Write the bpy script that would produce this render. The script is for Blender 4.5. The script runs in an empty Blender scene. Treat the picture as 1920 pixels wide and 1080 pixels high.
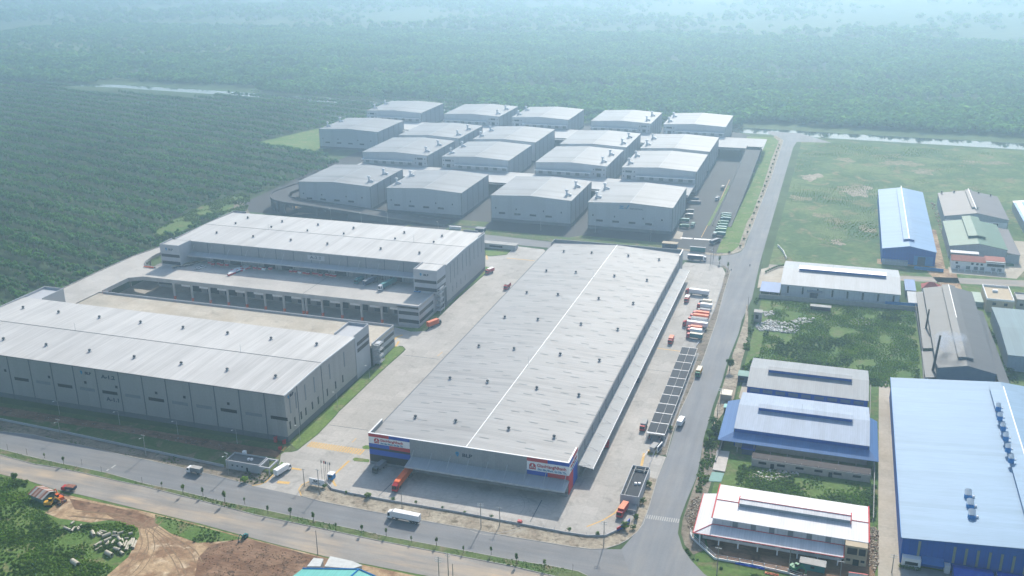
import bpy, math, random
import numpy as np
from mathutils import Vector, Matrix
R = math.radians
rnd = random.Random(7)
S = bpy.context.scene
COL = S.collection

# ---------------------------------------------------------------- camera
F_PX, PITCH, YAW, ROLL = 1872.94, 0.3476044, -0.3202705, -0.0134540
CAM = Vector((188.034, -359.220, 228.753))
fw = Vector((math.sin(YAW) * math.cos(PITCH), math.cos(YAW) * math.cos(PITCH), -math.sin(PITCH)))
rt0 = Vector((math.cos(YAW), -math.sin(YAW), 0.0))
up0 = rt0.cross(fw)
rt = rt0 * math.cos(ROLL) + up0 * math.sin(ROLL)
up = up0 * math.cos(ROLL) - rt0 * math.sin(ROLL)
cd = bpy.data.cameras.new('camera')
cam = bpy.data.objects.new('camera', cd)
COL.objects.link(cam)
cam.matrix_world = Matrix(((rt.x, up.x, -fw.x, CAM.x), (rt.y, up.y, -fw.y, CAM.y), (rt.z, up.z, -fw.z, CAM.z), (0, 0, 0, 1)))
cd.sensor_width = 36.0
cd.lens = F_PX / 1920 * 36.0
cd.clip_start, cd.clip_end = 1.0, 60000.0
S.camera = cam


def P(px, py, z=0.0):
    """survey helper: the place on the level z where a sight line of the calibrated drone camera lands"""
    d = fw * F_PX + rt * (px - 960) - up * (py - 540)
    t = (z - CAM.z) / d.z
    return (CAM.x + d.x * t, CAM.y + d.y * t)


def PP(pts, z=0.0):
    return [P(x, y, z) for x, y in pts]


# ---------------------------------------------------------------- light
SUN_EL, SUN_AZ = R(37), R(-3.0)          # azimuth from +Y, negative = towards -X
S.world = bpy.data.worlds.new('World')
S.world.use_nodes = True
wn = S.world.node_tree
sky = wn.nodes.new('ShaderNodeTexSky')
sky.sky_type = 'NISHITA'
sky.sun_disc = False
sky.sun_elevation, sky.sun_rotation = SUN_EL, SUN_AZ
sky.air_density, sky.dust_density, sky.ozone_density = 1.2, 2.0, 1.5
bg = wn.nodes['Background']
bg.inputs[1].default_value = 0.13
wn.links.new(sky.outputs[0], bg.inputs[0])
ld = bpy.data.lights.new('sun', 'SUN')
ld.energy, ld.angle, ld.color = 4.8, R(0.6), (1.0, 0.925, 0.82)
sun = bpy.data.objects.new('sun', ld)
COL.objects.link(sun)
sd = Vector((math.sin(SUN_AZ) * math.cos(SUN_EL), math.cos(SUN_AZ) * math.cos(SUN_EL), math.sin(SUN_EL)))
sun.rotation_euler = (-sd).to_track_quat('-Z', 'Y').to_euler()
S.view_settings.view_transform = 'Standard'
S.view_settings.look = 'None'
S.view_settings.exposure = 0.38
S.view_settings.gamma = 1.0
S.cycles.max_bounces = 6
S.cycles.diffuse_bounces = 3
S.cycles.glossy_bounces = 3
S.cycles.volume_bounces = 1
S.cycles.use_denoising = True


# ---------------------------------------------------------------- materials
def lin(h):
    c = [int(h[i:i + 2], 16) / 255 for i in (0, 2, 4)]
    return tuple(((x / 12.92) if x <= 0.04045 else ((x + 0.055) / 1.055) ** 2.4) for x in c)


class NT:
    def __init__(s, name):
        s.mat = bpy.data.materials.new(name)
        s.mat.use_nodes = True
        s.n = s.mat.node_tree.nodes
        s.l = s.mat.node_tree.links
        s.b = s.n['Principled BSDF']
        s.tc = s.n.new('ShaderNodeTexCoord').outputs['Object']

    def put(s, sock, v):
        if hasattr(v, 'is_linked') or hasattr(v, 'links'):
            s.l.new(v, sock)
        else:
            sock.default_value = v

    def noise(s, scale, detail=4, rough=0.6, vec=None, dist=0.0):
        n = s.n.new('ShaderNodeTexNoise')
        n.inputs['Scale'].default_value = scale
        n.inputs['Detail'].default_value = detail
        n.inputs['Roughness'].default_value = rough
        n.inputs['Distortion'].default_value = dist
        s.l.new(vec or s.tc, n.inputs['Vector'])
        return n.outputs['Fac']

    def scaled(s, x, y, z, rot=0.0, src=None):
        m = s.n.new('ShaderNodeMapping')
        m.inputs['Scale'].default_value = (x, y, z)
        m.inputs['Rotation'].default_value = (0, 0, rot)
        s.l.new(src or s.tc, m.inputs['Vector'])
        return m.outputs[0]

    def ramp(s, fac, *stops):
        r = s.n.new('ShaderNodeValToRGB')
        e = r.color_ramp.elements
        while len(e) < len(stops):
            e.new(0.5)
        for k, (p, c) in enumerate(stops):
            e[k].position = p
            if not hasattr(c, '__len__'):
                c = (c, c, c)
            e[k].color = (*c[:3], 1)
        s.l.new(fac, r.inputs[0])
        return r.outputs[0]

    def mix(s, fac, a, b, mode='MIX'):
        m = s.n.new('ShaderNodeMix')
        m.data_type = 'RGBA'
        m.blend_type = mode
        s.put(m.inputs[0], fac)
        for k, v in ((6, a), (7, b)):
            if hasattr(v, 'links'):
                s.l.new(v, m.inputs[k])
            else:
                m.inputs[k].default_value = (*v[:3], 1)
        return m.outputs[2]

    def math(s, op, a, b=0.0):
        m = s.n.new('ShaderNodeMath')
        m.operation = op
        s.put(m.inputs[0], a)
        s.put(m.inputs[1], b)
        return m.outputs[0]

    def axis(s, k, vec=None):
        x = s.n.new('ShaderNodeSeparateXYZ')
        s.l.new(vec or s.tc, x.inputs[0])
        return x.outputs[k]

    def done(s, col, rough=0.7, metal=0.0, spec=0.5, bump=None, bstr=0.3, bdist=0.1):
        s.put(s.b.inputs['Base Color'], col if hasattr(col, 'links') else (*col[:3], 1))
        s.put(s.b.inputs['Roughness'], rough)
        s.b.inputs['Metallic'].default_value = metal
        s.b.inputs['Specular IOR Level'].default_value = spec
        if bump is not None:
            bn = s.n.new('ShaderNodeBump')
            bn.inputs['Strength'].default_value = bstr
            bn.inputs['Distance'].default_value = bdist
            s.l.new(bump, bn.inputs['Height'])
            s.l.new(bn.outputs[0], s.b.inputs['Normal'])
        return s.mat


def sc(c, k):
    return tuple(min(1, x * k) for x in c[:3])


def plain(name, c, rough=0.6, var=0.12, scale=0.6, metal=0.0, spec=0.22):
    """paint, concrete and the like: one colour with mild cloudy wear"""
    t = NT(name)
    f = t.noise(scale, 5)
    return t.done(t.ramp(f, (0.3, sc(c, 1 - var)), (0.7, sc(c, 1 + var))), rough, metal, spec)


def ribbed(name, c, axis=0, period=1.2, var=0.1, rough=0.45, depth=0.12, spec=0.15, metal=0.0, streak=0.12):
    """profiled sheet metal: ribs across `axis`, panel tones, faint run-off streaks"""
    t = NT(name)
    x = t.axis(axis)
    w = t.math('FRACT', t.math('DIVIDE', x, period))
    rib = t.ramp(w, (0.0, 1 - depth), (0.12, 1 - depth), (0.2, 1.0), (1.0, 1.0))
    pan = t.n.new('ShaderNodeTexWhiteNoise')
    pan.noise_dimensions = '1D'
    t.l.new(t.math('FLOOR', t.math('DIVIDE', x, period * 3)), pan.inputs['W'])
    tone = t.ramp(pan.outputs['Value'], (0, 1 - var * 1.1), (0.25, 1 - var * 0.3), (1, 1 + var * 0.3))
    st = t.scaled(*((0.9, 0.02, 0.9) if axis == 0 else (0.02, 0.9, 0.9)))
    stn = t.ramp(t.noise(1.0, 3, vec=st), (0.3, 1 - streak), (0.65, 1.0))
    cloud = t.ramp(t.noise(0.035, 4), (0.3, 1 - var), (0.7, 1 + var * 0.4))
    c0 = t.mix(1.0, c, rib, 'MULTIPLY')
    for k in (tone, stn, cloud):
        c0 = t.mix(1.0, c0, k, 'MULTIPLY')
    return t.done(c0, max(rough, 0.55), metal, min(spec, 0.2))


def paved(name, c, joint=6.0, var=0.14, jd=0.82, rough=0.85, stain=0.25, warm=None, rot=0.0):
    """cast concrete: slab joints, tone per bay, tyre stains"""
    t = NT(name)
    v = t.scaled(1, 1, 1, rot)
    br = t.n.new('ShaderNodeTexBrick')
    br.offset = 0.0
    br.inputs['Scale'].default_value = 1.0
    br.inputs['Brick Width'].default_value = joint
    br.inputs['Row Height'].default_value = joint
    br.inputs['Mortar Size'].default_value = 0.09
    br.inputs['Color1'].default_value = (1, 1, 1, 1)
    br.inputs['Color2'].default_value = (1 - var * 0.7,) * 3 + (1,)
    br.inputs['Mortar'].default_value = (jd, jd, jd, 1)
    t.l.new(v, br.inputs['Vector'])
    big = t.ramp(t.noise(0.02, 5), (0.32, 1 - var), (0.68, 1 + var * 0.6))
    fine = t.ramp(t.noise(0.7, 6, 0.7), (0.3, 1 - var * 0.8), (0.7, 1 + var * 0.5))
    st = t.ramp(t.noise(0.11, 6, 0.65, dist=0.8), (0.55, 1.0), (0.75, 1 - stain))
    c0 = t.mix(1.0, c, br.outputs['Color'], 'MULTIPLY')
    for k in (big, fine, st):
        c0 = t.mix(1.0, c0, k, 'MULTIPLY')
    if warm:
        c0 = t.mix(t.ramp(t.noise(0.045, 5), (0.45, 0.0), (0.7, 0.7)), c0, warm)
    return t.done(c0, rough, 0, 0.3)


def asphalt(name, c, ax=0, var=0.14, dust=None, amount=0.5):
    """road surface: long wheel streaks along axis `ax`, patches, dust blown over it"""
    t = NT(name)
    st = t.scaled(*((0.012, 0.35, 1) if ax == 0 else (0.35, 0.012, 1)))
    a = t.ramp(t.noise(1.0, 5, vec=st), (0.3, 1 - var), (0.7, 1 + var))
    b = t.ramp(t.noise(0.05, 5), (0.3, 1 - var), (0.7, 1 + var * 0.7))
    f = t.ramp(t.noise(1.2, 5, 0.7), (0.3, 0.92), (0.7, 1.06))
    c0 = t.mix(1.0, c, a, 'MULTIPLY')
    c0 = t.mix(1.0, c0, b, 'MULTIPLY')
    c0 = t.mix(1.0, c0, f, 'MULTIPLY')
    if dust:
        d = t.math('MULTIPLY', t.ramp(t.noise(1.0, 6, 0.65, vec=t.scaled(*((0.02, 0.14, 1) if ax == 0 else (0.14, 0.02, 1)))), (0.42, 0.0), (0.66, 1.0)),
                   t.ramp(t.noise(0.03, 4), (0.35, 0.1), (0.6, 1.0)))
        c0 = t.mix(t.math('MULTIPLY', d, amount), c0, dust)
    return t.done(c0, 0.85, 0, 0.3)


def soil(name, c1, c2, c3=None, s1=0.06, s2=0.5, cut=(0.4, 0.6), stretch=None):
    t = NT(name)
    v = t.scaled(*stretch) if stretch else None
    a = t.noise(s1, 6, 0.65, dist=0.4)
    b = t.noise(s2, 6, 0.7, vec=v)
    c0 = t.mix(t.ramp(a, (cut[0], 0.0), (cut[1], 1.0)), c1, c2)
    if c3:
        c0 = t.mix(t.ramp(t.noise(s1 * 2.7, 5, 0.6, dist=0.6), (0.54, 0.0), (0.66, 1.0)), c0, c3)
    c0 = t.mix(1.0, c0, t.ramp(b, (0.3, 0.62), (0.7, 1.25)), 'MULTIPLY')
    return t.done(c0, 0.95, 0, 0.15, bump=b, bstr=0.6, bdist=0.4)


def leafy(name, c1, c2, tr=0.45, stand=0.0):
    """leaves: light passes through them, tone differs from plant to plant and clump to clump"""
    t = NT(name)
    oi = t.n.new('ShaderNodeObjectInfo')
    geo = t.n.new('ShaderNodeNewGeometry')
    c0 = t.mix(oi.outputs['Random'], c1, c2)
    c0 = t.mix(1.0, c0, t.ramp(geo.outputs['Random Per Island'], (0, 0.6), (1, 1.4)), 'MULTIPLY')
    if stand:
        st = t.noise(stand, 4, 0.6, vec=oi.outputs['Location'])
        c0 = t.mix(1.0, c0, t.ramp(st, (0.32, (0.62, 0.66, 0.72)), (0.5, (1, 1, 1)), (0.68, (1.45, 1.3, 1.1))), 'MULTIPLY')
    t.n.remove(t.b)
    d, tl, mx = t.n.new('ShaderNodeBsdfDiffuse'), t.n.new('ShaderNodeBsdfTranslucent'), t.n.new('ShaderNodeMixShader')
    t.l.new(c0, d.inputs[0])
    t.l.new(t.mix(1.0, c0, (1.15, 1.2, 0.7), 'MULTIPLY'), tl.inputs[0])
    mx.inputs[0].default_value = tr
    t.l.new(d.outputs[0], mx.inputs[1])
    t.l.new(tl.outputs[0], mx.inputs[2])
    t.l.new(mx.outputs[0], t.n['Material Output'].inputs[0])
    return t.mat


M = {}
M['roof_pale'] = ribbed('pale_sheet_roof', (0.55, 0.54, 0.525), 0, 1.2, 0.1, 0.42, 0.09, streak=0.2)
M['roof_grey'] = ribbed('grey_sheet_roof', (0.345, 0.345, 0.345), 1, 1.2, 0.1, 0.45, 0.16, streak=0.2)
M['roof_estate'] = ribbed('estate_sheet_roof', (0.29, 0.305, 0.32), 1, 1.5, 0.2, 0.5, 0.14, streak=0.25)
M['ridge_white'] = plain('white_ridge_flashing', (0.8, 0.8, 0.8), 0.4, 0.04)
M['wall_grey'] = ribbed('grey_sheet_wall', (0.30, 0.31, 0.32), 0, 1.0, 0.06, 0.6, 0.05, 0.3)
M['wall_grey_y'] = ribbed('grey_sheet_wall_side', (0.30, 0.31, 0.32), 1, 1.0, 0.06, 0.6, 0.05, 0.3)
M['wall_light'] = plain('light_grey_wall', (0.42, 0.43, 0.45), 0.65, 0.07, 0.2)
M['wall_estate'] = ribbed('estate_wall', (0.47, 0.49, 0.51), 0, 1.2, 0.06, 0.6, 0.05, 0.3)
M['seam'] = plain('dark_seam', (0.12, 0.13, 0.14), 0.6)
M['plinth'] = plain('dark_plinth', (0.15, 0.16, 0.175), 0.8, 0.1, 0.3)
M['glass'] = plain('dark_glass', (0.012, 0.016, 0.022), 0.3, 0.2, 0.4, 0, 0.25)
M['louvre'] = plain('grey_louvre', (0.20, 0.22, 0.24), 0.6)
M['canopy'] = ribbed('blue_grey_canopy', (0.40, 0.43, 0.46), 0, 1.0, 0.06, 0.5, 0.06)
M['steel'] = plain('grey_steel', (0.45, 0.47, 0.49), 0.5)
M['dark_steel'] = plain('dark_steel', (0.1, 0.11, 0.12), 0.5)
M['white'] = plain('white_paint', (0.8, 0.8, 0.8), 0.5, 0.05)
M['red'] = plain('red_paint', (0.48, 0.018, 0.03), 0.5, 0.1)
M['orange'] = plain('orange_paint', (0.70, 0.12, 0.02), 0.5, 0.12, 0.8)
M['salmon'] = plain('faded_orange_paint', (0.68, 0.2, 0.1), 0.6, 0.1, 0.8)
M['blue'] = plain('blue_paint', (0.003, 0.065, 0.42), 0.5, 0.1)
M['skyblue'] = plain('sky_blue_paint', (0.02, 0.20, 0.50), 0.5, 0.1)
M['teal'] = plain('teal_paint', (0.03, 0.19, 0.20), 0.5, 0.12)
M['green'] = plain('green_paint', (0.03, 0.22, 0.11), 0.5, 0.1)
M['yellow'] = plain('yellow_paint', (0.65, 0.36, 0.04), 0.5, 0.1)
M['cream'] = plain('cream_paint', (0.62, 0.56, 0.44), 0.6, 0.1)
M['navy'] = plain('navy_paint', (0.03, 0.06, 0.12), 0.5, 0.1)
M['black'] = plain('black_rubber', (0.02, 0.02, 0.022), 0.85, 0.1)
M['ink'] = plain('dark_lettering', (0.02, 0.035, 0.06), 0.6, 0.05)
M['cyan'] = plain('cyan_emblem', (0.02, 0.22, 0.42), 0.5, 0.05)
M['concrete'] = plain('bare_concrete', (0.40, 0.39, 0.37), 0.85, 0.15, 0.25)
M['concrete_dk'] = plain('weathered_concrete', (0.27, 0.27, 0.27), 0.85, 0.2, 0.3)
M['kerb'] = plain('kerb_stone', (0.36, 0.35, 0.33), 0.85, 0.15, 0.3)
M['yard'] = paved('yard_concrete', (0.455, 0.43, 0.395), 6.0, 0.18, 0.82, 0.85, 0.36)
M['deck'] = paved('deck_concrete', (0.48, 0.455, 0.42), 7.0, 0.14, 0.85, 0.85, 0.22)
M['deck_tan'] = paved('worn_deck_concrete', (0.50, 0.45, 0.37), 6.8, 0.2, 0.85, 0.85, 0.35, (0.36, 0.30, 0.22))
M['estate_ground'] = paved('estate_asphalt', (0.052, 0.055, 0.06), 40.0, 0.15, 0.9, 0.85, 0.1)
M['road'] = asphalt('road_asphalt', (0.20, 0.21, 0.225), 1, 0.1, (0.36, 0.33, 0.29), 0.35)
M['road_x'] = asphalt('front_road_asphalt', (0.19, 0.195, 0.205), 0, 0.12, (0.38, 0.33, 0.27), 0.3)
M['road_dusty'] = asphalt('dusty_road', (0.27, 0.25, 0.23), 0, 0.16, (0.50, 0.38, 0.26), 1.0)
M['marking_white'] = plain('worn_white_marking', (0.4, 0.4, 0.39), 0.8, 0.2, 1.5)
M['marking_yellow'] = plain('worn_yellow_marking', (0.62, 0.40, 0.14), 0.8, 0.2, 1.5)
M['grass'] = soil('mown_grass', (0.11, 0.20, 0.04), (0.16, 0.23, 0.06), (0.25, 0.24, 0.12), 0.05, 0.7)
M['grass_dk'] = soil('dark_grass', (0.085, 0.145, 0.045), (0.13, 0.16, 0.065), (0.21, 0.18, 0.11), 0.05, 0.7)  # darker, duller green than the mown grass
M['verge'] = soil('sandy_verge', (0.30, 0.25, 0.19), (0.42, 0.37, 0.29), (0.17, 0.14, 0.10), 0.12, 0.6)
M['verge_dk'] = soil('brown_verge', (0.20, 0.17, 0.135), (0.28, 0.24, 0.19), (0.10, 0.10, 0.06), 0.1, 0.6)
M['dirt'] = soil('churned_dirt', (0.44, 0.31, 0.19), (0.27, 0.165, 0.10), (0.54, 0.42, 0.29), 0.07, 0.45, (0.44, 0.56))
M['mud'] = soil('brown_mud', (0.19, 0.105, 0.065), (0.28, 0.175, 0.115), (0.11, 0.066, 0.045), 0.09, 0.8, stretch=(0.3, 1, 1))
M['field'] = soil('rough_field', (0.07, 0.135, 0.045), (0.14, 0.195, 0.07), (0.21, 0.19, 0.10), 0.022, 0.25, (0.44, 0.58))
M['plot'] = soil('overgrown_plot', (0.09, 0.165, 0.04), (0.13, 0.19, 0.055), (0.18, 0.175, 0.085), 0.05, 0.5)
M['bark'] = plain('bark', (0.12, 0.09, 0.065), 0.9, 0.2, 2.0)
M['timber'] = plain('weathered_pole', (0.30, 0.28, 0.26), 0.85, 0.15, 1.0)
M['leaf'] = leafy('leaf_green', (0.085, 0.17, 0.035), (0.14, 0.22, 0.06), 0.5, 0.09)
M['leaf_dk'] = leafy('leaf_dark', (0.07, 0.14, 0.04), (0.11, 0.18, 0.055), 0.5)
M['leaf_forest'] = leafy('leaf_forest', (0.07, 0.19, 0.058), (0.12, 0.245, 0.08), 0.5, 0.011)
M['leaf_bright'] = leafy('leaf_bright', (0.11, 0.23, 0.035), (0.18, 0.28, 0.06), 0.5, 0.09)
M['brick'] = plain('red_tile', (0.38, 0.13, 0.10), 0.8, 0.15, 0.8)
M['tan'] = plain('tan_render', (0.46, 0.38, 0.27), 0.8, 0.1, 0.4)
M['block'] = plain('block_wall', (0.36, 0.34, 0.32), 0.85, 0.15, 0.6)
M['rust'] = plain('rusty_sheet', (0.26, 0.11, 0.075), 0.85, 0.35, 0.8)
M['rubbish'] = plain('white_rubbish', (0.55, 0.55, 0.53), 0.8, 0.25, 1.5)
M['rubble'] = plain('rubble', (0.40, 0.35, 0.29), 0.9, 0.25, 1.5)


# ---------------------------------------------------------------- mesh tools
class MB:
    def __init__(s):
        s.v, s.f, s.m = [], [], []

    def face(s, pts, m=0):
        k = len(s.v)
        s.v += [tuple(p) for p in pts]
        s.f.append(tuple(range(k, k + len(pts))))
        s.m.append(m)
        return s

    def solid(s, vs, fs, m=0):
        k = len(s.v)
        s.v += [tuple(p) for p in vs]
        for i, f in enumerate(fs):
            s.f.append(tuple(k + q for q in f))
            s.m.append(m[i] if isinstance(m, (list, tuple)) else m)
        return s

    def box(s, x0, x1, y0, y1, z0, z1, m=0):
        if x0 > x1: x0, x1 = x1, x0
        if y0 > y1: y0, y1 = y1, y0
        if z0 > z1: z0, z1 = z1, z0
        return s.solid([(x0, y0, z0), (x1, y0, z0), (x1, y1, z0), (x0, y1, z0), (x0, y0, z1), (x1, y0, z1), (x1, y1, z1), (x0, y1, z1)],
                       [(0, 3, 2, 1), (4, 5, 6, 7), (0, 1, 5, 4), (1, 2, 6, 5), (2, 3, 7, 6), (3, 0, 4, 7)], m)

    def prism(s, poly, z0, z1, m=0, mt=None):
        a = sum(poly[i - 1][0] * poly[i][1] - poly[i][0] * poly[i - 1][1] for i in range(len(poly)))
        if a < 0: poly = poly[::-1]
        n = len(poly)
        vs = [(x, y, z0) for x, y in poly] + [(x, y, z1) for x, y in poly]
        fs = [tuple(range(n))[::-1], tuple(range(n, 2 * n))] + [(i, (i + 1) % n, n + (i + 1) % n, n + i) for i in range(n)]
        return s.solid(vs, fs, [m, m if mt is None else mt] + [m] * n)

    def tube(s, a, b, r0, r1=None, n=8, m=0):
        r1 = r0 if r1 is None else r1
        a, b = Vector(a), Vector(b)
        q = (b - a).to_track_quat('Z', 'Y')
        vs = []
        for c, r in ((a, r0), (b, r1)):
            vs += [c + q @ Vector((r * math.cos(2 * math.pi * i / n), r * math.sin(2 * math.pi * i / n), 0)) for i in range(n)]
        return s.solid(vs, [tuple(range(n))[::-1], tuple(range(n, 2 * n))] + [(i, (i + 1) % n, n + (i + 1) % n, n + i) for i in range(n)], m)

    def pipe(s, a, b, r, t, n=14, m=0):
        """hollow open-ended pipe"""
        a, b = Vector(a), Vector(b)
        q = (b - a).to_track_quat('Z', 'Y')
        vs = []
        for c, rr in ((a, r), (b, r), (b, r - t), (a, r - t)):
            vs += [c + q @ Vector((rr * math.cos(2 * math.pi * i / n), rr * math.sin(2 * math.pi * i / n), 0)) for i in range(n)]
        fs = [(k * n + i, k * n + (i + 1) % n, ((k + 1) % 4) * n + (i + 1) % n, ((k + 1) % 4) * n + i) for k in range(4) for i in range(n)]
        return s.solid(vs, fs, m)

    def lathe(s, c, prof, n=12, m=0):
        vs = []
        for r, z in prof:
            vs += [(c[0] + r * math.cos(2 * math.pi * i / n), c[1] + r * math.sin(2 * math.pi * i / n), c[2] + z) for i in range(n)]
        fs = [(k * n + i, k * n + (i + 1) % n, (k + 1) * n + (i + 1) % n, (k + 1) * n + i) for k in range(len(prof) - 1) for i in range(n)]
        return s.solid(vs, fs, m)

    def slab(s, pts, t, m=0):
        """a thick plate from its top polygon (3-D points)"""
        n = len(pts)
        vs = [tuple(p) for p in pts] + [(p[0], p[1], p[2] - t) for p in pts]
        return s.solid(vs, [tuple(range(n)), tuple(range(n, 2 * n))[::-1]] + [(i, n + i, n + (i + 1) % n, (i + 1) % n) for i in range(n)], m)

    def mesh(s, name, mats):
        me = bpy.data.meshes.new(name)
        me.from_pydata(s.v, [], s.f)
        for q in mats:
            me.materials.append(M[q] if isinstance(q, str) else q)
        me.polygons.foreach_set('material_index', s.m)
        me.update()
        return me

    def build(s, name, mats, parent=None, label=None):
        if isinstance(mats, str): mats = [mats]
        o = bpy.data.objects.new(name, s.mesh(name, mats))
        COL.objects.link(o)
        if parent is not None: o.parent = parent
        if label: o['label'] = label
        return o


def thing(name, label, cat, loc=(0, 0, 0), rz=0.0, group=None):
    o = bpy.data.objects.new(name, None)
    o.empty_display_size = 1.0
    COL.objects.link(o)
    o.location = loc if len(loc) == 3 else (*loc, 0)
    o.rotation_euler = (0, 0, rz)
    return tag(o, label, cat, group)


def tag(o, label, cat, group=None):
    o['label'] = label
    o['category'] = cat
    if group: o['group'] = group
    return o


def structure(o, kind='structure', label=None, cat=None):
    o['kind'] = kind
    if label: o['label'] = label
    if cat: o['category'] = cat
    return o


def kids(o):
    return [c for c in bpy.data.objects if c.parent == o]


CH = {}
def copy_tree(o, parent=None, top=True):
    c = o.copy()
    COL.objects.link(c)
    if parent is not None: c.parent = parent
    if o.name not in CH: CH[o.name] = kids(o)
    for k in CH[o.name]: copy_tree(k, c, False)
    return c


def sheet(name, poly, z, m, kind='structure'):
    """flat ground sheet; triangulated by Blender so concave outlines are fine"""
    a = sum(poly[i - 1][0] * poly[i][1] - poly[i][0] * poly[i - 1][1] for i in range(len(poly)))
    if a < 0: poly = poly[::-1]
    from mathutils.geometry import tessellate_polygon
    vs = [Vector((x, y, z)) for x, y in poly]
    b = MB()
    b.solid(vs, [tuple(reversed(t)) for t in tessellate_polygon([vs])])
    b.m = [0] * len(b.f)
    o = b.build(name, m)
    if o.data.polygons[0].normal.z < 0: o.data.flip_normals()
    o['kind'] = kind
    return o


def rect(x0, x1, y0, y1):
    return [(x0, y0), (x1, y0), (x1, y1), (x0, y1)]


FONT = {}
def lettering(txt, size, m, parent, loc, face='-y', name='lettering', width=None, shear=0.0, bold=0.0):
    cu = bpy.data.curves.new(name, 'FONT')
    cu.body = txt
    cu.size = size
    cu.shear = shear
    cu.offset = bold
    cu.extrude = 0.06
    cu.resolution_u = 2
    cu.align_x, cu.align_y = 'CENTER', 'CENTER'
    tmp = bpy.data.objects.new('text_source', cu)
    me = bpy.data.meshes.new_from_object(tmp)
    bpy.data.objects.remove(tmp)
    bpy.data.curves.remove(cu)
    me.name = name
    if width:
        xs = [v.co.x for v in me.vertices]
        k = width / max(1e-3, max(xs) - min(xs))
        for v in me.vertices: v.co.x *= k
    me.materials.clear()
    me.materials.append(M[m])
    o = bpy.data.objects.new(name, me)
    COL.objects.link(o)
    o.parent = parent
    o.location = loc
    o.rotation_euler = (R(90), 0, {'-y': 0, '+x': R(90), '-x': R(-90), '+y': R(180)}[face])
    return o


def inside(poly, x, y):
    c = np.zeros(np.shape(x), bool)
    n = len(poly)
    for i in range(n):
        x0, y0 = poly[i - 1]
        x1, y1 = poly[i]
        k = (y0 > y) != (y1 > y)
        with np.errstate(divide='ignore', invalid='ignore'):
            c ^= k & (x < (x1 - x0) * (y - y0) / (y1 - y0 + 1e-12) + x0)
    return c


def vnoise(x, y, s, seed=0):
    """smooth value noise in 0..1"""
    x, y = np.asarray(x) / s, np.asarray(y) / s
    xi, yi = np.floor(x), np.floor(y)
    fx, fy = x - xi, y - yi
    fx, fy = fx * fx * (3 - 2 * fx), fy * fy * (3 - 2 * fy)
    def h(a, b):
        q = np.sin(a * 127.1 + b * 311.7 + seed * 74.7) * 43758.5453
        return q - np.floor(q)
    return (h(xi, yi) * (1 - fx) + h(xi + 1, yi) * fx) * (1 - fy) + (h(xi, yi + 1) * (1 - fx) + h(xi + 1, yi + 1) * fx) * fy
# ================================================================ ground, roads, yards
t = NT('far_ground')
g1 = t.mix(t.ramp(t.noise(0.0016, 6, 0.6), (0.42, 0.0), (0.6, 1.0)), (0.06, 0.105, 0.045), (0.10, 0.14, 0.065))
g1 = t.mix(1.0, g1, t.ramp(t.noise(0.03, 6, 0.7), (0.3, 0.65), (0.7, 1.25)), 'MULTIPLY')
M['far_ground'] = t.done(g1, 0.95, 0, 0.1)
sheet('ground', rect(-12000, 12000, -2500, 16000), 0.0, 'far_ground')

t = NT('pale_crop_field')
v = t.scaled(0.004, 0.09, 1, R(12))
g1 = t.mix(t.noise(1.0, 3, vec=v), (0.085, 0.135, 0.055), (0.12, 0.165, 0.07))
M['pale_field'] = t.done(g1, 0.95, 0, 0.1)
FIELDS = [PP([(-60, 86), (150, 70), (330, 76), (440, 88), (430, 104), (200, 112), (-60, 110)])]
for q in FIELDS:
    sheet('crop_field', q, 0.5, 'pale_field')
M['forest_floor'] = soil('shade_painted_floor', (0.035, 0.065, 0.026), (0.055, 0.09, 0.035), None, 0.02, 0.2)  # floor colour darkened: painted shade for the gaps between trees
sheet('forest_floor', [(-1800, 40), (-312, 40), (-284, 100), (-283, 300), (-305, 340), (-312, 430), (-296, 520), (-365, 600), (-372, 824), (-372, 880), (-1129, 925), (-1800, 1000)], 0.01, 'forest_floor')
LAWN = PP([(483, 267), (604, 239), (606, 285), (565, 284), (520, 277)])
sheet('clearing', LAWN, 0.02, 'grass')
EDGE_GRASS = PP([(285, 436), (330, 410), (380, 385), (455, 360), (470, 372), (462, 398), (430, 398), (380, 412), (330, 440), (300, 452)])
sheet('rough_grass', EDGE_GRASS, 0.02, 'plot')

# canal and far ponds
t = NT('canal_water')
t.done((0.05, 0.06, 0.055), t.ramp(t.noise(0.05, 4), (0.3, 0.03), (0.7, 0.09)), 0, 0.5, bump=t.noise(0.6, 4), bstr=0.03, bdist=0.05)
t.b.inputs['IOR'].default_value = 1.33
M['water'] = t.mat
CANAL = [(-1700, 1010), (-1129, 933), (-900, 941), (-700, 920), (-400, 885), (74, 816), (227, 806), (377, 797), (900, 776),
         (900, 812), (377, 831), (227, 838), (74, 848), (-400, 912), (-694, 948), (-900, 966), (-1129, 958), (-1700, 1040)]
sheet('canal', CANAL, 0.03, 'water')
for q in ([(752, 102), (785, 97), (820, 90), (822, 95), (790, 101), (760, 105)], [(893, 80), (925, 79), (957, 79), (955, 84), (910, 84)]):
    sheet('pond', PP(q), 0.6, 'water')

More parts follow.
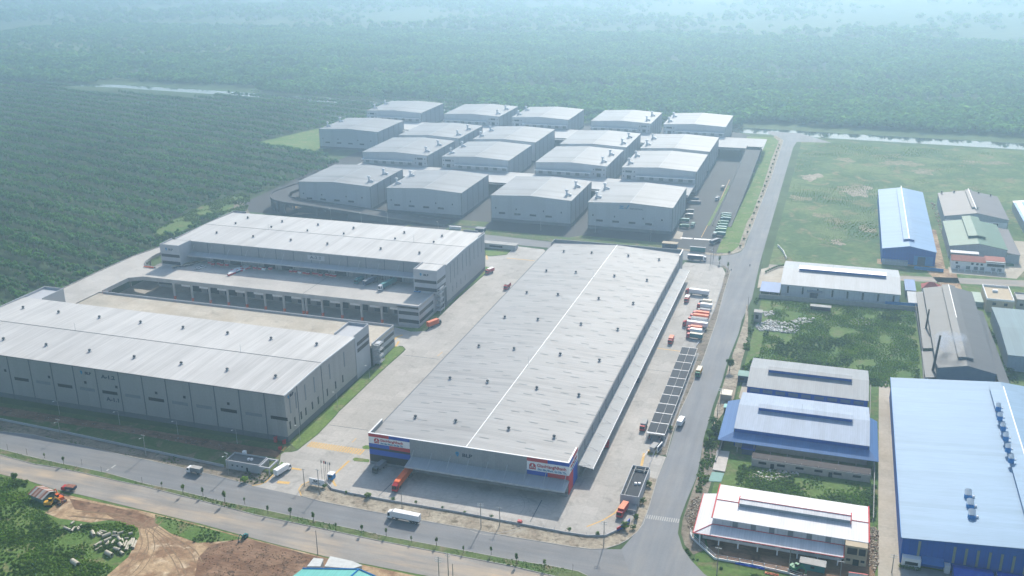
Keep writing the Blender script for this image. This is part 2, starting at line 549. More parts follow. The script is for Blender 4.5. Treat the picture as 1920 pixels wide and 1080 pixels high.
# open fields right of the main road, weed plots
RIGHT_FIELD = [(150, 330), (150, 798), (900, 772), (900, 330)]
sheet('vacant_field', RIGHT_FIELD, 0.02, 'field')
sheet('weed_plot', [(151, 150), (151, 272), (246, 268), (246, 146)], 0.02, 'plot')
sheet('factory_ground', [(151, -60), (151, 150), (246, 146), (246, 330), (900, 330), (900, -400), (200, -120)], 0.015, 'plot')
sheet('waste_ground', [(-500, -330), (-500, -40), (60, -62), (110, -75), (110, -330)], 0.02, 'plot')
M['bare'] = soil('bare_ground', (0.30, 0.26, 0.18), (0.20, 0.19, 0.10), (0.12, 0.16, 0.06), 0.09, 0.6)
for k, (px, py, rx, ry, m) in enumerate(((1608, 358, 13, 17, 'verge'), (1596, 352, 9, 10, 'bare'), (1522, 332, 9, 13, 'verge'), (1690, 306, 15, 14, 'bare'), (1540, 404, 6, 8, 'bare'), (1585, 300, 10, 8, 'bare'),
                                         (1730, 322, 13, 9, 'bare'), (1500, 372, 8, 10, 'bare'), (1850, 305, 16, 9, 'bare'), (1625, 430, 6, 10, 'bare'), (1570, 455, 5, 6, 'verge'))):
    cx, cy = P(px, py)
    rr = random.Random(k)
    ph = [rr.uniform(0, 6.28) for _ in range(4)]
    out = []
    for i in range(40):
        a = i * 2 * math.pi / 40
        f = 1 + .28 * math.sin(2 * a + ph[0]) + .2 * math.sin(3 * a + ph[1]) + .16 * math.sin(7 * a + ph[2]) + .1 * math.sin(11 * a + ph[3])
        out.append((cx + rx * f * math.cos(a), cy + ry * f * math.sin(a)))
    sheet('bare_patch', out, .035 + k * .004, m)

# sand verges round the warehouse yard
VERGE = PP([(1370, 506), (1344, 600), (1319, 672), (1290, 740), (1275, 772), (1260, 815), (1249, 854), (1226, 852), (1237, 827), (1245, 807), (1265, 760), (1290, 697),
            (1305, 650), (1312, 640), (1340, 580), (1355, 530), (1362, 505), (1340, 492), (1300, 480), (1340, 478)])
sheet('verge', VERGE, 0.04, 'verge_dk')
VERGE2 = PP([(1232, 899), (1217, 950), (1206, 982), (1195, 997), (1177, 1012), (1160, 1021), (1135, 1029), (1110, 1030), (1070, 1025), (1010, 1015), (960, 1007), (892, 994),
             (786, 975), (687, 957), (600, 940), (565, 930), (560, 915), (580, 900), (619, 905), (627, 919), (655, 925), (730, 940), (855, 961), (960, 981), (1060, 1000),
             (1100, 1006), (1135, 1006), (1157, 996), (1185, 978), (1208, 895), (1222, 890)])
sheet('verge', VERGE2, 0.045, 'verge')
VERGE3 = PP([(-300, 752), (0, 786), (100, 806), (250, 838), (420, 874), (510, 888), (499, 904), (487, 910), (472, 910), (420, 896), (375, 885), (282, 864), (232, 854), (175, 840), (100, 824), (62, 815), (0, 808), (-300, 762)])
sheet('verge', VERGE3, 0.045, 'verge_dk')
sheet('lawn', PP([(-300, 722), (0, 755), (541, 836), (570, 838), (530, 852), (510, 884), (420, 874), (250, 838), (100, 806), (0, 786), (-300, 752)]), 0.03, 'grass_dk')
sheet('bare_soil_strip', PP([(-300, 728), (0, 762), (240, 800), (480, 838), (530, 845), (520, 858), (430, 848), (260, 815), (120, 794), (0, 779), (-300, 744)]), 0.05, 'mud')

# carriageways
ROAD_MAIN = PP([(1165, 1030), (1200, 990), (1217, 950), (1232, 899), (1250, 856), (1275, 772), (1319, 672), (1344, 600), (1357, 550), (1370, 508), (1340, 484), (1330, 478), (1370, 478), (1388, 473),
                (1396, 464), (1410, 427), (1425, 387), (1445, 337), (1462, 285), (1469, 262), (1440, 250), (1440, 246), (1500, 250), (1560, 268), (1494, 266), (1487, 277), (1467, 345), (1440, 440),
                (1425, 492), (1410, 560), (1391, 600), (1385, 625), (1365, 675), (1352, 720), (1337, 760), (1320, 820), (1312, 867), (1305, 897), (1287, 940), (1275, 972), (1271, 1000), (1280, 1028), (1295, 1050), (1320, 1076), (1400, 1130), (1200, 1130)])
sheet('main_road', ROAD_MAIN, 0.07, 'road')
KERB_N = [(-420, -17)] + PP([(0, 809), (62, 815), (100, 824), (175, 840), (232, 854), (282, 864), (375, 885), (420, 896), (472, 910), (565, 930), (600, 940), (687, 957), (786, 975), (892, 994), (960, 1007), (1010, 1015), (1070, 1025), (1110, 1030), (1165, 1030)])
SOUTH = PP([(1400, 1135), (1100, 1135), (785, 1077), (675, 1056), (612, 1044), (542, 1027), (480, 1011), (375, 982), (292, 962), (257, 954), (225, 946), (160, 930), (100, 917), (55, 902), (0, 889)]) + [(-420, -47)]
sheet('front_road', KERB_N + PP([(1220, 1028)]) + SOUTH, 0.06, 'road_x')
MED_N = [(-420, -31)] + PP([(0, 842), (50, 855), (112, 869), (200, 887), (232, 896), (270, 907), (342, 922), (422, 942), (480, 953), (605, 980), (730, 1007), (855, 1030), (960, 1050), (1035, 1062), (1085, 1072), (1102, 1080)])
MED_S = PP([(1098, 1090), (1040, 1081), (960, 1062), (830, 1037), (705, 1013), (587, 988), (480, 966), (412, 948), (325, 926), (270, 912), (225, 903), (150, 886), (107, 877), (62, 870), (0, 853)]) + [(-420, -36)]
sheet('service_road', [(x, y - 0.2) for x, y in MED_S] + SOUTH[::-1][:-1] + PP([(1100, 1130)]), 0.09, 'road_dusty')
MB().prism(MED_N + MED_S, 0.0, 0.22, 0).build('median_strip', "grass_dk")['kind'] = 'structure'
sheet('back_street', [(-260, 336), (-260, 353), (-69, 352), (-11, 347)] + PP([(1266, 468), (1298, 472), (1318, 477), (1346, 480), (1372, 492), (1352, 500), (1320, 494)]) + [(93, 331), (-60, 333)], 0.06, 'road_x')
sheet('side_street', [(150, 328), (150, 338), (236, 337), (330, 352), (420, 352), (420, 338), (330, 338), (236, 327)], 0.05, 'road_dusty')
sheet('factory_lane', PP([(1648, 712), (1673, 716), (1689, 1000), (1692, 1100), (1646, 1100), (1647, 900)]), 0.05, 'deck_tan')
sheet('dirt_track', PP([(1730, 500), (1790, 505), (1860, 700), (1885, 725), (1868, 730), (1840, 690), (1825, 600)]), 0.05, 'dirt')

# truck yard
YARD = PP([(473, 911), (487, 909), (499, 904), (512, 891), (519, 883), (523, 874), (527, 852), (534, 848), (547, 848), (558, 845), (574, 832), (595, 816), (629, 781), (635, 773), (696, 715),
           (725, 688), (757, 660), (761, 655), (755, 649), (739, 648), (620, 640), (600, 560), (785, 617), (800, 621), (825, 593), (850, 568), (917, 508), (918, 501), (910, 500), (910, 480), (920, 481), (950, 478), (960, 468), (970, 462),
           (1020, 468), (1050, 500), (1278, 500), (1284, 492), (1330, 495), (1355, 502), (1360, 512), (1355, 530), (1340, 580), (1310, 640), (1303, 652), (1290, 697), (1265, 760), (1245, 807), (1237, 827), (1228, 852),
           (1249, 857), (1232, 899), (1212, 893), (1200, 925), (1185, 978), (1157, 996), (1135, 1006), (1100, 1006), (1060, 1000), (960, 981), (855, 961), (730, 940), (655, 926), (627, 920), (619, 914), (612, 905), (580, 904), (567, 910), (562, 920), (565, 931)])
sheet('truck_yard', YARD, 0.085, 'yard')
sheet('lawn', PP([(558, 843), (541, 831), (699, 690), (740, 650), (754, 650), (759, 654), (755, 659), (724, 687), (695, 714), (634, 772), (628, 780), (594, 815), (573, 831)]), 0.12, 'grass')
sheet('lawn', PP([(735, 612), (786, 616), (838, 560), (911, 500), (917, 501), (916, 507), (849, 567), (824, 592), (799, 620), (782, 622), (770, 622)]), 0.12, 'grass')
sheet('lawn', PP([(910, 470), (960, 466), (950, 477), (920, 480), (911, 479)]), 0.12, 'grass')
sheet('lawn', PP([(760, 838), (765, 834), (778, 836), (776, 842), (765, 842)]), 0.12, 'grass')
for q in ([(661, 861), (666, 858), (693, 862), (692, 867), (664, 865)], [(679, 838), (686, 835), (694, 836), (695, 843), (681, 842)], [(1213, 853), (1222, 835), (1238, 832), (1230, 854)], [(523, 873), (528, 866), (532, 868), (529, 877)]):
    sheet('lawn', PP(q), 0.13, 'grass')

# painted markings
b = MB()
x0, x1 = P(582, 832)[0], P(679, 848)[0]
for k in range(22):
    x = x0 + (x1 - x0) * k / 21
    y = P(582, 833)[1] + (P(679, 848)[1] - P(582, 833)[1]) * k / 21
    b.face([(x - 0.42, y - 2.6, 0.1), (x + 0.42, y - 2.6, 0.1), (x + 0.42, y + 2.6, 0.1), (x - 0.42, y + 2.6, 0.1)])
b.build('crosswalk', 'marking_yellow')['kind'] = 'structure'


def stroke(name, pts, w, z, m):
    b = MB()
    n = len(pts)
    L, Rr = [], []
    for i, p in enumerate(pts):
        a, c = Vector(pts[max(0, i - 1)]), Vector(pts[min(n - 1, i + 1)])
        d = (c - a).normalized()
        L.append((p[0] - d.y * w / 2, p[1] + d.x * w / 2, z))
        Rr.append((p[0] + d.y * w / 2, p[1] - d.x * w / 2, z))
    for i in range(n - 1):
        b.face([Rr[i], Rr[i + 1], L[i + 1], L[i]])
    o = b.build(name, m)
    o['kind'] = 'structure'
    return o


YL = 'marking_yellow'
for pts, w in (([(655, 864), (627, 890)], 1.1), ([(627, 892), (624, 902), (630, 912)], 1.0), ([(544, 878), (566, 881)], 1.4), ([(520, 904), (543, 906)], 2.0), ([(529, 846), (536, 838)], 1.2),
               ([(1208, 850), (1200, 885), (1193, 900)], 1.2), ([(1193, 900), (1165, 945), (1153, 962), (1130, 976), (1100, 988)], 0.7), ([(1232, 653), (1276, 659)], 0.9),
               ([(914, 487), (912, 478)], 1.2), ([(950, 484), (1002, 489)], 1.2), ([(735, 640), (745, 632), (755, 628)], 1.6), ([(739, 655), (748, 640)], 1.2), ([(660, 830), (668, 822)], 0.5), ([(820, 668), (830, 660)], 0.5)):
    stroke('lane_marking', PP(pts), w, 0.105, YL)
b = MB()
for k in range(15):
    f = k / 14
    px, py = 1214 + (1272 - 1214) * f, 969 + (977 - 969) * f
    x, y = P(px, py)
    b.face([(x - 0.25, y - 1.5, 0.1), (x + 0.25, y - 1.5, 0.1), (x + 0.25, y + 1.5, 0.1), (x - 0.25, y + 1.5, 0.1)])
b.build('crosswalk', 'marking_white')['kind'] = 'structure'
for pts in ([(200, 883), (204, 880)], [(209, 878), (217, 872)]):
    stroke('lane_marking', PP(pts), 0.9, 0.1, 'marking_white')
for x, y0, y1, m in ((-57, 6, 160, 'seam'),):
    pass
# expansion joints and drain lines across the yard
for pts in ([(617, 797), (690, 807)], [(757, 666), (824, 674)], [(735, 906), (710, 930)], [(1016, 938), (994, 979)], [(1190, 690), (1274, 700)]):
    stroke('drain_line', PP(pts), 0.45, 0.1, 'seam')


def kerb(pts, w=0.35, h=0.16, m='kerb', name='kerb'):
    b = MB()
    n = len(pts)
    L, Rr = [], []
    for i, p in enumerate(pts):
        a, c = Vector(pts[max(0, i - 1)]), Vector(pts[min(n - 1, i + 1)])
        d = (c - a).normalized()
        L.append((p[0] - d.y * w / 2, p[1] + d.x * w / 2))
        Rr.append((p[0] + d.y * w / 2, p[1] - d.x * w / 2))
    for i in range(n - 1):
        b.prism([Rr[i], Rr[i + 1], L[i + 1], L[i]], 0.0, h)
    o = b.build(name, m)
    o['kind'] = 'structure'
    return o


kerb(KERB_N[:10])
kerb(KERB_N[10:19] + PP([(1135, 1029), (1160, 1021), (1177, 1012), (1195, 997), (1206, 982), (1217, 950), (1232, 899)]))
kerb(PP([(565, 930), (560, 918), (566, 909), (580, 903)]), 0.5, 0.18, 'marking_yellow')
kerb(PP([(473, 911), (487, 909), (499, 904), (512, 891), (519, 883)]), 0.5, 0.18, 'marking_yellow')
kerb(PP([(1249, 855), (1260, 815), (1275, 772), (1290, 740), (1319, 672), (1344, 600), (1357, 550), (1370, 508)]))
kerb(MED_N, 0.3, 0.26)
kerb(MED_S, 0.3, 0.26)

# dirt works at the bottom left
sheet('dirt_works', PP([(118, 926), (160, 936), (225, 950), (262, 957), (292, 964), (375, 985), (480, 1013), (612, 1046), (675, 1058), (810, 1086), (830, 1160), (120, 1160), (200, 1080), (240, 1045), (262, 1005), (258, 985), (225, 972), (170, 980), (110, 972), (85, 962), (105, 945)]), 0.05, 'dirt')
sheet('mud_ground', PP([(372, 1045), (395, 1022), (440, 1012), (470, 1012), (540, 1030), (600, 1046), (585, 1075), (560, 1110), (360, 1110)]), 0.07, 'mud')
sheet('mud_ground', PP([(130, 935), (200, 948), (255, 960), (290, 972), (305, 985), (270, 992), (235, 985), (200, 965), (140, 955)]), 0.065, 'mud')
sheet('weeds_strip', PP([(320, 1000), (290, 980), (292, 966), (380, 988), (460, 1010), (420, 1015), (370, 1018)]), 0.075, 'plot')
sheet('factory_yard', PP([(1318, 985), (1330, 1035), (1345, 1050), (1480, 1078), (1500, 1120), (1640, 1120), (1640, 1010)]), 0.05, 'mud')
sheet('sand_path', PP([(1383, 640), (1396, 600), (1400, 570), (1403, 575), (1402, 640), (1390, 680), (1382, 720), (1376, 748), (1366, 760), (1345, 790), (1335, 800), (1340, 770), (1355, 725), (1368, 680)]), 0.075, 'verge')
sheet('sand_path', PP([(1318, 830), (1312, 880), (1300, 915), (1288, 950), (1280, 975), (1277, 1000), (1284, 1022), (1300, 1040), (1325, 1030), (1315, 985), (1325, 930), (1345, 870), (1350, 830)]), 0.072, 'verge_dk')
sheet('concrete_apron', PP([(1420, 540), (1426, 505), (1446, 500), (1470, 498), (1466, 530)]), 0.06, 'deck_tan')
sheet('concrete_apron', PP([(1385, 745), (1400, 690), (1415, 690), (1408, 720), (1400, 760)]), 0.06, 'deck_tan')
sheet('concrete_apron', [(270, 352), (312, 352), (330, 400), (330, 445), (318, 445), (314, 380), (270, 366)], 0.06, 'deck_tan')
sheet('concrete_apron', [(223, 360), (268, 360), (268, 460), (264, 460), (262, 372), (223, 372)], 0.04, 'dirt')
sheet('concrete_apron', PP([(1690, 1058), (1770, 1072), (1920, 1090), (1920, 1150), (1690, 1150)]), 0.055, 'concrete_dk')

# logistics estate ground, right-hand lawn and pavement
sheet('estate_ground', [(-310, 362), (-310, 520), (-300, 830), (72, 822), (130, 760), (116, 720), (116, 350), (-140, 353)], 0.03, 'estate_ground')
sheet('lawn', [(-140, 354), (-130, 368), (-78, 372), (-78, 386), (-104, 386), (-106, 372), (-128, 370), (-140, 362)], 0.05, 'grass_dk')
sheet('lawn', [(-106, 353), (-10, 349), (74, 350), (74, 368), (4, 370), (-4, 362), (-72, 366), (-104, 366)], 0.05, 'grass_dk')
sheet('lawn', PP([(1343, 474), (1349, 459), (1360, 438), (1364, 423), (1372, 407), (1376, 400), (1400, 345), (1424, 287), (1428, 272), (1400, 262), (1400, 256), (1450, 257), (1460, 265), (1445, 302), (1430, 350),
                  (1410, 402), (1401, 416), (1392, 441), (1385, 462), (1373, 471), (1363, 474)]), 0.06, 'grass')
SIDEWALK_IN = PP([(1266, 464), (1298, 469), (1320, 473), (1344, 476), (1363, 475), (1374, 471), (1385, 462), (1392, 441), (1401, 416), (1410, 402), (1430, 350), (1445, 302), (1460, 265), (1450, 257)])
SIDEWALK_OUT = PP([(1455, 254), (1469, 263), (1462, 285), (1445, 337), (1425, 387), (1410, 427), (1399, 451), (1395, 464), (1387, 472), (1369, 478), (1346, 480), (1318, 477), (1298, 472), (1266, 468)])
pv = SIDEWALK_IN + SIDEWALK_OUT
o = sheet('pavement', pv, 0.17, 'verge')
kerb(SIDEWALK_OUT, 0.3, 0.2)
sheet('court_apron', PP([(1262, 447), (1278, 449), (1281, 436), (1270, 433)]), 0.07, 'deck_tan')
b = MB()
for k in range(26):
    f = k / 25
    if 0.36 < f < 0.44: continue
    px, py = 1277 + (1334 - 1277) * f, 446 + (450 - 446) * f
    x, y = P(px, py)
    b.face([(x - 0.36, y - 1.4, 0.08), (x + 0.36, y - 1.4, 0.08), (x + 0.36, y + 1.4, 0.08), (x - 0.36, y + 1.4, 0.08)])
b.build('crosswalk', 'white')['kind'] = 'structure'
stroke('lane_marking', PP([(1315, 445), (1336, 404), (1340, 398), (1368, 337)]), 0.4, 0.08, 'marking_yellow')

M['track_soil'] = plain('damp_soil', (0.24, 0.165, 0.105), 0.95, 0.25, 0.5)
# tyre tracks churned into the dirt works
for k, pts in enumerate(([(292, 968), (268, 990), (272, 1020), (250, 1055), (205, 1085)], [(300, 975), (282, 1000), (284, 1030), (262, 1068), (235, 1088)], [(262, 985), (230, 968), (190, 962), (140, 958)],
                         [(275, 988), (300, 1010), (330, 1050), (345, 1085)], [(285, 985), (320, 1008), (360, 1032), (375, 1060)], [(268, 990), (235, 978), (180, 972), (120, 966)])):
    w_ = PP(pts)
    cr = []
    for i in range(len(w_) - 1):
        for f in (0, .25, .5, .75):
            p0, p1, p2, p3 = (Vector(w_[max(0, i - 1)]), Vector(w_[i]), Vector(w_[i + 1]), Vector(w_[min(len(w_) - 1, i + 2)]))
            cr.append(tuple(.5 * ((2 * p1) + (p2 - p0) * f + (2 * p0 - 5 * p1 + 4 * p2 - p3) * f * f + (3 * p1 - p0 - 3 * p2 + p3) * f ** 3)))
    for d in (-1.1, 1.1):
        stroke('tyre_track', [(x + d, y + d * .4) for x, y in cr], .4, .085 + k * .003, 'track_soil')
sheet('bare_soil', [(-262, 384), (-252, 380), (-250, 400), (-256, 455), (-262, 440), (-265, 410)], 0.06, 'dirt')
sheet('bare_soil', PP([(452, 372), (470, 402), (540, 405), (560, 398), (590, 400), (470, 412), (440, 398), (438, 380)]), 0.05, 'verge_dk')

# tyre arcs rubbed into the concrete of the yard
M['tyre_rub'] = plain('tyre_rubbed_concrete', (0.36, 0.345, 0.325), 0.85, 0.2, 0.4)
rr = random.Random(5)
for k in range(26):
    cx, cy = (rr.uniform(26, 88), rr.uniform(-24, -14)) if k < 9 else (rr.uniform(102, 112), rr.uniform(20, 280)) if k < 17 else (rr.uniform(-32, -8), rr.uniform(-5, 260))
    r_, a0, sw = rr.uniform(7, 15), rr.uniform(0, 6.28), rr.uniform(.6, 1.5)
    for d in (0, 1.9):
        stroke('tyre_mark', [(cx + (r_ + d) * math.cos(a0 + sw * t / 9), cy + (r_ + d) * math.sin(a0 + sw * t / 9)) for t in range(10)], .3, .09 + k * .0004 + d * .0001, 'tyre_rub')
# ================================================================ the three big warehouses
def gable_roof(x0, x1, y0, y1, ze, zr, along, t=0.35, over=0.0, m=0):
    """roof of two thick planes; `along` is the ridge direction"""
    b = MB()
    if along == 'y':
        xm = (x0 + x1) / 2
        b.slab([(x0 - over, y0, ze), (xm, y0, zr), (xm, y1, zr), (x0 - over, y1, ze)], t, m)
        b.slab([(xm, y0, zr), (x1 + over, y0, ze), (x1 + over, y1, ze), (xm, y1, zr)], t, m)
    else:
        ym = (y0 + y1) / 2
        b.slab([(x0, y0 - over, ze), (x1, y0 - over, ze), (x1, ym, zr), (x0, ym, zr)], t, m)
        b.slab([(x0, ym, zr), (x1, ym, zr), (x1, y1 + over, ze), (x0, y1 + over, ze)], t, m)
    return b


VENT_ME = MB()
VENT_ME.box(-0.75, 0.75, -0.75, 0.75, -0.6, 0.35, 0)
VENT_ME.lathe((0, 0, 0.35), [(0.5, 0), (0.55, 0.35), (0.95, 0.6), (1.0, 1.1), (0.7, 1.5), (0.25, 1.68), (0.01, 1.7)], 10, 1)
VENT_ME.tube((-1.7, 0, 0.05), (1.7, 0, 0.25), 0.12, 0.1, 5, 0)
VENT_ME = VENT_ME.mesh('roof_vent', ['steel', 'dark_steel'])


def roof_vent(parent, x, y, z):
    o = bpy.data.objects.new('roof_vent', VENT_ME)
    COL.objects.link(o)
    o.parent = parent
    o.location = (x, y, z)
    o.scale = (.78, .78, .8)
    return o


def rod(parent, x, y, z, h=4.0, name='lightning_rod'):
    return MB().tube((x, y, z), (x, y, z + h), 0.09, 0.05, 5).build(name, 'steel', parent)


def emblem(parent, x, y, z, k=1.0, face='-y'):
    b = MB()
    s = lambda a, c: (x + a * k, y, z + c * k) if face == '-y' else (x, y + a * k, z + c * k)
    n = 10
    ring = [(0.75 * math.cos(R(200 - i * 230 / n)), 0.25 + 0.75 * math.sin(R(200 - i * 230 / n))) for i in range(n + 1)]
    pts = ring + [(0.35, -0.95), (0.0, -1.2)]
    b.face([s(*p) for p in pts][::-1], 0)
    b.face([s(a * 0.42 - 0.05, c * 0.4 + 0.12) if face != '-y' else (x + (a * 0.42 - 0.05) * k, y - 0.03, z + (c * 0.4 + 0.12) * k) for a, c in ring][::-1], 1)
    return b.build('emblem', ['cyan', 'navy'], parent)


def strut_canopy(parent, x0, x1, y0, y1, z_in, z_out, side, n, top):
    """mono-pitch loading canopy with an edge beam; tie struts run up the wall. side: '-y' or '+x'"""
    b = MB()
    if side == '-y':
        b.slab([(x0, y1, z_out), (x1, y1, z_out), (x1, y0, z_in), (x0, y0, z_in)], 0.22, 0)
        b.box(x0, x1, y1 - 0.18, y1 - 0.002, z_out - 0.6, z_out + 0.12, 1)
    else:
        b.slab([(y0, x0, z_in), (y1, x0, z_out), (y1, x1, z_out), (y0, x1, z_in)], 0.22, 0)
        b.box(y1 + 0.002, y1 + 0.18, x0, x1, z_out - 0.6, z_out + 0.12, 1)
    c = b.build('canopy', ['canopy' if side == '-y' else 'canopy_y', 'ridge_white' if side != '-y' else 'steel'], parent)
    for k in range(n):
        f = (k + 0.15) / (n - 0.7) if n > 1 else 0.5
        p = x0 + (x1 - x0) * f
        if side == '-y':
            MB().tube((p, y0 - 0.1, top), (p, y0 + (y1 - y0) * 0.72, z_in + (z_out - z_in) * 0.72), 0.14, 0.14, 6).build('strut', 'steel', c)
        else:
            MB().tube((y0 + 0.1, p, 8.6), (y0 + (y1 - y0) * 0.8, p, z_in + (z_out - z_in) * 0.8), 0.07, 0.07, 6).build('strut', 'steel', c)
    return c


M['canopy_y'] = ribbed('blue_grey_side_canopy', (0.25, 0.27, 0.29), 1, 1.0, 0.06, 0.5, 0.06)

# ---- the long central warehouse -------------------------------------------------
W = thing('warehouse', 'long grey warehouse with red, white and blue sign panels at its front corners', 'warehouse')
WX, WY, WE, WR, WP = 93.0, 306.6, 13.3, 15.2, 15.45
b = MB()
b.box(0, WX, 0, 0.4, 0, WP)
b.box(0, WX, WY - 0.4, WY, 0, WP + 0.2)
b.box(0, 0.4, 0.4, WY - 0.4, 0, WE - 0.4)
b.box(WX - 0.4, WX, 0.4, WY - 0.4, 0, WE - 0.4)
b.box(0, 0.4, 0.4, 14, WE - 0.4, WP)
b.box(WX - 0.4, WX, 0.4, 14, WE - 0.4, WP)
b.box(0, 0.4, WY - 9, WY - 0.4, WE - 0.4, WP + 0.2)
b.box(WX - 0.4, WX, WY - 14, WY - 0.4, WE - 0.4, WP + 0.2)
for k in range(1, 22):
    b.box(WX, WX + 0.12, k * 13.9, k * 13.9 + 0.5, 0, WE - 0.5, 1)
for k in range(1, 22):
    b.box(-0.12, 0, k * 13.9, k * 13.9 + 0.5, 0, WE - 0.5, 1)
wl = b.build('wall', ['wall_grey', 'seam'], W)
b = gable_roof(0.4, WX - 0.4, 0.4, WY - 0.4, WE, WR, 'y', 0.35)
b.m = [0] * len(b.f)
xm = WX / 2
b.box(xm - 0.22, xm + 0.22, 0.45, WY - 0.45, WR - 0.05, WR + 0.18, 1)
b.box(-0.25, 0.38, 14.1, WY - 9.1, WE - 0.38, WE - 0.05, 2)
b.box(WX - 0.38, WX + 0.25, 14.1, WY - 14.1, WE - 0.38, WE - 0.05, 2)
zr = lambda x: WE + (WR - WE) * (1 - abs(x - xm) / (xm - 0.4))
for j in range(31):
    y = 9 + j * 9.6
    for k in range(8):
        x = 5.5 + k * 11.2 + (4.2 if (j + k) % 2 else -1.4) + rnd.uniform(-.5, .5)
        if abs(x + 2 - xm) < 4: continue
        xa, xb = x, x + 4.4
        yy = y + (k % 3) * 2.1
        b.face([(xa, yy, zr(xa) + 0.05), (xb, yy, zr(xb) + 0.05), (xb, yy + 0.55, zr(xb) + 0.05), (xa, yy + 0.55, zr(xa) + 0.05)], 3)
M['skylight'] = plain('dim_rooflight', (0.23, 0.245, 0.245), 0.9, spec=0.05)
wr = b.build('roof', ['roof_grey', 'ridge_white', 'plinth', 'skylight'], W)
for y in (22.5, 66.5, 109.5, 154, 197, 240.5, 284):
    for x in (13.2, 33.3, 59, 80.3):
        roof_vent(wr, x, y, zr(x))
for x, y in ((46.9, 92), (46.9, 232)): rod(wr, x, y, WR, 5)
MB().box(-0.15, WX + 0.15, -0.15, 0.5, WP, WP + 0.2).box(-0.15, 0.5, 0.503, 14, WP, WP + 0.2).box(WX - 0.5, WX + 0.15, 0.503, 14, WP, WP + 0.2).build('coping', 'ridge_white', W)
MB().box(WX - 0.5, WX + 0.15, WY - 14, WY - 0.5, WP + 0.2, WP + 0.4).build('coping', 'ridge_white', W)
strut_canopy(W, 20.5, 93.4, 0, -7.6, 6.9, 6.0, '-y', 9, 10.2)
strut_canopy(W, 14, 291, WX, WX + 7.2, 6.9, 6.1, '+x', 21, 10.6)
for k in range(10):
    x = 24 + k * 7
    MB().box(x, x + 4, -0.12, -0.003, 1.2, 5.2).build('dock_door', 'louvre', W)
for k in range(22):
    y = 20 + k * 12.4
    MB().box(WX + 0.003, WX + 0.12, y, y + 4, 1.2, 5.2).build('dock_door', 'louvre', W)
MB().box(20.4, 93, -1.6, -0.2, 0, 1.2).build('dock_platform', 'concrete_dk', W)
MB().box(WX + 0.2, WX + 1.8, 16, 290, 0, 1.2).build('dock_platform', 'concrete_dk', W)


def sign(x0, x1, z0, z1, zt, zb, y=-0.06):
    """front sign: red and blue band above, white field, blue and red band below"""
    xm = (x0 + x1) / 2
    b = MB()
    f = lambda a, c, p, q, m: b.box(a, c, y - 0.14, y, p, q, m)
    f(x0, xm, zt, z1, 1); f(xm, x1, zt, z1, 2); f(x0, x1, zb, zt, 0)
    f(x0, xm, z0, zb, 2); f(xm, x1, z0, zb, 1)
    return b.build('sign_panel', ['white', 'red', 'blue'], W)


def parcel_logo(parent, cx, cz, s, y):
    """red rounded badge with a white figure and a white name strip"""
    b = MB()
    pts = [(-1, -1), (1, -1), (1, 0.35), (0.75, 0.8), (0.35, 1.0), (-0.35, 1.0), (-0.75, 0.8), (-1, 0.35)]
    b.face([(cx + a * s, y, cz + c * s) for a, c in pts], 0)
    b.face([(cx + a * s, y - 0.04, cz + c * s) for a, c in ((-0.72, -0.62), (0.72, -0.62), (0.72, -0.18), (-0.72, -0.18))], 1)
    b.face([(cx + a * s, y - 0.04, cz + c * s) for a, c in ((-0.45, -0.05), (0.45, -0.05), (0.15, 0.35), (0.2, 0.75), (-0.2, 0.75), (-0.15, 0.35))], 1)
    o = b.build('emblem', ['red', 'white'], parent)
    lettering('GHN', 0.75 * s, 'red', parent, (cx, y - 0.14, cz - 0.4 * s), '-y', 'lettering', 1.0 * s)
    return o


SLOGAN = 'Giao Si\u00eau Nhanh, Gi\u00e1 Si\u00eau T\u1ed1t'
sg = sign(74.6, 93.05, 7.4, 15.42, 13.8, 9.4)
parcel_logo(sg, 77.1, 11.5, 1.45, -0.25)
lettering('GiaoHangNhanh', 2.1, 'red', sg, (85.6, -0.26, 12.2), '-y', 'lettering', 12.9, 0, 0.03)
lettering(SLOGAN, 1.3, 'cyan', sg, (85.7, -0.26, 10.4), '-y', 'lettering', 12.6, 0, 0.02)
sg = sign(-0.05, 20.0, 8.7, 15.42, 13.9, 10.55)
parcel_logo(sg, 3.9, 12.2, 1.25, -0.25)
lettering('GiaoHangNhanh', 1.7, 'red', sg, (11.2, -0.26, 12.7), '-y', 'lettering', 11.2, 0, 0.03)
lettering(SLOGAN, 1.1, 'cyan', sg, (11.2, -0.26, 11.2), '-y', 'lettering', 10.9, 0, 0.02)
# side sign on the right flank
b = MB()
for y0, y1, z0, z1, m in ((-0.2, 7, 13.6, 15.42, 2), (7, 14.5, 13.6, 15.42, 1), (-0.2, 14.5, 9.4, 13.6, 0), (-0.2, 7, 0.3, 9.4, 1), (7, 14.5, 0.3, 9.4, 2)):
    b.box(WX + 0.06, WX + 0.22, y0, y1, z0, z1, m)
sg = b.build('sign_panel', ['white', 'red', 'blue'], W)
lettering('GiaoHangNhanh', 1.7, 'red', sg, (WX + 0.3, 7.6, 12.2), '+x', 'lettering', 10.4, 0, 0.03)
lettering(SLOGAN, 1.0, 'cyan', sg, (WX + 0.3, 7.6, 10.5), '+x', 'lettering', 10.2)
# glazed office corner
o = MB().box(0, 20, -0.22, -0.06, 5.0, 7.6).build('spandrel_band', 'blue', W)
MB().box(0, 20, -0.18, -0.06, 7.6, 8.7).build('window', 'glass', W)
MB().box(0, 19.6, -0.18, -0.06, 1.4, 5.0).build('window', 'glass', W)
MB().box(0, 20, -0.5, -0.06, 0.0, 1.4).build('dock_platform', 'louvre', W)
lettering('BLP', 2.3, 'ink', W, (47.2, -0.06, 11.4), '-y', 'lettering', 4.6, 0.0, 0.05)
emblem(W, 42.6, -0.05, 11.7, 1.15)

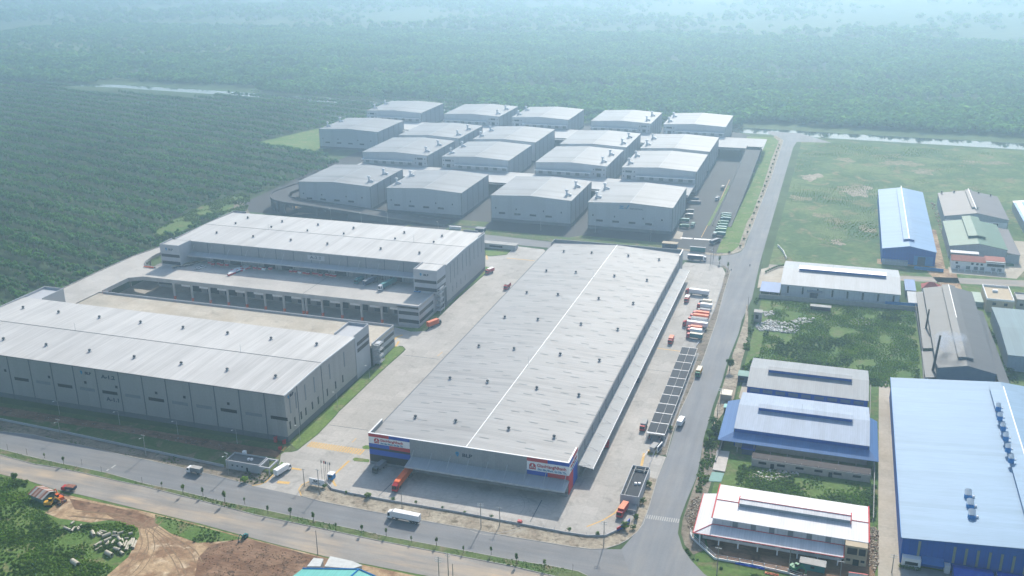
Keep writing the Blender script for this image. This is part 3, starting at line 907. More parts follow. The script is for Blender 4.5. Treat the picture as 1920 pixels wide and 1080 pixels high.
M['wall_a1'] = ribbed('taupe_sheet_wall', (0.345, 0.345, 0.345), 0, 1.0, 0.07, 0.6, 0.06, 0.3)
M['wall_a1_side'] = ribbed('taupe_sheet_side_wall', (0.40, 0.385, 0.37), 1, 1.0, 0.07, 0.6, 0.06, 0.3)

# ---- front left two-storey warehouse ----------------------------------------------
A = thing('warehouse', 'pale roofed two storey warehouse lettered A-1.2 and A-1.1 beside the front road', 'warehouse')
AX0, AX1, AY0, AY1, AE, AR = -264.0, -46.0, 6.6, 79.5, 24.6, 25.5
b = MB()
b.box(AX0, AX1, AY0, AY0 + 0.4, 0, AE - 0.35, 0)
b.box(AX1 - 0.4, AX1, AY0 + 0.4, AY1, 0, AE - 0.35, 2)
b.solid([(AX1 - 0.4, AY0 + 0.4, AE - 0.35), (AX1, AY0 + 0.4, AE - 0.35), (AX1, AY1, AE - 0.35), (AX1 - 0.4, AY1, AE - 0.35), (AX1 - 0.4, 43.05, AR - 0.4), (AX1, 43.05, AR - 0.4)],
        [(1, 2, 5), (0, 4, 3), (0, 1, 5, 4), (2, 3, 4, 5)], 2)
b.box(AX0, AX0 + 0.4, AY0 + 0.4, AY1, 0, AE - 0.35, 2)
b.box(AX0, AX1, AY1 - 0.4, AY1 - 0.002, 0, AE - 0.35, 0)
for k in range(16):
    x = -56.7 - 13.7 * k
    if x > AX0: b.box(x - 0.28, x + 0.28, AY0 - 0.14, AY0, 0, AE - 0.5, 1)
b.box(AX0, AX1 + 0.1, AY0 - 0.1, AY0 - 0.003, 0, 2.7, 3)
b.box(AX1 + 0.003, AX1 + 0.1, AY0, AY1, 0, 2.9, 3)
for y in (18, 42): b.box(AX1 + 0.003, AX1 + 0.14, y, y + 0.5, 0, AE - 0.5, 1)
b.build('wall', ['wall_a1', 'seam', 'wall_a1_side', 'plinth'], A)

b = gable_roof(AX0, AX1, AY0, AY1, AE, AR, 'x', 0.35, 0.15)
b.box(AX0, AX1, 42.85, 43.25, AR - 0.06, AR + 0.1, 1)
b.slab([(AX1 + 0.003, AY0, AE + 0.1), (AX1 + 0.3, AY0, AE + 0.1), (AX1 + 0.3, 43.05, AR + 0.1), (AX1 + 0.003, 43.05, AR + 0.1)], 0.6, 2)
b.slab([(AX1 + 0.003, 43.05, AR + 0.1), (AX1 + 0.3, 43.05, AR + 0.1), (AX1 + 0.3, AY1, AE + 0.1), (AX1 + 0.003, AY1, AE + 0.1)], 0.6, 2)
b.box(AX0, AX1, AY0 - 0.4, AY0 - 0.155, AE - 0.4, AE - 0.02, 1)
ar = b.build('roof', ['roof_pale', 'seam', 'ridge_white'], A)
for x in (-249, -224, -196, -168.5, -141, -113, -86.5, -59.5):
    roof_vent(ar, x, 63.3, AE + 0.5)
    if x > -240: roof_vent(ar, x, 22.3, AE + 0.45)
for x in (-195, -92): rod(ar, x, 43, AR, 4.5)


def parapet(b, pts, z0, z1, t=0.35, m=0, closed=False):
    """wall along a plan polyline with mitred joints"""
    n = len(pts)
    L, Rr = [], []
    for i in range(n):
        a = Vector(pts[i - 1]) if (i > 0 or closed) else None
        c = Vector(pts[(i + 1) % n]) if (i < n - 1 or closed) else None
        p = Vector(pts[i])
        d1 = (p - a).normalized() if a is not None else (c - p).normalized()
        d2 = (c - p).normalized() if c is not None else d1
        n1, n2 = Vector((-d1.y, d1.x)), Vector((-d2.y, d2.x))
        q = (n1 + n2)
        q = q / max(0.25, q.dot(n1))
        L.append(p + q * t / 2); Rr.append(p - q * t / 2)
    for i in range(n if closed else n - 1):
        j = (i + 1) % n
        b.prism([tuple(Rr[i]), tuple(Rr[j]), tuple(L[j]), tuple(L[i])], z0, z1, m)


# office corner at the right rear, flat roof behind a raised parapet
b = MB()
b.box(-58, -46, 79.6, 96.6, 0, AE - 0.4)
parapet(b, [(-57.8, 79.6), (-57.8, 96.4), (-46.2, 96.4), (-46.2, 79.6)], AE - 0.4, AE + 1.0, 0.4)
tw = b.build('office_block', 'wall_light', A)
for z0, z1 in ((18.3, 20.4), (14.6, 16.7)):
    MB().box(-45.997, -45.86, 82, 95.5, z0, z1).build('window', 'glass', tw)
b = MB()
b.box(-264, -250, 79.6, 97, 0, AE - 0.4)
parapet(b, [(-250.2, 79.6), (-250.2, 96.8), (-263.8, 96.8), (-263.8, 79.6)], AE - 0.4, AE + 1.0, 0.4)
b.box(-264, -263.6, 6.6, 79.6, AE - 0.3, AE + 1.0)
b.build('office_block', 'wall_light', A)
# front openings: long windows alternate with louvres
kinds = 'DLDLDLDLLDLD'
for k, c in enumerate(kinds):
    xc = -207 + 13.7 * k + 6.6
    MB().box(xc - 4.5, xc + 4.5, AY0 - 0.1, AY0 - 0.004, 11.3, 13.0).build('window' if c == 'D' else 'louvre', 'glass' if c == 'D' else 'louvre', A)
for k, xo in ((-2, 0), (-1, 4.0), (1, 4.5), (3, -0.5), (4, 4.5), (6, 0.5), (7, 3.0), (9, 0.2)):
    xc = -207 + 13.7 * k + 6.6 + xo
    if xc > AX0 + 2: MB().box(xc - 0.7, xc + 0.7, AY0 - 0.1, AY0 - 0.004, 15.2, 16.6).build('vent_opening', 'glass', A)
for y in (10.5, 16, 25, 34, 50, 66):
    MB().box(AX1 + 0.004, AX1 + 0.1, y, y + 1.1, 13.2, 21.5).build('window', 'louvre', A)
for y in (9, 13.5, 19.5, 24, 30.5, 36.5, 46, 55, 63):
    MB().box(AX1 + 0.004, AX1 + 0.1, y, y + 1.1, 5.6, 9.6).build('window', 'glass', A)
emblem(A, -161.2, AY0 - 0.16, 21.4, 1.0)
lettering('BLP', 2.0, 'ink', A, (-157.2, AY0 - 0.16, 21.2), '-y', 'lettering', 3.8, 0, 0.05)
lettering('A-1.2', 2.8, 'ink', A, (-145.2, AY0 - 0.16, 20.6), '-y', 'lettering', 8.2, 0, 0.08)
lettering('A-1.1', 2.8, 'ink', A, (-144.2, AY0 - 0.16, 8.4), '-y', 'lettering', 7.6, 0, 0.08)
emblem(A, AX1 + 0.16, 10.0, 22.2, 0.9, '+x')
lettering('BLP', 1.9, 'ink', A, (AX1 + 0.16, 13.0, 22.1), '+x', 'lettering', 3.4, 0, 0.05)
# the rear truck deck of this warehouse
D = 12.4
b = MB()
b.box(-250, -45.2, 96.7, 126.6, D - 1.3, D, 0)
b.box(-249.9, -58.1, 79.6, 96.7, D - 1.3, D - 0.002, 0)
b.box(-250, -45.2, 126.0, 126.55, 0.0, D - 1.35, 1)
b.box(-45.8, -45.25, 98.5, 126, 0.0, D - 1.35, 2)
dk = b.build('truck_deck', ['deck_tan', 'concrete_dk', 'wall_light'], A)
b = MB()
parapet(b, [(-247, 126.4), (-45.4, 126.4), (-45.4, 97.6)], D, D + 1.15, 0.4)
b.build('parapet', 'wall_light', dk)
MB().box(-247.6, -237, 126.62, 126.7, D - 0.6, D + 0.5).build('hazard_panel', 'orange', dk)
for z0, z1 in ((7.9, 9.8), (3.4, 5.3)):
    MB().box(-45.25 + 0.004, -45.1, 107, 125.5, z0, z1).build('window', 'glass', A)
b = MB()
for x in (-45.0, -41.6):
    for y in (98.2, 104.5):
        b.box(x, x + 0.2, y, y + 0.2, 0, 13.5)
for k in range(4):
    z = 1.6 + k * 3.6
    b.box(-45.0, -41.4, 98.2, 104.7, z, z + 0.15)
    b.box(-41.45, -41.4, 98.2, 104.7, z + 0.5, z + 1.1)
    b.box(-45, -41.4, 98.15, 98.2, z + 0.5, z + 1.1)
    b.slab([(-44.6, 99, z), (-42.8, 99, z), (-42.8, 104, z - 1.6 if k == 0 else z - 3.4), (-44.6, 104, z - 1.6 if k == 0 else z - 3.4)], 0.15)
b.build('escape_stair', 'steel', A)

M['wall_a2_side'] = ribbed('light_sheet_side_wall', (0.36, 0.365, 0.375), 1, 1.0, 0.06, 0.6, 0.06, 0.3)

# ---- rear left two-storey warehouse with the open truck court ----------------------
B2 = thing('warehouse', 'pale roofed two storey warehouse lettered A-2.2 above its upper truck court', 'warehouse')
BX0, BX1, BY0, BY1, BE, BR = -242.5, -40.5, 197.0, 270.0, 27.6, 28.4
DK = 13.0
b = MB()
b.box(BX0, BX1, BY0, BY0 + 0.4, 0, BE - 0.35, 0)
b.box(BX0, BX1, BY1 - 0.4, BY1, 0, BE - 0.35, 0)
b.box(BX0, BX0 + 0.4, BY0 + 0.4, BY1 - 0.4, 0, BE + 0.9, 2)
b.box(BX1 - 0.4, BX1, BY0 + 0.4, BY1 - 0.4, 0, BE - 0.35, 2)
b.solid([(BX1 - 0.4, BY0, BE - 0.35), (BX1, BY0, BE - 0.35), (BX1, BY1, BE - 0.35), (BX1 - 0.4, BY1, BE - 0.35), (BX1 - 0.4, 233.5, BR - 0.4), (BX1, 233.5, BR - 0.4)],
        [(1, 2, 5), (0, 4, 3), (0, 1, 5, 4), (2, 3, 4, 5)], 2)
for k in range(14):
    x = -56.5 - 13.3 * k
    b.box(x - 0.2, x + 0.2, BY0 - 0.14, BY0, DK, BE - 0.5, 1)
b.box(BX1 + 0.003, BX1 + 0.1, BY0 - 12, BY1, 0, 2.6, 3)
for x0, x1 in ((-56, -45), (-242.3, -231)):
    b.box(x0, x1, BY1 - 0.4, BY1 - 0.02, BE - 0.35, BE + 1.1, 2)
b.box(BX1 - 0.4, BX1, 258, BY1 - 0.4, BE - 0.3, BE + 1.1, 2)
b.build('wall', ['wall_grey', 'seam', 'wall_a2_side', 'plinth'], B2)
b = gable_roof(BX0 + 0.4, BX1, BY0, BY1 - 0.42, BE, BR, 'x', 0.35, 0.0)
b.box(BX0 + 0.4, BX1, 233.3, 233.65, BR - 0.06, BR + 0.1, 1)
b.slab([(BX1 + 0.003, BY0, BE + 0.1), (BX1 + 0.3, BY0, BE + 0.1), (BX1 + 0.3, 233.5, BR + 0.1), (BX1 + 0.003, 233.5, BR + 0.1)], 0.6, 2)
b.slab([(BX1 + 0.003, 233.5, BR + 0.1), (BX1 + 0.3, 233.5, BR + 0.1), (BX1 + 0.3, BY1, BE + 0.1), (BX1 + 0.003, BY1, BE + 0.1)], 0.6, 2)
b.box(-56.1, -41, 182.4, BY0 - 0.002, BE - 0.55, BE - 0.15, 0)
b.box(-244, -229.4, 183.4, BY0 - 0.002, BE - 0.55, BE - 0.15, 0)
br = b.build('roof', ['roof_pale', 'seam', 'ridge_white'], B2)
for x, ys in ((-221, (256, 240, 216)), (-191, (254, 239, 215)), (-161.5, (253.5, 238, 215)), (-133, (253, 238, 214)), (-93.5, (252.5, 237, 214)), (-65, (252, 237, 212.5))):
    for y in ys: roof_vent(br, x, y, BE + 0.45)
for x in (-190, -78): rod(br, x, 233.5, BR, 5)
for nm, x0, x1, y0 in (('r', -56.4, -40.6, 182), ('l', -244.4, -229, 183)):
    b = MB()
    b.box(x0, x1, y0, BY0 - 0.003, DK, BE - 0.6)
    pts = [(x0 + .2, BY0 - 0.2), (x0 + .2, y0 + .2), (x1 - .2, y0 + .2)] + ([(x1 - .2, BY0 - 0.2)] if nm == 'r' else [])
    if nm == 'l': pts = [(x1 - .2, BY0 - 0.2), (x1 - .2, y0 + .2), (x0 + .2, y0 + .2), (x0 + .2, BY0 - 0.2)]
    parapet(b, pts, BE - 0.6, BE + 0.8, 0.4)
    tw = b.build('office_block', 'wall_light', B2)
    for z0, z1 in ((19.6, 21.6), (14.4, 16.6)):
        MB().box(x0 + 0.7, x1 - 0.3, y0 - 0.12, y0 - 0.004, z0, z1).build('window', 'glass', tw)
        if nm == 'r': MB().box(x1 + 0.004, x1 + 0.12, y0 + 0.3, y0 + 14, z0, z1).build('window', 'glass', tw)
    emblem(tw, x0 + 5, y0 - 0.1, 25.2, 0.95)
    lettering('BLP', 1.9, 'ink', tw, (x0 + 8.6, y0 - 0.1, 25.0), '-y', 'lettering', 3.4, 0, 0.05)
for y in (204, 211, 217, 226, 233, 240, 248, 256, 263):
    MB().box(BX1 + 0.004, BX1 + 0.1, y, y + 0.9, 13 + (y % 3), 25.6).build('window', 'louvre', B2)
for y in (207, 214, 222, 230): MB().box(BX1 + 0.004, BX1 + 0.1, y, y + 0.9, 6, 10).build('window', 'louvre', B2)
cn = strut_canopy(B2, -229, -56.6, BY0, BY0 - 6.5, 20.2, 19.2, '-y', 13, 24.6)
for k in range(13):
    x = -226 + k * 13.3
    MB().box(x, x + 8.4, BY0 - 0.12, BY0 - 0.006, DK + 0.2, DK + 4.6).build('dock_door', 'glass' if k % 3 else 'louvre', B2)
MB().box(-139, -126.5, BY0 - 0.28, BY0 - 0.15, 22.3, 25.6).build('name_board', 'wall_light', B2)
lettering('A-2.2', 2.6, 'ink', B2, (-133, BY0 - 0.3, 24), '-y', 'lettering', 8.2, 0, 0.03)

T = thing('truck_deck', 'raised concrete truck court on round columns in front of the A-2.2 warehouse', 'truck deck')
deck_poly = [(-277, 97.2), (-278, 162), (-277, 195), (-272, 222), (-268, 285), (-246, 285), (-247, 222), (-262.5, 212), (-262.5, 196), (-259.5, 184), (-254, 178), (-244.6, 176), (-244.6, 182.8), (-229, 182.8), (-229, 196.8), (-56.6, 196.8), (-56.6, 181.8), (-43, 181.8),
             (-43, 157), (-240, 157), (-248.5, 152), (-248.5, 127), (-250.2, 126), (-250.2, 97.2)]
from mathutils.geometry import tessellate_polygon
MB().prism(deck_poly, DK - 1.2, DK).build('deck_slab', 'deck', T)
b = MB()
parapet(b, [(-248.3, 127.2), (-248.3, 152), (-240, 157.2), (-57, 157.2)], DK - 1.6, DK + 1.0, 0.5)
b.build('parapet', 'concrete', T)
b = MB()
parapet(b, [(-276.7, 97.4), (-277.7, 162), (-276.7, 195), (-271.7, 222), (-267.7, 285)], DK - 0.2, DK + 0.6, 0.3)
b.build('parapet', 'concrete', T)
b = MB()
parapet(b, [(-247, 222), (-262.3, 212), (-262.3, 196), (-259.3, 184), (-254, 178.2), (-244.6, 176.2)], DK - 0.2, DK + 1.0, 0.3)
b.build('parapet', 'concrete', T)
MB().box(-254, -246, 175.6, 176.0, DK + 0.2, DK + 0.9).build('hazard_panel', 'orange', T)
MB().box(-123, -122.6, 157.6, 196, DK + 0.003, DK + 0.02).build('expansion_joint', 'seam', T)
cols = [-218 + 13.63 * k for k in range(12)]
for x in cols + [-120.2]:
    b = MB()
    b.tube((x, 158.4, 0.0), (x, 158.4, DK - 1.25), 0.8, 0.8, 14)
    cl = b.build('column', 'deck', T)
    MB().tube((x, 158.4, 0.0), (x, 158.4, 2.2), 0.85, 0.85, 14).build('hazard_sleeve', 'orange', cl)
for x in (-276, -262): 
    for y in (110, 130, 150, 170, 190, 210): MB().tube((x, y, 0), (x, y, DK - 1.25), 0.6, 0.6, 10).build('column', 'concrete', T)
# lower storey behind the columns
b = MB()
b.box(-230, -57, 172, 172.5, 0, DK - 1.25, 0)
b.box(-57, -43, 157.6, 196, 0, DK - 1.25, 1)
b.box(-57, -43, 157, 157.58, DK - 1.25, DK + 1.0, 1)
b.box(-43.4, -42.9, 157.6, 181.7, DK + 0.003, DK + 1.0, 1)
b.box(-244, -230, 176, 196, 0, DK - 1.25, 1)
lw = b.build('lower_storey', ['concrete_dk', 'wall_light'], T)
for z0, z1 in ((7.4, 9.6), (2.2, 4.4)):
    MB().box(-56.4, -43.2, 157.48, 157.594, z0, z1).build('window', 'glass', lw)
    MB().box(-42.996, -42.88, 158.5, 180, z0, z1).build('window', 'glass', lw)
    MB().box(-243.5, -231, 175.88, 175.994, z0, z1).build('window', 'glass', lw)
for k in range(12):
    x = -216 + k * 13.63
    MB().box(x, x + 9, 171.86, 171.994, 1.2, 6.2).build('dock_door', 'glass', lw)
    MB().box(x + 2.5, x + 9.5, 160.4, 160.7, 8.6, 11.6).build('dock_hood', 'white', lw)
MB().prism([(-262, 176), (-244.7, 176), (-244.7, 222), (-252, 222), (-262, 212)], 6.0, 6.6).build('sun_blocking_slab', 'concrete_dk', T)  # slab added under the pit opening to block sunlight and hide the grass
sheet('lower_court', rect(-262, -43.2, 126.7, 184), 0.095, 'yard')
b = MB()
for x in (-42.6, -39.2):
    for y in (182.4, 189):
        b.box(x, x + 0.2, y, y + 0.2, 0, 17)
for k in range(5):
    z = 1.6 + k * 3.6
    b.box(-42.6, -39.0, 182.4, 189.2, z, z + 0.15)
    b.box(-39.05, -39.0, 182.4, 189.2, z + 0.5, z + 1.1)
    b.slab([(-42.2, 183, z), (-40.6, 183, z), (-40.6, 188, z - 1.6 if k == 0 else z - 3.4), (-42.2, 188, z - 1.6 if k == 0 else z - 3.4)], 0.15)
b.build('escape_stair', 'steel', B2)
# ================================================================ logistics estate: 18 gridded warehouses
GX = [(-356, -285), (-256, -187), (-172, -104), (-78, -10), (4, 71.5)]
GY = {'front': (391, 459), 'second': (517, 590), 'third': (603, 675), 'back': (733, 804)}
ORD = ['first', 'second', 'third', 'fourth', 'fifth']
ex = MB()
ex.box(-1.1, 1.1, -1.1, 1.1, -1.2, 0.5, 0)
ex.tube((0, 0, 0.5), (0, 0, 3.6), 0.85, 0.8, 10, 0)
ex.lathe((0, 0, 3.6), [(0.8, 0), (1.5, 0.25), (1.6, 0.8), (1.0, 1.35), (0.02, 1.45)], 12, 0)
ex.tube((0, 0, 1.2), (2.6, 0.6, 0.6), 0.7, 0.9, 10, 0)
ex.box(2.0, 3.9, -0.3, 1.6, -1.0, 1.2, 0)
EXH = ex.mesh('exhaust_fan', ['white'])


def estate_house(col, row, label):
    x0, x1 = GX[col]
    y0, y1 = GY[row]
    if row == 'second' and col == 0:
        y0, y1 = 613, 682
    H, HR = 21.6, 23.4
    o = thing('warehouse', label, 'warehouse', (x0, y0, 0), 0, 'gridded estate warehouses')
    w, d = x1 - x0, y1 - y0
    xm = w / 2
    b = MB()
    b.box(0, 0.4, 0.4, d - 0.4, 0, H - 0.3, 2)
    b.box(w - 0.4, w, 0.4, d - 0.4, 0, H - 0.3, 2)
    for ya, yb in ((0, 0.4), (d - 0.4, d)):
        b.solid([(0, ya, 0), (w, ya, 0), (w, ya, H - 0.25), (xm, ya, HR - 0.25), (0, ya, H - 0.25), (0, yb, 0), (w, yb, 0), (w, yb, H - 0.25), (xm, yb, HR - 0.25), (0, yb, H - 0.25)],
                [(0, 1, 2, 3, 4), (9, 8, 7, 6, 5), (0, 5, 6, 1), (1, 6, 7, 2), (2, 7, 8, 3), (3, 8, 9, 4), (4, 9, 5, 0)], 0)
    for k in range(6):
        y = 0.2 + (d - 0.7) * k / 5
        b.box(w, w + 0.12, y, y + 0.55, 0, H - 0.4, 1)
        b.box(-0.12, 0, y, y + 0.55, 0, H - 0.4, 1)
    b.box(-0.1, w + 0.1, -0.1, -0.003, 0, 2.6, 3)
    b.box(w + 0.003, w + 0.1, -0.1, d, 0, 2.2, 3)
    b.box(0.01, 0.3, -0.12, -0.004, 2.6, H - 0.4, 1)
    b.box(w - 0.3, w - 0.01, -0.12, -0.004, 2.6, H - 0.4, 1)
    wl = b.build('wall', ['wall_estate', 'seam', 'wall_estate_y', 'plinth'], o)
    b = MB()
    for xa, xb, za, zb in ((-0.25, xm, H, HR), (xm, w + 0.25, HR, H)):
        b.slab([(xa, -0.2, za), (xb, -0.2, zb), (xb, d + 0.2, zb), (xa, d + 0.2, za)], 0.28, 0)
    b.box(xm - 0.35, xm + 0.35, -0.2, d + 0.2, HR - 0.04, HR + 0.08, 1)
    rf = b.build('roof', ['roof_estate', 'seam_light'], o)
    if (col, row) in ((4, 'third'), (4, 'back'), (3, 'back'), (2, 'second')):
        sk = MB()
        for k in range(5):
            y = d * (.12 + .17 * k)
            sk.slab([(2.5, y, H + (HR - H) * 2.5 / xm + .06), (xm - 2, y, HR - (HR - H) * 2 / xm + .06), (xm - 2, y + 1.4, HR - (HR - H) * 2 / xm + .06), (2.5, y + 1.4, H + (HR - H) * 2.5 / xm + .06)], .04)
        sk.build('rooflight', 'rooflight_pale', rf)
    left = col % 2 == 0
    for f in (0.2, 0.63):
        e = bpy.data.objects.new('exhaust_fan', EXH)
        COL.objects.link(e)
        e.parent = rf
        e.location = (3.6 if left else w - 7.4, d * f, H + (HR - H) * 0.11 + 0.5)
    if row in ('front',) or (row == 'second' and col == 0):
        for k in range(4):
            xc = w * (0.14 + 0.195 * k)
            MB().box(xc - 2.7, xc + 2.7, -0.1, -0.004, 6.4, 7.9).build('window', 'glass', o)
        for f in (0.06, 0.32, 0.66, 0.88):
            MB().box(w * f - 0.5, w * f + 0.5, -0.1, -0.004, 10.6, 11.9).build('vent_opening', 'glass', o)
        MB().tube((w * 0.8, -0.15, 2.6), (w * 0.8, -0.15, H - 0.4), 0.12, 0.12, 6).build('downpipe', 'steel', o)
    elif row in ('second', 'back'):
        a, c = (0.5, w * 0.2) if left else (w * 0.8, w - 0.5)
        ca, cc = (w * 0.21, w - 0.6) if left else (0.6, w * 0.79)
        cp = MB()
        cp.slab([(ca, -4.5, 15.4), (cc, -4.5, 15.4), (cc, 0.0, 15.9), (ca, 0.0, 15.9)], 0.3, 0)
        cp.box(ca, cc, -4.7, -4.505, 15.0, 15.7, 1)
        cp = cp.build('canopy', ['canopy', 'white'], o)
        for k in range(6):
            x = ca + (cc - ca) * (k + 0.5) / 6
            MB().tube((x, -0.1, 18.2), (x, -3.6, 15.6), 0.1, 0.1, 5).build('strut', 'steel', cp)
            MB().box(x - 1.9, x + 1.9, -0.12, -0.005, 11.3, 14.4).build('dock_door', 'louvre', o)
        m = (a + c) / 2
        ob = MB().box(a, c, -0.14, -0.006, 11.0, 21.0).build('office_front', 'wall_light', o)
        MB().box(m - 3.6, m + 2.4, -0.24, -0.15, 17.2, 19.0).build('window', 'glass', ob)
        MB().box(m - 2.2, m + 1.6, -0.24, -0.15, 11.4, 14.6).build('door', 'glass', ob)
        for dx in (-5.2, 4.6):
            for z in (13.2, 17.4): MB().box(m + dx - 0.45, m + dx + 0.45, -0.24, -0.15, z, z + 1.2).build('window', 'glass', ob)
    return o


M['rooflight_pale'] = plain('pale_rooflight', (0.42, 0.45, 0.47), 0.7, 0.05, spec=0.1)
M['duct'] = plain('galvanised_duct', (0.68, 0.69, 0.70), 0.45, 0.08)
M['seam_light'] = plain('grey_ridge', (0.33, 0.35, 0.37), 0.6)
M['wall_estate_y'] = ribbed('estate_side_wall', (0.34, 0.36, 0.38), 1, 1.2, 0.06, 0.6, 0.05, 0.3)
EXH.materials.clear(); EXH.materials.append(M['duct'])
for c in (1, 2, 3, 4):
    t_ = {1: 'beside the curved ramp', 2: 'second from the curved ramp', 3: 'third from the curved ramp', 4: 'with a blue logo on its gable'}[c]
    h = estate_house(c, 'front', 'grey gabled warehouse in the estate front row, ' + t_)
    if c == 4:
        b = MB()
        w = 67.5
        b.face([(24.5, -0.14, 18.2), (28.6, -0.14, 18.2), (29.2, -0.14, 19.0), (26.4, -0.14, 19.0), (29.6, -0.14, 20.6), (25.6, -0.14, 20.6), (25.2, -0.14, 19.9), (27.6, -0.14, 19.9)])
        b.face([(30.4, -0.14, 18.2), (31.2, -0.14, 18.2), (33.4, -0.14, 21.4), (32.5, -0.14, 21.4)])
        b.build('emblem', 'cyan', h)
        lettering('m', 2.6, 'navy', h, (30.3, -0.14, 18.95), '-y', 'lettering', 2.0)
        lettering('INDUSTRIAL', 1.7, 'navy', h, (39.0, -0.14, 18.6), '-y', 'lettering', 10.5, 0, 0.02)
estate_house(0, 'second', 'grey gabled warehouse standing alone at the estate edge by the bright grass clearing')
for r, nm in (('second', 'in the second row'), ('third', 'in the third row')):
    for c in (1, 2, 3, 4):
        estate_house(c, r, 'grey gabled estate warehouse %s, %s from the plantation' % (nm, ORD[c - 1]))
for c in range(5):
    estate_house(c, 'back', 'grey gabled estate warehouse in the farthest row, %s from the plantation side' % ORD[c])

M['ramp'] = asphalt('ramp_asphalt', (0.07, 0.074, 0.08), 1, 0.12)
M['ramp_wall'] = plain('dark_ramp_wall', (0.11, 0.122, 0.135), 0.85, 0.15, 0.2)
M['court'] = paved('court_concrete', (0.50, 0.495, 0.48), 8.0, 0.1, 0.85, 0.85, 0.15)
CZ = 10.6
for y0, y1, x0, x1, lb in ((459.3, 516.7, -258, 71.4, 'raised concrete loading court between the front and second warehouse rows'),
                           (675.3, 732.7, -358, 116, 'raised concrete loading court before the farthest warehouse row')):
    c = thing('loading_court', lb, 'loading court')
    b = MB()
    b.box(x0, x1, y0 + (12 if y0 < 600 else 0), y1, CZ - 1.0, CZ, 0)
    b.build('deck_slab', 'court', c)
    b = MB()
    parapet(b, [(x0 + .2, y0 + 12.2 if y0 < 600 else y0 + 7.4), (x1 - .2, y0 + 12.2 if y0 < 600 else y0 + 0.2)], CZ, CZ + 0.9, 0.3)
    b.build('parapet', 'ramp_wall', c)
    for k in range(24):
        x = x0 + 3 + (x1 - x0 - 6) * k / 23
        MB().tube((x, y0 + 13.5, 0), (x, y0 + 13.5, CZ - 1.05), 0.6, 0.6, 8).build('column', 'ramp_wall', c)


def ramp_ribbon(label, line, hw, cols=True):
    """sloping road on columns: line of (x, y, z)"""
    o = thing('access_ramp', label, 'ramp')
    n = len(line)
    L, Rr = [], []
    for i, p in enumerate(line):
        a, c = Vector(line[max(0, i - 1)][:2]), Vector(line[min(n - 1, i + 1)][:2])
        d = (c - a).normalized()
        L.append(Vector((p[0] - d.y * hw, p[1] + d.x * hw, p[2])))
        Rr.append(Vector((p[0] + d.y * hw, p[1] - d.x * hw, p[2])))
    b, pl, pr = MB(), MB(), MB()
    for i in range(n - 1):
        b.slab([Rr[i], Rr[i + 1], L[i + 1], L[i]], 0.9)
        for q, E_, s in ((pl, L, 1), (pr, Rr, -1)):
            e0, e1 = E_[i], E_[i + 1]
            c0, c1 = Vector(line[i]), Vector(line[i + 1])
            i0, i1 = e0 + (c0 - e0).normalized() * 0.35, e1 + (c1 - e1).normalized() * 0.35
            lo = -1.3 if cols or min(e0.z, e1.z) > 4.5 else -max(e0.z, e1.z)
            vs = [e0 + Vector((0, 0, lo)), i0 + Vector((0, 0, lo)), i1 + Vector((0, 0, lo)), e1 + Vector((0, 0, lo))] + [v + Vector((0, 0, 0.95)) for v in (e0, i0, i1, e1)]
            q.solid(vs, [(0, 3, 2, 1), (4, 5, 6, 7), (0, 1, 5, 4), (1, 2, 6, 5), (2, 3, 7, 6), (3, 0, 4, 7)])
    b.build('road_deck', 'ramp', o)
    pl.build('parapet', 'ramp_wall', o)
    pr.build('parapet', 'ramp_wall', o)
    return o, L, Rr


def arc(cx, cy, r, a0, a1, z0, z1, n=12):
    return [(cx + r * math.cos(R(a0 + (a1 - a0) * k / n)), cy + r * math.sin(R(a0 + (a1 - a0) * k / n)), z0 + (z1 - z0) * k / n) for k in range(n + 1)]


line = [(-110, 372, 0.2), (-135, 371, 1.6), (-165, 370.5, 3.8), (-195, 370.5, 6.0), (-225, 371, 7.8), (-250, 372, 9.0)] + arc(-253, 392, 20, 270, 172, 9.3, CZ, 12)[1:] + [(-270, 410, CZ), (-264, 440, CZ), (-257, 470, CZ), (-251, 500, CZ)]
rp, L, Rr = ramp_ribbon('curved dark ramp winding up to the estate court beside the plantation', line, 8.2, False)
for k in range(4, len(line), 2):
    for E_ in (L, Rr):
        p = E_[k] + (Vector(line[k]) - E_[k]) * 0.15
        MB().box(p.x - 0.7, p.x + 0.7, p.y - 0.7, p.y + 0.7, 0, p.z - 0.95).build('column', 'ramp_wall', rp)
line = [(106, 424, 0.15), (106, 450, 0.5), (106.5, 500, 2.6), (107, 560, 5.6), (107, 620, 8.4), (107, 672, CZ), (107, 690, CZ)]
rp, L, Rr = ramp_ribbon('straight dark ramp rising along the roadside lawn of the estate', line, 7.6, False)
for k in range(2, 6):
    for E_ in (L, Rr):
        p = E_[k] + (Vector(line[k]) - E_[k]) * 0.15
        MB().box(p.x - 0.7, p.x + 0.7, p.y - 0.7, p.y + 0.7, 0, p.z - 0.95).build('column', 'ramp_wall', rp)
stroke('dividing_island', [(95.5, 424), (96, 520), (96.5, 560)], 2.2, 0.09, 'grass')
# ================================================================ factories right of the main road
def sheet_roof(name, c, axis, period=1.0):
    M[name] = ribbed(name + '_sheet', c, axis, period, 0.08, 0.42, 0.1)


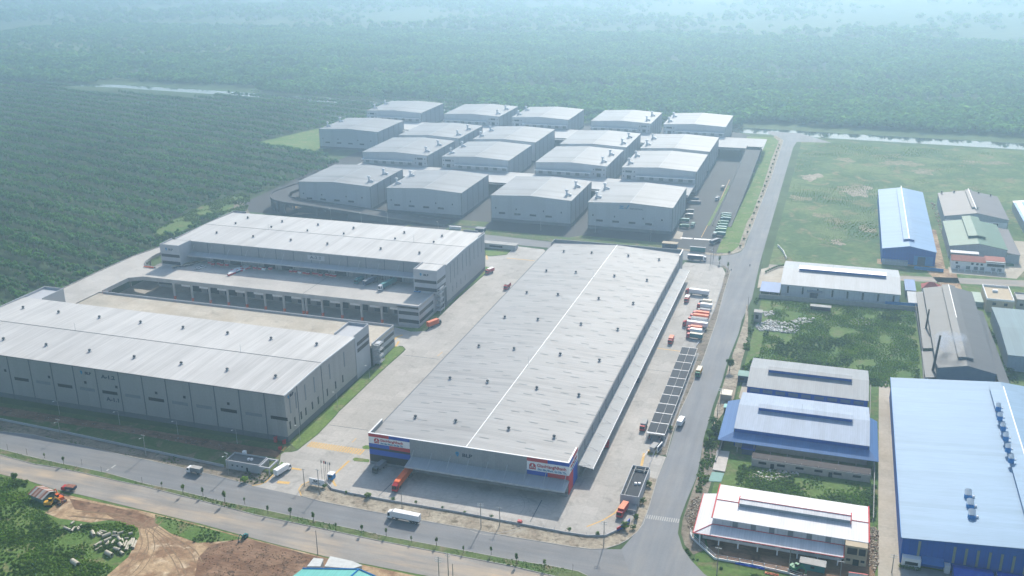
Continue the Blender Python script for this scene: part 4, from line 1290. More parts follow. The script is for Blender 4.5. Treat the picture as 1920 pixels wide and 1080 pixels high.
sheet_roof('roof_white', (0.70, 0.70, 0.72), 0)
sheet_roof('roof_bluegrey', (0.29, 0.37, 0.49), 0)
sheet_roof('roof_slate', (0.245, 0.275, 0.305), 0)
sheet_roof('roof_blue', (0.215, 0.355, 0.51), 1, 1.1)
sheet_roof('roof_paleblue', (0.17, 0.32, 0.53), 1, 1.3)
sheet_roof('roof_lightgrey', (0.34, 0.375, 0.41), 0)
sheet_roof('roof_brown', (0.13, 0.122, 0.138), 1)
sheet_roof('roof_green', (0.085, 0.185, 0.135), 1)
sheet_roof('roof_dark', (0.085, 0.095, 0.108), 1, 1.4)
sheet_roof('roof_teal', (0.13, 0.22, 0.26), 0, 1.4)
sheet_roof('roof_mint', (0.17, 0.52, 0.46), 0)
sheet_roof('skirt_blue', (0.08, 0.19, 0.42), 0)
M['sheet_white'] = ribbed('white_sheet_wall', (0.62, 0.64, 0.66), 0, 3.0, 0.06, 0.6, 0.1)
M['sheet_blue'] = ribbed('blue_sheet_wall', (0.002, 0.10, 0.46), 0, 2.0, 0.06, 0.55, 0.1)
M['sheet_blue_y'] = ribbed('blue_sheet_wall_side', (0.002, 0.10, 0.46), 1, 2.0, 0.06, 0.55, 0.1)
M['sheet_grey'] = ribbed('grey_sheet_factory_wall', (0.38, 0.42, 0.46), 0, 2.0, 0.06, 0.6, 0.08)
M['strip_light'] = plain('translucent_wall_strip', (0.26, 0.28, 0.22), 0.5)


M['red_trim'] = plain('red_trim_paint', (0.60, 0.05, 0.06), 0.5, 0.08)
M['green_dark'] = plain('dark_green_sheet', (0.06, 0.13, 0.10), 0.6)
M['rust_dark'] = plain('sooty_steel', (0.06, 0.05, 0.05), 0.8, 0.3, 0.6)
M['mint_wall'] = plain('mint_render', (0.40, 0.48, 0.42), 0.8)
M['red_roof'] = plain('red_sheet', (0.36, 0.05, 0.05), 0.6)
M['pale_slab'] = plain('pale_slab', (0.55, 0.56, 0.54), 0.8)
M['blue_canopy'] = plain('bright_blue_canopy', (0.02, 0.14, 0.42), 0.5)


def shed(o, x0, x1, y0, y1, ze, zr, along, wall, roof, trim='steel', over=0.4):
    """gabled shed: closed walls with gables, two-plane roof; returns wall, roof"""
    b = MB()
    if along == 'x':
        ym = (y0 + y1) / 2
        b.box(x0, x1, y0, y0 + 0.3, 0, ze - 0.25); b.box(x0, x1, y1 - 0.3, y1, 0, ze - 0.25)
        for xa, xb in ((x0, x0 + 0.3), (x1 - 0.3, x1)):
            pr = [(y0 + 0.3, 0), (y1 - 0.3, 0), (y1 - 0.3, ze - 0.25), (ym, zr - 0.25), (y0 + 0.3, ze - 0.25)]
            b.solid([(xa, p, z) for p, z in pr] + [(xb, p, z) for p, z in pr], [(0, 1, 2, 3, 4)[::-1], (5, 6, 7, 8, 9)] + [(i, (i + 1) % 5, 5 + (i + 1) % 5, 5 + i) for i in range(5)])
        w = b.build('wall', wall, o)
        b = MB()
        b.slab([(x0 - over, y0 - over, ze), (x1 + over, y0 - over, ze), (x1 + over, ym, zr), (x0 - over, ym, zr)], 0.2)
        b.slab([(x0 - over, ym, zr), (x1 + over, ym, zr), (x1 + over, y1 + over, ze), (x0 - over, y1 + over, ze)], 0.2)
    else:
        xm = (x0 + x1) / 2
        b.box(x0, x0 + 0.3, y0 + 0.3, y1 - 0.3, 0, ze - 0.25); b.box(x1 - 0.3, x1, y0 + 0.3, y1 - 0.3, 0, ze - 0.25)
        for ya, yb in ((y0, y0 + 0.3), (y1 - 0.3, y1)):
            pr = [(x0, 0), (x1, 0), (x1, ze - 0.25), (xm, zr - 0.25), (x0, ze - 0.25)]
            b.solid([(p, ya, z) for p, z in pr] + [(p, yb, z) for p, z in pr], [(0, 1, 2, 3, 4), (5, 6, 7, 8, 9)[::-1]] + [(i, 5 + i, 5 + (i + 1) % 5, (i + 1) % 5) for i in range(5)])
        w = b.build('wall', wall, o)
        b = MB()
        b.slab([(x0 - over, y0 - over, ze), (xm, y0 - over, zr), (xm, y1 + over, zr), (x0 - over, y1 + over, ze)], 0.2)
        b.slab([(xm, y0 - over, zr), (x1 + over, y0 - over, ze), (x1 + over, y1 + over, ze), (xm, y1 + over, zr)], 0.2)
    r = b.build('roof', roof, o)
    return w, r


def monitor(roof_obj, x0, x1, y0, y1, z, h, along, roof, face, rise=0.6):
    """raised ridge ventilator: side faces and its own little roof"""
    b = MB()
    b.box(x0, x1, y0, y1, z - 1.5, z + h, 1)
    if along == 'x':
        ym = (y0 + y1) / 2
        b.slab([(x0 - .3, y0 - .5, z + h), (x1 + .3, y0 - .5, z + h), (x1 + .3, ym, z + h + rise), (x0 - .3, ym, z + h + rise)], 0.12, 0)
        b.slab([(x0 - .3, ym, z + h + rise), (x1 + .3, ym, z + h + rise), (x1 + .3, y1 + .5, z + h), (x0 - .3, y1 + .5, z + h)], 0.12, 0)
    else:
        xm = (x0 + x1) / 2
        b.slab([(x0 - .5, y0 - .3, z + h), (xm, y0 - .3, z + h + rise), (xm, y1 + .3, z + h + rise), (x0 - .5, y1 + .3, z + h)], 0.12, 0)
        b.slab([(xm, y0 - .3, z + h + rise), (x1 + .5, y0 - .3, z + h), (x1 + .5, y1 + .3, z + h), (xm, y1 + .3, z + h + rise)], 0.12, 0)
    return b.build('ridge_monitor', [roof, face], roof_obj)


def ribbon(b, p, q, z, w=0.25, t=0.12):
    b.tube((*p, z), (*q, z), w, w, 4)


# white factory with red trim under construction (bottom right)
F = thing('factory', 'white roofed factory edged in red trim near the road junction', 'factory')
w_, r_ = shed(F, 155.3, 213.3, -12.6, 13, 8.4, 9.1, 'x', 'sheet_white', 'roof_white', over=0.3)
mo = monitor(r_, 164.5, 206.5, -2.2, 2.2, 9.0, 1.5, 'x', 'roof_white', 'sheet_grey', 0.5)
b = MB()
for y, z in ((0, 11.15),): b.tube((164.2, y, z), (206.8, y, z), 0.14, 0.14, 5)
for x in (164.1, 206.9):
    b.tube((x, -2.9, 10.6), (x, 0, 11.2), 0.22, 0.22, 5); b.tube((x, 0, 11.2), (x, 2.9, 10.6), 0.22, 0.22, 5); b.box(x - 0.12, x + 0.12, -2.7, -2.2, 8.5, 10.5)
b.build('trim', 'red_trim', mo)
b = MB()
for x in (154.95, 213.65):
    b.tube((x, -12.9, 8.5), (x, 0, 9.2), 0.28, 0.28, 5); b.tube((x, 0, 9.2), (x, 13.3, 8.5), 0.28, 0.28, 5)
for xa, xb in ((155, 164), (207, 213.6)): b.tube((xa, 0, 9.2), (xb, 0, 9.2), 0.16, 0.16, 5)
b.build('trim', 'red_trim', r_)
# lean-to roofs on the front and the left flank with hipped corner
b = MB()
b.slab([(148.6, -19.2, 4.2), (205, -19.2, 4.2), (205, -12.62, 5.4), (155.28, -12.62, 5.4)], 0.15)
b.slab([(148.6, -19.2, 4.2), (155.28, -12.62, 5.4), (155.28, 11, 5.4), (148.6, 11, 4.2)], 0.15)
lr = b.build('lean_to_roof', 'roof_white', F)
b = MB()
for p, q in (((148.6, -19.2, 4.3), (205, -19.2, 4.3)), ((148.6, -19.2, 4.3), (148.6, 11, 4.3)), ((148.6, -19.2, 4.3), (155.2, -12.7, 5.5)), ((155.2, -12.7, 5.5), (205, -12.7, 5.5)), ((205, -19.2, 4.3), (205, -12.7, 5.5))):
    b.tube(p, q, 0.16, 0.16, 5)
b.build('trim', 'red_trim', lr)
b = MB()
for k in range(8): b.box(151 + k * 7.4, 151.5 + k * 7.4, -18.6, -18.1, 0, 4.1)
b.box(152, 204.5, -15.4, -15, 0, 1.3); b.box(152, 204.5, -15.4, -15, 2.6, 4.2)
b.build('porch_wall', 'white', F)
for k in range(7):
    MB().box(152.6 + k * 7.4, 157.6 + k * 7.4, -15.36, -15.06, 1.3, 2.6).build('window', 'glass', F)
for k in range(7): MB().box(163 + k * 7, 165 + k * 7, -12.75, -12.605, 5.6, 8.1).build('window', 'louvre', F)
b = MB()
b.box(205.2, 213.2, -16.5, -12.62, 0, 8.2)
ao = b.build('office_block', 'tan', F)
MB().box(206, 209.6, -16.62, -16.504, 4.6, 7.4).build('window', 'glass', ao)
MB().box(210.2, 212.6, -16.62, -16.504, 4.6, 7.4).build('window', 'glass', ao)
MB().box(208.4, 210.6, -16.62, -16.504, 0, 2.6).build('door', 'glass', ao)
MB().box(206, 207.5, -16.62, -16.504, 1.6, 2.6).build('window', 'glass', ao)
MB().box(211.2, 212.6, -16.62, -16.504, 1.6, 2.6).build('window', 'glass', ao)

# blue skirted factory and its grey neighbour
F = thing('factory', 'pale blue roofed factory with bright blue lean-to eaves behind a block wall', 'factory')
w_, r_ = shed(F, 155.4, 214, 64, 103, 9.2, 12.0, 'x', 'sheet_blue', 'roof_bluegrey')
monitor(r_, 164.5, 206.5, 80.5, 86.5, 11.4, 1.8, 'x', 'roof_bluegrey', 'sheet_blue', 0.5)
rod(r_, 184, 83.5, 13.4, 3)
b = MB()
b.slab([(148.5, 57.5, 5.4), (218.5, 57.5, 5.4), (214.4, 63.6, 7.4), (155, 63.6, 7.4)], 0.15, 0)
b.slab([(148.5, 57.5, 5.4), (155, 63.6, 7.4), (155, 99, 7.4), (148.5, 99, 5.4)], 0.15, 0)
b.slab([(218.5, 57.5, 5.4), (218.5, 97, 5.4), (214.4, 97, 7.4), (214.4, 63.6, 7.4)], 0.15, 0)
b.build('lean_to_roof', 'skirt_blue', F)
b = MB()
for k in range(10): b.box(150 + k * 7.4, 150.3 + k * 7.4, 58, 58.3, 0, 5.3)
b.box(156, 214, 62.9, 63.5, 0, 5.2)
b.build('porch_wall', 'block', F)
for k in range(7): MB().box(160 + k * 7.6, 162 + k * 7.6, 62.8, 62.894, 2.6, 3.6).build('window', 'glass', F)
F = thing('factory', 'slate grey roofed factory with a dark blue ridge vent beside the weed plot', 'factory')
w_, r_ = shed(F, 156.4, 214, 111, 147, 9.2, 11.8, 'x', 'sheet_blue', 'roof_slate')
monitor(r_, 165.5, 206, 126, 131.5, 11.2, 1.8, 'x', 'roof_slate', 'sheet_blue', 0.5)
for k in range(9): MB().box(158 + k * 6.2, 162.6 + k * 6.2, 110.86, 110.994, 6.4, 8.2).build('window', 'louvre', F)

# the large light blue shed at the right edge
F = thing('factory', 'huge light blue roofed shed with deep blue walls at the right edge', 'factory')
w_, r_ = shed(F, 225.4, 325, -9.6, 137, 11.2, 15.4, 'y', 'sheet_blue', 'roof_blue', over=0.5)
mo = monitor(r_, 269.5, 281, 6, 129, 14.9, 1.5, 'y', 'roof_blue', 'sheet_blue_y', 0.5)
MB().box(275.0, 275.5, 6, 129, 16.85, 17.0).build('ridge_cap', 'ridge_white', mo)
b = MB()
b.box(224.7, 224.88, -10, 137.4, 10.6, 11.5)
b.build('gutter', 'skyblue', r_)
cw = MB()
cw.tube((0, 0, -1.2), (0, 0, 1.3), 1.5, 1.5, 12, 0)
cw.tube((0, -0.2, 0.6), (0, 1.9, 2.2), 1.45, 1.35, 12, 1)
cw.tube((0.9, 0, 0.4), (2.3, 0.5, 0.3), 0.5, 0.6, 8, 1)
COWL = cw.mesh('roof_cowl', ['skyblue', 'white'])
for p, z in (((1815, 932), 13.2), ((1819, 950), 13.2), ((1822, 970), 13.2), ((1872, 766), 17.2), ((1875, 784), 17.2), ((1881, 803), 17.2), ((1886, 822), 17.2), ((1890, 843), 17.2), ((1896, 863), 17.2)):
    c_ = bpy.data.objects.new('roof_cowl', COWL)
    COL.objects.link(c_)
    c_.parent = r_
    c_.location = (*P(*p, z + .3), z + .3)
    if z > 15: c_.scale = (0.8, 0.8, 0.8)
for k, x in enumerate((231, 243.2, 247.2, 251.2, 255.2, 259.2, 263.2, 267.2, 271.2, 275.2)):
    MB().box(x, x + 0.9, -9.72, -9.604, 3.6, 10.6).build('light_strip', 'strip_light', F)
b = MB(); b.box(226, 232.5, -12.5, -9.75, 0, 4.2)
g_ = b.build('gatehouse_wing', 'white', F)
MB().box(227, 231.5, -12.62, -12.504, 1.6, 2.9).build('window', 'glass', g_)
b = MB(); b.slab([(232.7, -13.5, 3.6), (240.5, -13.5, 3.6), (240.5, -9.74, 4.8), (232.7, -9.74, 4.8)], 0.15); b.build('canopy', 'blue_canopy', F)
b = MB(); b.box(240.8, 242.8, -12, -9.75, 0, 3.4); b.build('gatehouse_wing', 'white', F)
F2 = thing('shed', 'small bright blue lean-to shed before the huge light blue factory', 'shed', (243.5, -19, 0))
b = MB(); b.box(0, 13, 0, 7.5, 0, 3.9); b.build('wall', 'sheet_blue', F2)
b = MB(); b.slab([(-0.3, -0.4, 4.0), (13.3, -0.4, 4.0), (13.3, 3.7, 5.4), (-0.3, 3.7, 5.4)], 0.15); b.slab([(-0.3, 3.7, 5.4), (13.3, 3.7, 5.4), (13.3, 7.9, 4.0), (-0.3, 7.9, 4.0)], 0.15); b.build('roof', 'blue', F2)
F2 = thing('shed', 'white kiosk under a blue canopy roof by the light blue factory wall', 'shed', (258.5, -17.5, 0))
b = MB(); b.box(0, 9, 3, 7, 0, 3.4); b.build('wall', 'white', F2)
b = MB(); b.slab([(-0.3, -0.4, 3.6), (8, -0.4, 3.6), (8, 5, 4.8), (-0.3, 5, 4.8)], 0.15); b.build('roof', 'blue', F2)

# white walled hall north of the weed plot
F = thing('factory', 'long white walled hall with a pale grey roof and dark blue ridge vent', 'factory')
w_, r_ = shed(F, 162, 234.5, 274.5, 323.5, 8.2, 11.6, 'x', 'sheet_white', 'roof_lightgrey')
monitor(r_, 172, 226, 296.5, 302.5, 11.0, 1.8, 'x', 'ridge_white', 'sheet_blue', 0.5)
rod(r_, 193, 299, 13.2, 3)
for k in range(8): MB().box(166 + k * 9.2, 167 + k * 9.2, 274.36, 274.494, 2.4, 7.2).build('window', 'glass', F)
MB().box(180.5, 185, 274.36, 274.494, 0, 4.8).build('door', 'navy', F)
b = MB(); b.slab([(178, 271.5, 5.2), (188, 271.5, 5.2), (188, 274.48, 5.9), (178, 274.48, 5.9)], 0.15); b.build('canopy', 'louvre', F)
F2 = thing('shed', 'flat slate blue open shed joined to the white walled hall by the road', 'shed')
b = MB(); b.slab([(149, 269.5, 3.8), (161.6, 269.5, 3.8), (161.6, 287, 4.6), (149, 287, 4.6)], 0.2); b.build('roof', 'skirt_blue', F2)
b = MB()
for x in (149.4, 155, 161): 
    for y in (270, 286.4): b.box(x, x + .25, y, y + .25, 0, 3.9)
b.build('frame', 'steel', F2)

# light blue gabled hall, brown hall, green hall, house
F = thing('factory', 'light blue gabled hall with a raised ridge vent, tallest beyond the white walled hall', 'factory')
w_, r_ = shed(F, 225.6, 261, 364.5, 538, 10.4, 13.6, 'y', 'sheet_blue', 'roof_paleblue')
mo = monitor(r_, 240, 246.6, 378, 530, 13.0, 1.4, 'y', 'roof_paleblue', 'sheet_blue_y', 0.5)
MB().box(243.0, 243.6, 378, 538, 15.0, 15.15).build('ridge_cap', 'ridge_white', mo)
MB().box(247, 259.6, 364.2, 364.494, 0, 6.8).build('door', 'skyblue', F)
MB().box(249.5, 254.5, 364.05, 364.194, 0, 6.2).build('doorway', 'navy', F)
b = MB(); b.box(226, 243, 360, 364.3, 0, 3.0); b.build('annex', 'sheet_grey', F)
F = thing('factory', 'brown roofed gabled hall with white gable band behind the green hall', 'factory')
w_, r_ = shed(F, 273.6, 319.5, 466, 540, 10.2, 14.2, 'y', 'sheet_grey', 'roof_brown')
mo = monitor(r_, 294.4, 298.6, 480, 538, 13.9, 1.2, 'y', 'roof_brown', 'sheet_grey', 0.5)
MB().box(296.2, 296.8, 474, 540, 15.55, 15.7).build('ridge_cap', 'ridge_white', mo)
MB().box(274, 319, 465.86, 465.994, 3, 7.6).build('wall_band', 'white', F)
for x in (283, 309): MB().box(x, x + 3.4, 465.7, 465.85, 4.6, 6.8).build('window', 'glass', F)
for k in range(5): roof_vent(r_, 276 + k * 9.5, 536, 11.4 + (2.6 if k == 2 else 1.2 if k in (1, 3) else 0))
F = thing('factory', 'green roofed gabled hall between the brown hall and the red tiled house', 'factory')
w_, r_ = shed(F, 271.6, 309, 386.5, 452, 9.6, 12.8, 'y', 'sheet_grey', 'roof_green')
monitor(r_, 285, 296, 402, 456, 12.2, 1.3, 'y', 'roof_green', 'green_dark', 0.9)
b = MB(); b.slab([(309.45, 386, 7.4), (318, 386, 6.6), (318, 452, 6.6), (309.45, 452, 7.4)], 0.2); b.build('lean_to_roof', 'roof_brown', F)
b = MB(); b.box(309.3, 317.6, 386.4, 386.8, 0, 6.5); b.build('wall', 'sheet_grey', F)
F = thing('house', 'two storey white house with red tiled roof and flat terrace', 'house')
b = MB(); b.box(271.5, 305.5, 362.6, 374, 0, 6.4); w_ = b.build('wall', 'white', F)
b = MB(); b.slab([(271, 361.8, 6.5), (293, 361.8, 6.5), (293, 368.3, 8.8), (271, 368.3, 8.8)], 0.2); b.slab([(271, 368.3, 8.8), (293, 368.3, 8.8), (293, 375, 6.5), (271, 375, 6.5)], 0.2)
b.slab([(293, 367, 6.7), (306, 367, 6.7), (306, 375, 7.6), (293, 375, 7.6)], 0.2)
b.build('roof', 'brick', F)
b = MB(); parapet(b, [(293.2, 366.6), (293.2, 362.8), (305.4, 362.8), (305.4, 366.6)], 6.4, 7.3, 0.25); b.build('terrace_parapet', 'concrete', F)
for x in (274, 284, 287.2, 290): MB().box(x, x + 1.5, 362.46, 362.594, 4.1, 5.5).build('window', 'glass', F)
for x in (274.5, 281, 286, 290, 297, 301): MB().box(x, x + 2.6, 362.46, 362.594, 0.6, 2.9).build('window', 'louvre', F)
MB().box(294, 305, 362.46, 362.594, 3.9, 5.8).build('window', 'glass', F)
b = MB(); b.slab([(271.5, 376, 7.9), (290, 376, 7.9), (290, 380.5, 8.4), (271.5, 380.5, 8.4)], 0.2); b.build('rear_roof', 'roof_white', F)
b = MB()
for k in range(9): b.box(271.5 + k * 4.2, 271.8 + k * 4.2, 358.2, 358.5, 0, 2.9)
b.build('porch_posts', 'white', F)

# dark workshop with the smoking stack
F = thing('factory', 'dark roofed smoky workshop with a long low ridge vent', 'factory')
w_, r_ = shed(F, 249, 277, 163, 290, 8.6, 11.6, 'y', 'plinth', 'roof_dark')
mo = monitor(r_, 259.6, 266.4, 172, 289, 11.0, 1.2, 'y', 'roof_dark', 'plinth', 0.6)
MB().box(262.8, 263.2, 230, 289, 12.8, 12.95).build('ridge_cap', 'ridge_white', mo)
b = MB(); b.slab([(277.45, 155, 7.6), (283, 155, 6.6), (281, 262, 6.6), (277.45, 262, 7.6)], 0.2); b.slab([(243.4, 160, 3.6), (248.95, 160, 4.4), (248.95, 196, 4.4), (243.4, 196, 3.6)], 0.2)
b.slab([(244, 197, 5.0), (248.95, 197, 5.6), (248.95, 292, 5.6), (245, 292, 5.0)], 0.2)
b.build('lean_to_roof', 'roof_dark', F)
b = MB(); b.box(243.8, 244.1, 160.4, 291, 0, 3.4); b.box(281, 281.3, 156, 261, 0, 6.3); b.build('lean_to_wall', 'plinth', F)
for x, y, z0, h, r0, lb in ((247.3, 169, 0, 24, 0.75, 'tall rusty smoke stack rising beside the dark workshop'), (247.2, 228, 4.6, 12, 0.6, 'short dark smoke stack on the lean-to of the workshop')):
    st = thing('smoke_stack', lb, 'chimney', (x, y, z0))
    MB().tube((0, 0, 0), (1.6 if h > 20 else 0.6, 1.2, h), r0, r0 * 0.7, 10).build('flue', 'rust_dark', st)
    b = MB(); b.box(-1.2, 1.2, -1.2, 1.2, 0, 2.4 if h > 20 else 0.8); b.build('base', 'dark_steel', st)
F = thing('house', 'flat roofed beige house with a walled terrace beside the workshop', 'house')
b = MB(); b.box(285, 300.5, 281, 308, 0, 7.6); b.build('wall', 'tan', F)
b = MB(); parapet(b, [(285.2, 281.2), (300.3, 281.2), (300.3, 307.8), (285.2, 307.8)], 7.6, 8.8, 0.4, 0, True); b.build('parapet', 'white', F)
MB().box(290, 293, 297, 299, 7.6, 9).build('water_tank', 'white', F)
for x in (288.5, 295): MB().box(x, x + 2, 280.86, 280.994, 4.6, 6.4).build('window', 'glass', F)
b = MB(); b.box(279, 284.6, 288, 307, 0, 3.4); b.build('annex', 'mint_wall', F)
F = thing('house', 'small grey concrete house at the end of the back lane', 'house', (303.5, 291, 0))
b = MB(); b.box(0, 11, 0, 14, 0, 5.6); b.build('wall', 'concrete', F)
b = MB(); parapet(b, [(.2, .2), (10.8, .2), (10.8, 13.8), (.2, 13.8)], 5.6, 6.4, 0.3, 0, True); b.build('parapet', 'concrete', F)
for x in (2, 6): MB().box(x, x + 1.8, -0.12, -0.004, 2.2, 3.8).build('window', 'glass', F)
F = thing('factory', 'teal roofed hall cut by the right edge of the photo', 'factory')
w_, r_ = shed(F, 286, 340, 190, 264, 9.2, 11.0, 'x', 'sheet_grey', 'roof_teal')
F = thing('factory', 'white and blue striped shed beyond the back lane at the far right', 'factory')
w_, r_ = shed(F, 331.5, 380, 463, 536, 8.4, 11.4, 'y', 'sheet_grey', 'roof_white')
b = MB()
for k in range(4): b.slab([(331 + k * 6, 466 + k * 0, 8.52 + k * 0.73), (333 + k * 6, 466, 8.52 + k * 0.73 + 0.25), (333 + k * 6, 530, 8.52 + k * 0.73 + 0.25), (331 + k * 6, 530, 8.52 + k * 0.73)], 0.02)
b.build('rooflight', 'skyblue', r_)
F = thing('gatehouse', 'red roofed pavilion by the side street near the workshop', 'pavilion', (249, 303, 0))
b = MB(); b.box(0.5, 11.5, 0.5, 9.5, 0, 3.8); b.build('wall', 'white', F)
b = MB(); a = [(0, 0, 3.8), (12, 0, 3.8), (12, 10, 3.8), (0, 10, 3.8)]; t_ = [(4.5, 5, 7.2), (7.5, 5, 7.2)]
b.solid(a + t_, [(0, 1, 5, 4), (1, 2, 5), (2, 3, 4, 5), (3, 0, 4), (3, 2, 1, 0)]); b.build('roof', 'red_roof', F)
for (x0, x1, y0, y1, z, m, lb) in ((239, 245, 296, 318, 4.2, 'skirt_blue', 'lavender blue sheet shed between the white hall and the workshop, farther half'), (240, 246, 274, 295, 3.8, 'roof_lightgrey', 'pale sheet shed between the white hall and the workshop, nearer half')):
    F = thing('shed', lb, 'shed')
    b = MB(); b.box(x0, x1, y0, y1, 0, z - 0.2); b.build('wall', 'sheet_grey', F)
    b = MB(); b.slab([(x0 - .3, y0 - .3, z), (x1 + .3, y0 - .3, z - 0.3 + .5), (x1 + .3, y1 + .3, z + .2), (x0 - .3, y1 + .3, z)], 0.15); b.build('roof', m, F)
# mint roof at the bottom edge
F = thing('factory', 'mint green roofed shed edged in blue at the bottom of the photo', 'factory')
poly = [(15.6, -88.6), (36.5, -84.4), (47.5, -86.8), (52, -112), (10, -118)]
b = MB(); b.prism([(16.5, -90), (36, -86), (46.5, -88), (50, -111), (12, -116)], 0, 7.0); b.build('wall', 'sheet_grey', F)
b = MB()
b.slab([(15.6, -88.6, 7.2), (36.5, -84.4, 8.4), (31, -115, 8.4), (8, -119, 7.0)][::-1], 0.2)
b.slab([(36.5, -84.4, 8.4), (48.5, -86.4, 7.2), (52, -111, 7.2), (31, -115, 8.4)][::-1], 0.2)
r_ = b.build('roof', 'roof_mint', F)
b = MB()
for p, q in (((15.6, -88.6, 7.3), (36.5, -84.4, 8.5)), ((36.5, -84.4, 8.5), (48.5, -86.4, 7.3)), ((36.5, -84.4, 8.5), (31, -115, 8.5))): b.tube(p, q, 0.3, 0.3, 5)
b.build('trim', 'skyblue', r_)
for q, z, lb in (([(553 + 35, 1046), (606, 1048), (600, 1062), (575, 1062)], 3.2, 'small white slab roof beside the mint shed'), ([(619, 1043), (660, 1052), (678, 1060), (660, 1066), (608, 1062)], 2.6, 'pale concrete flat roof behind the mint shed')):
    F = thing('outbuilding', lb, 'outbuilding')
    pl = PP(q, z)
    b = MB(); b.prism(pl, 0, z - 0.2); b.build('wall', 'concrete', F)
    b = MB(); b.prism([(x + (x - pl[0][0]) * 0.02, y + 0.1) for x, y in pl], z - 0.198, z); b.build('roof', 'pale_slab', F)
# ================================================================ vehicles
M['mint'] = plain('pale_teal_sheet', (0.07, 0.22, 0.20), 0.6)
WHEEL = {}


def wheel_mesh(r, w):
    if (r, w) not in WHEEL:
        b = MB()
        b.tube((0, -w / 2, 0), (0, w / 2, 0), r, r, 12, 0)
        b.tube((0, -w / 2 - 0.02, 0), (0, w / 2 + 0.02, 0), r * 0.5, r * 0.5, 8, 1)
        WHEEL[(r, w)] = b.mesh('wheel', ['black', 'steel'])
    return WHEEL[(r, w)]


def wheels(o, xs, y, r=0.5, w=0.35):
    for x in xs:
        for s in (-1, 1):
            q = bpy.data.objects.new('wheel', wheel_mesh(r, w))
            COL.objects.link(q)
            q.parent = o
            q.location = (x, s * y, r)


VM = {}


def part(key, name, mk, mats, parent):
    k = (key, tuple(mats))
    if k not in VM: VM[k] = mk().mesh(name, list(mats))
    o = bpy.data.objects.new(name, VM[k])
    COL.objects.link(o)
    o.parent = parent
    return o


def cab_mb(x0, x1, h, w=1.2):
    b = MB()
    pr = [(x0, 0.55), (x1, 0.55), (x1 + 0.02, 1.5), (x1 - 0.28, h - 0.15), (x1 - 0.55, h), (x0, h)]
    n = len(pr)
    b.solid([(x, -w, z) for x, z in pr] + [(x, w, z) for x, z in pr], [tuple(range(n))[::-1][::-1], tuple(range(n, 2 * n))[::-1]] + [(i, n + i, n + (i + 1) % n, (i + 1) % n) for i in range(n)])
    b.box(x1 - 0.1, x1 + 0.12, -w, w, 0.35, 0.7, 1)
    return b


def glass_mb(x1, h, w=1.2):
    b = MB()
    a, c = (x1 + 0.03, 1.55), (x1 - 0.22, h - 0.2)
    b.face([(a[0], -w + .12, a[1]), (a[0], w - .12, a[1]), (c[0], w - .15, c[1]), (c[0], -w + .15, c[1])])
    for s in (-1, 1):
        q = [(x1 - 1.3, s * (w + .012), 1.55), (x1 - 0.25, s * (w + .012), 1.55), (x1 - 0.45, s * (w + .012), h - 0.3), (x1 - 1.3, s * (w + .012), h - 0.3)]
        b.face(q if s < 0 else q[::-1])
    return b


def box_mb(x0, x1, z0, z1, w=1.24):
    b = MB()
    b.solid([(x0, -w, z0), (x1, -w, z0), (x1, w, z0), (x0, w, z0), (x0, -w, z1), (x1, -w, z1), (x1, w, z1), (x0, w, z1)],
            [(0, 3, 2, 1), (4, 5, 6, 7), (0, 1, 5, 4), (1, 2, 6, 5), (2, 3, 7, 6), (3, 0, 4, 7)], [0, 1, 0, 0, 0, 0])
    for s in (-1, 1):
        b.box(x0, x1, s * w, s * (w + 0.03), z0, z0 + 0.18, 2)
        k = max(3, int((x1 - x0) / 1.2))
        for i in range(1, k): b.box(x0 + (x1 - x0) * i / k - 0.03, x0 + (x1 - x0) * i / k + 0.03, s * w, s * (w + 0.025), z0 + 0.2, z1 - 0.05, 0)
    b.box(x0 - 0.03, x0, -0.02, 0.02, z0 + 0.1, z1 - 0.1, 2)
    return b


def rigid_truck(label, loc, deg, cab, side, top, L=9.0, h=3.5, group=None, name='box_truck', cat='truck', z=0.0):
    o = thing(name, label, cat, (loc[0], loc[1], z + 0.1), R(deg), group)
    x1 = L / 2
    cb = part(('cab', L, h), 'cab', lambda: cab_mb(x1 - 2.0, x1 - 0.12, min(h - 0.4, 2.9)), (cab, 'dark_steel'), o)
    part(('glass', L, h), 'windscreen', lambda: glass_mb(x1 - 0.12, min(h - 0.4, 2.9)), ('glass',), cb)
    part(('box', L, h), 'cargo_box', lambda: box_mb(-x1, x1 - 2.15, 1.05, h), (side, top, 'dark_steel'), o)
    part(('ch', L), 'chassis', lambda: MB().box(-x1 + .2, x1 - 0.5, -0.5, 0.5, 0.55, 1.0), ('dark_steel',), o)
    wheels(o, (x1 - 1.2, -x1 + 1.9) + ((-x1 + 3.0,) if L > 9.5 else ()), 1.0)
    return o


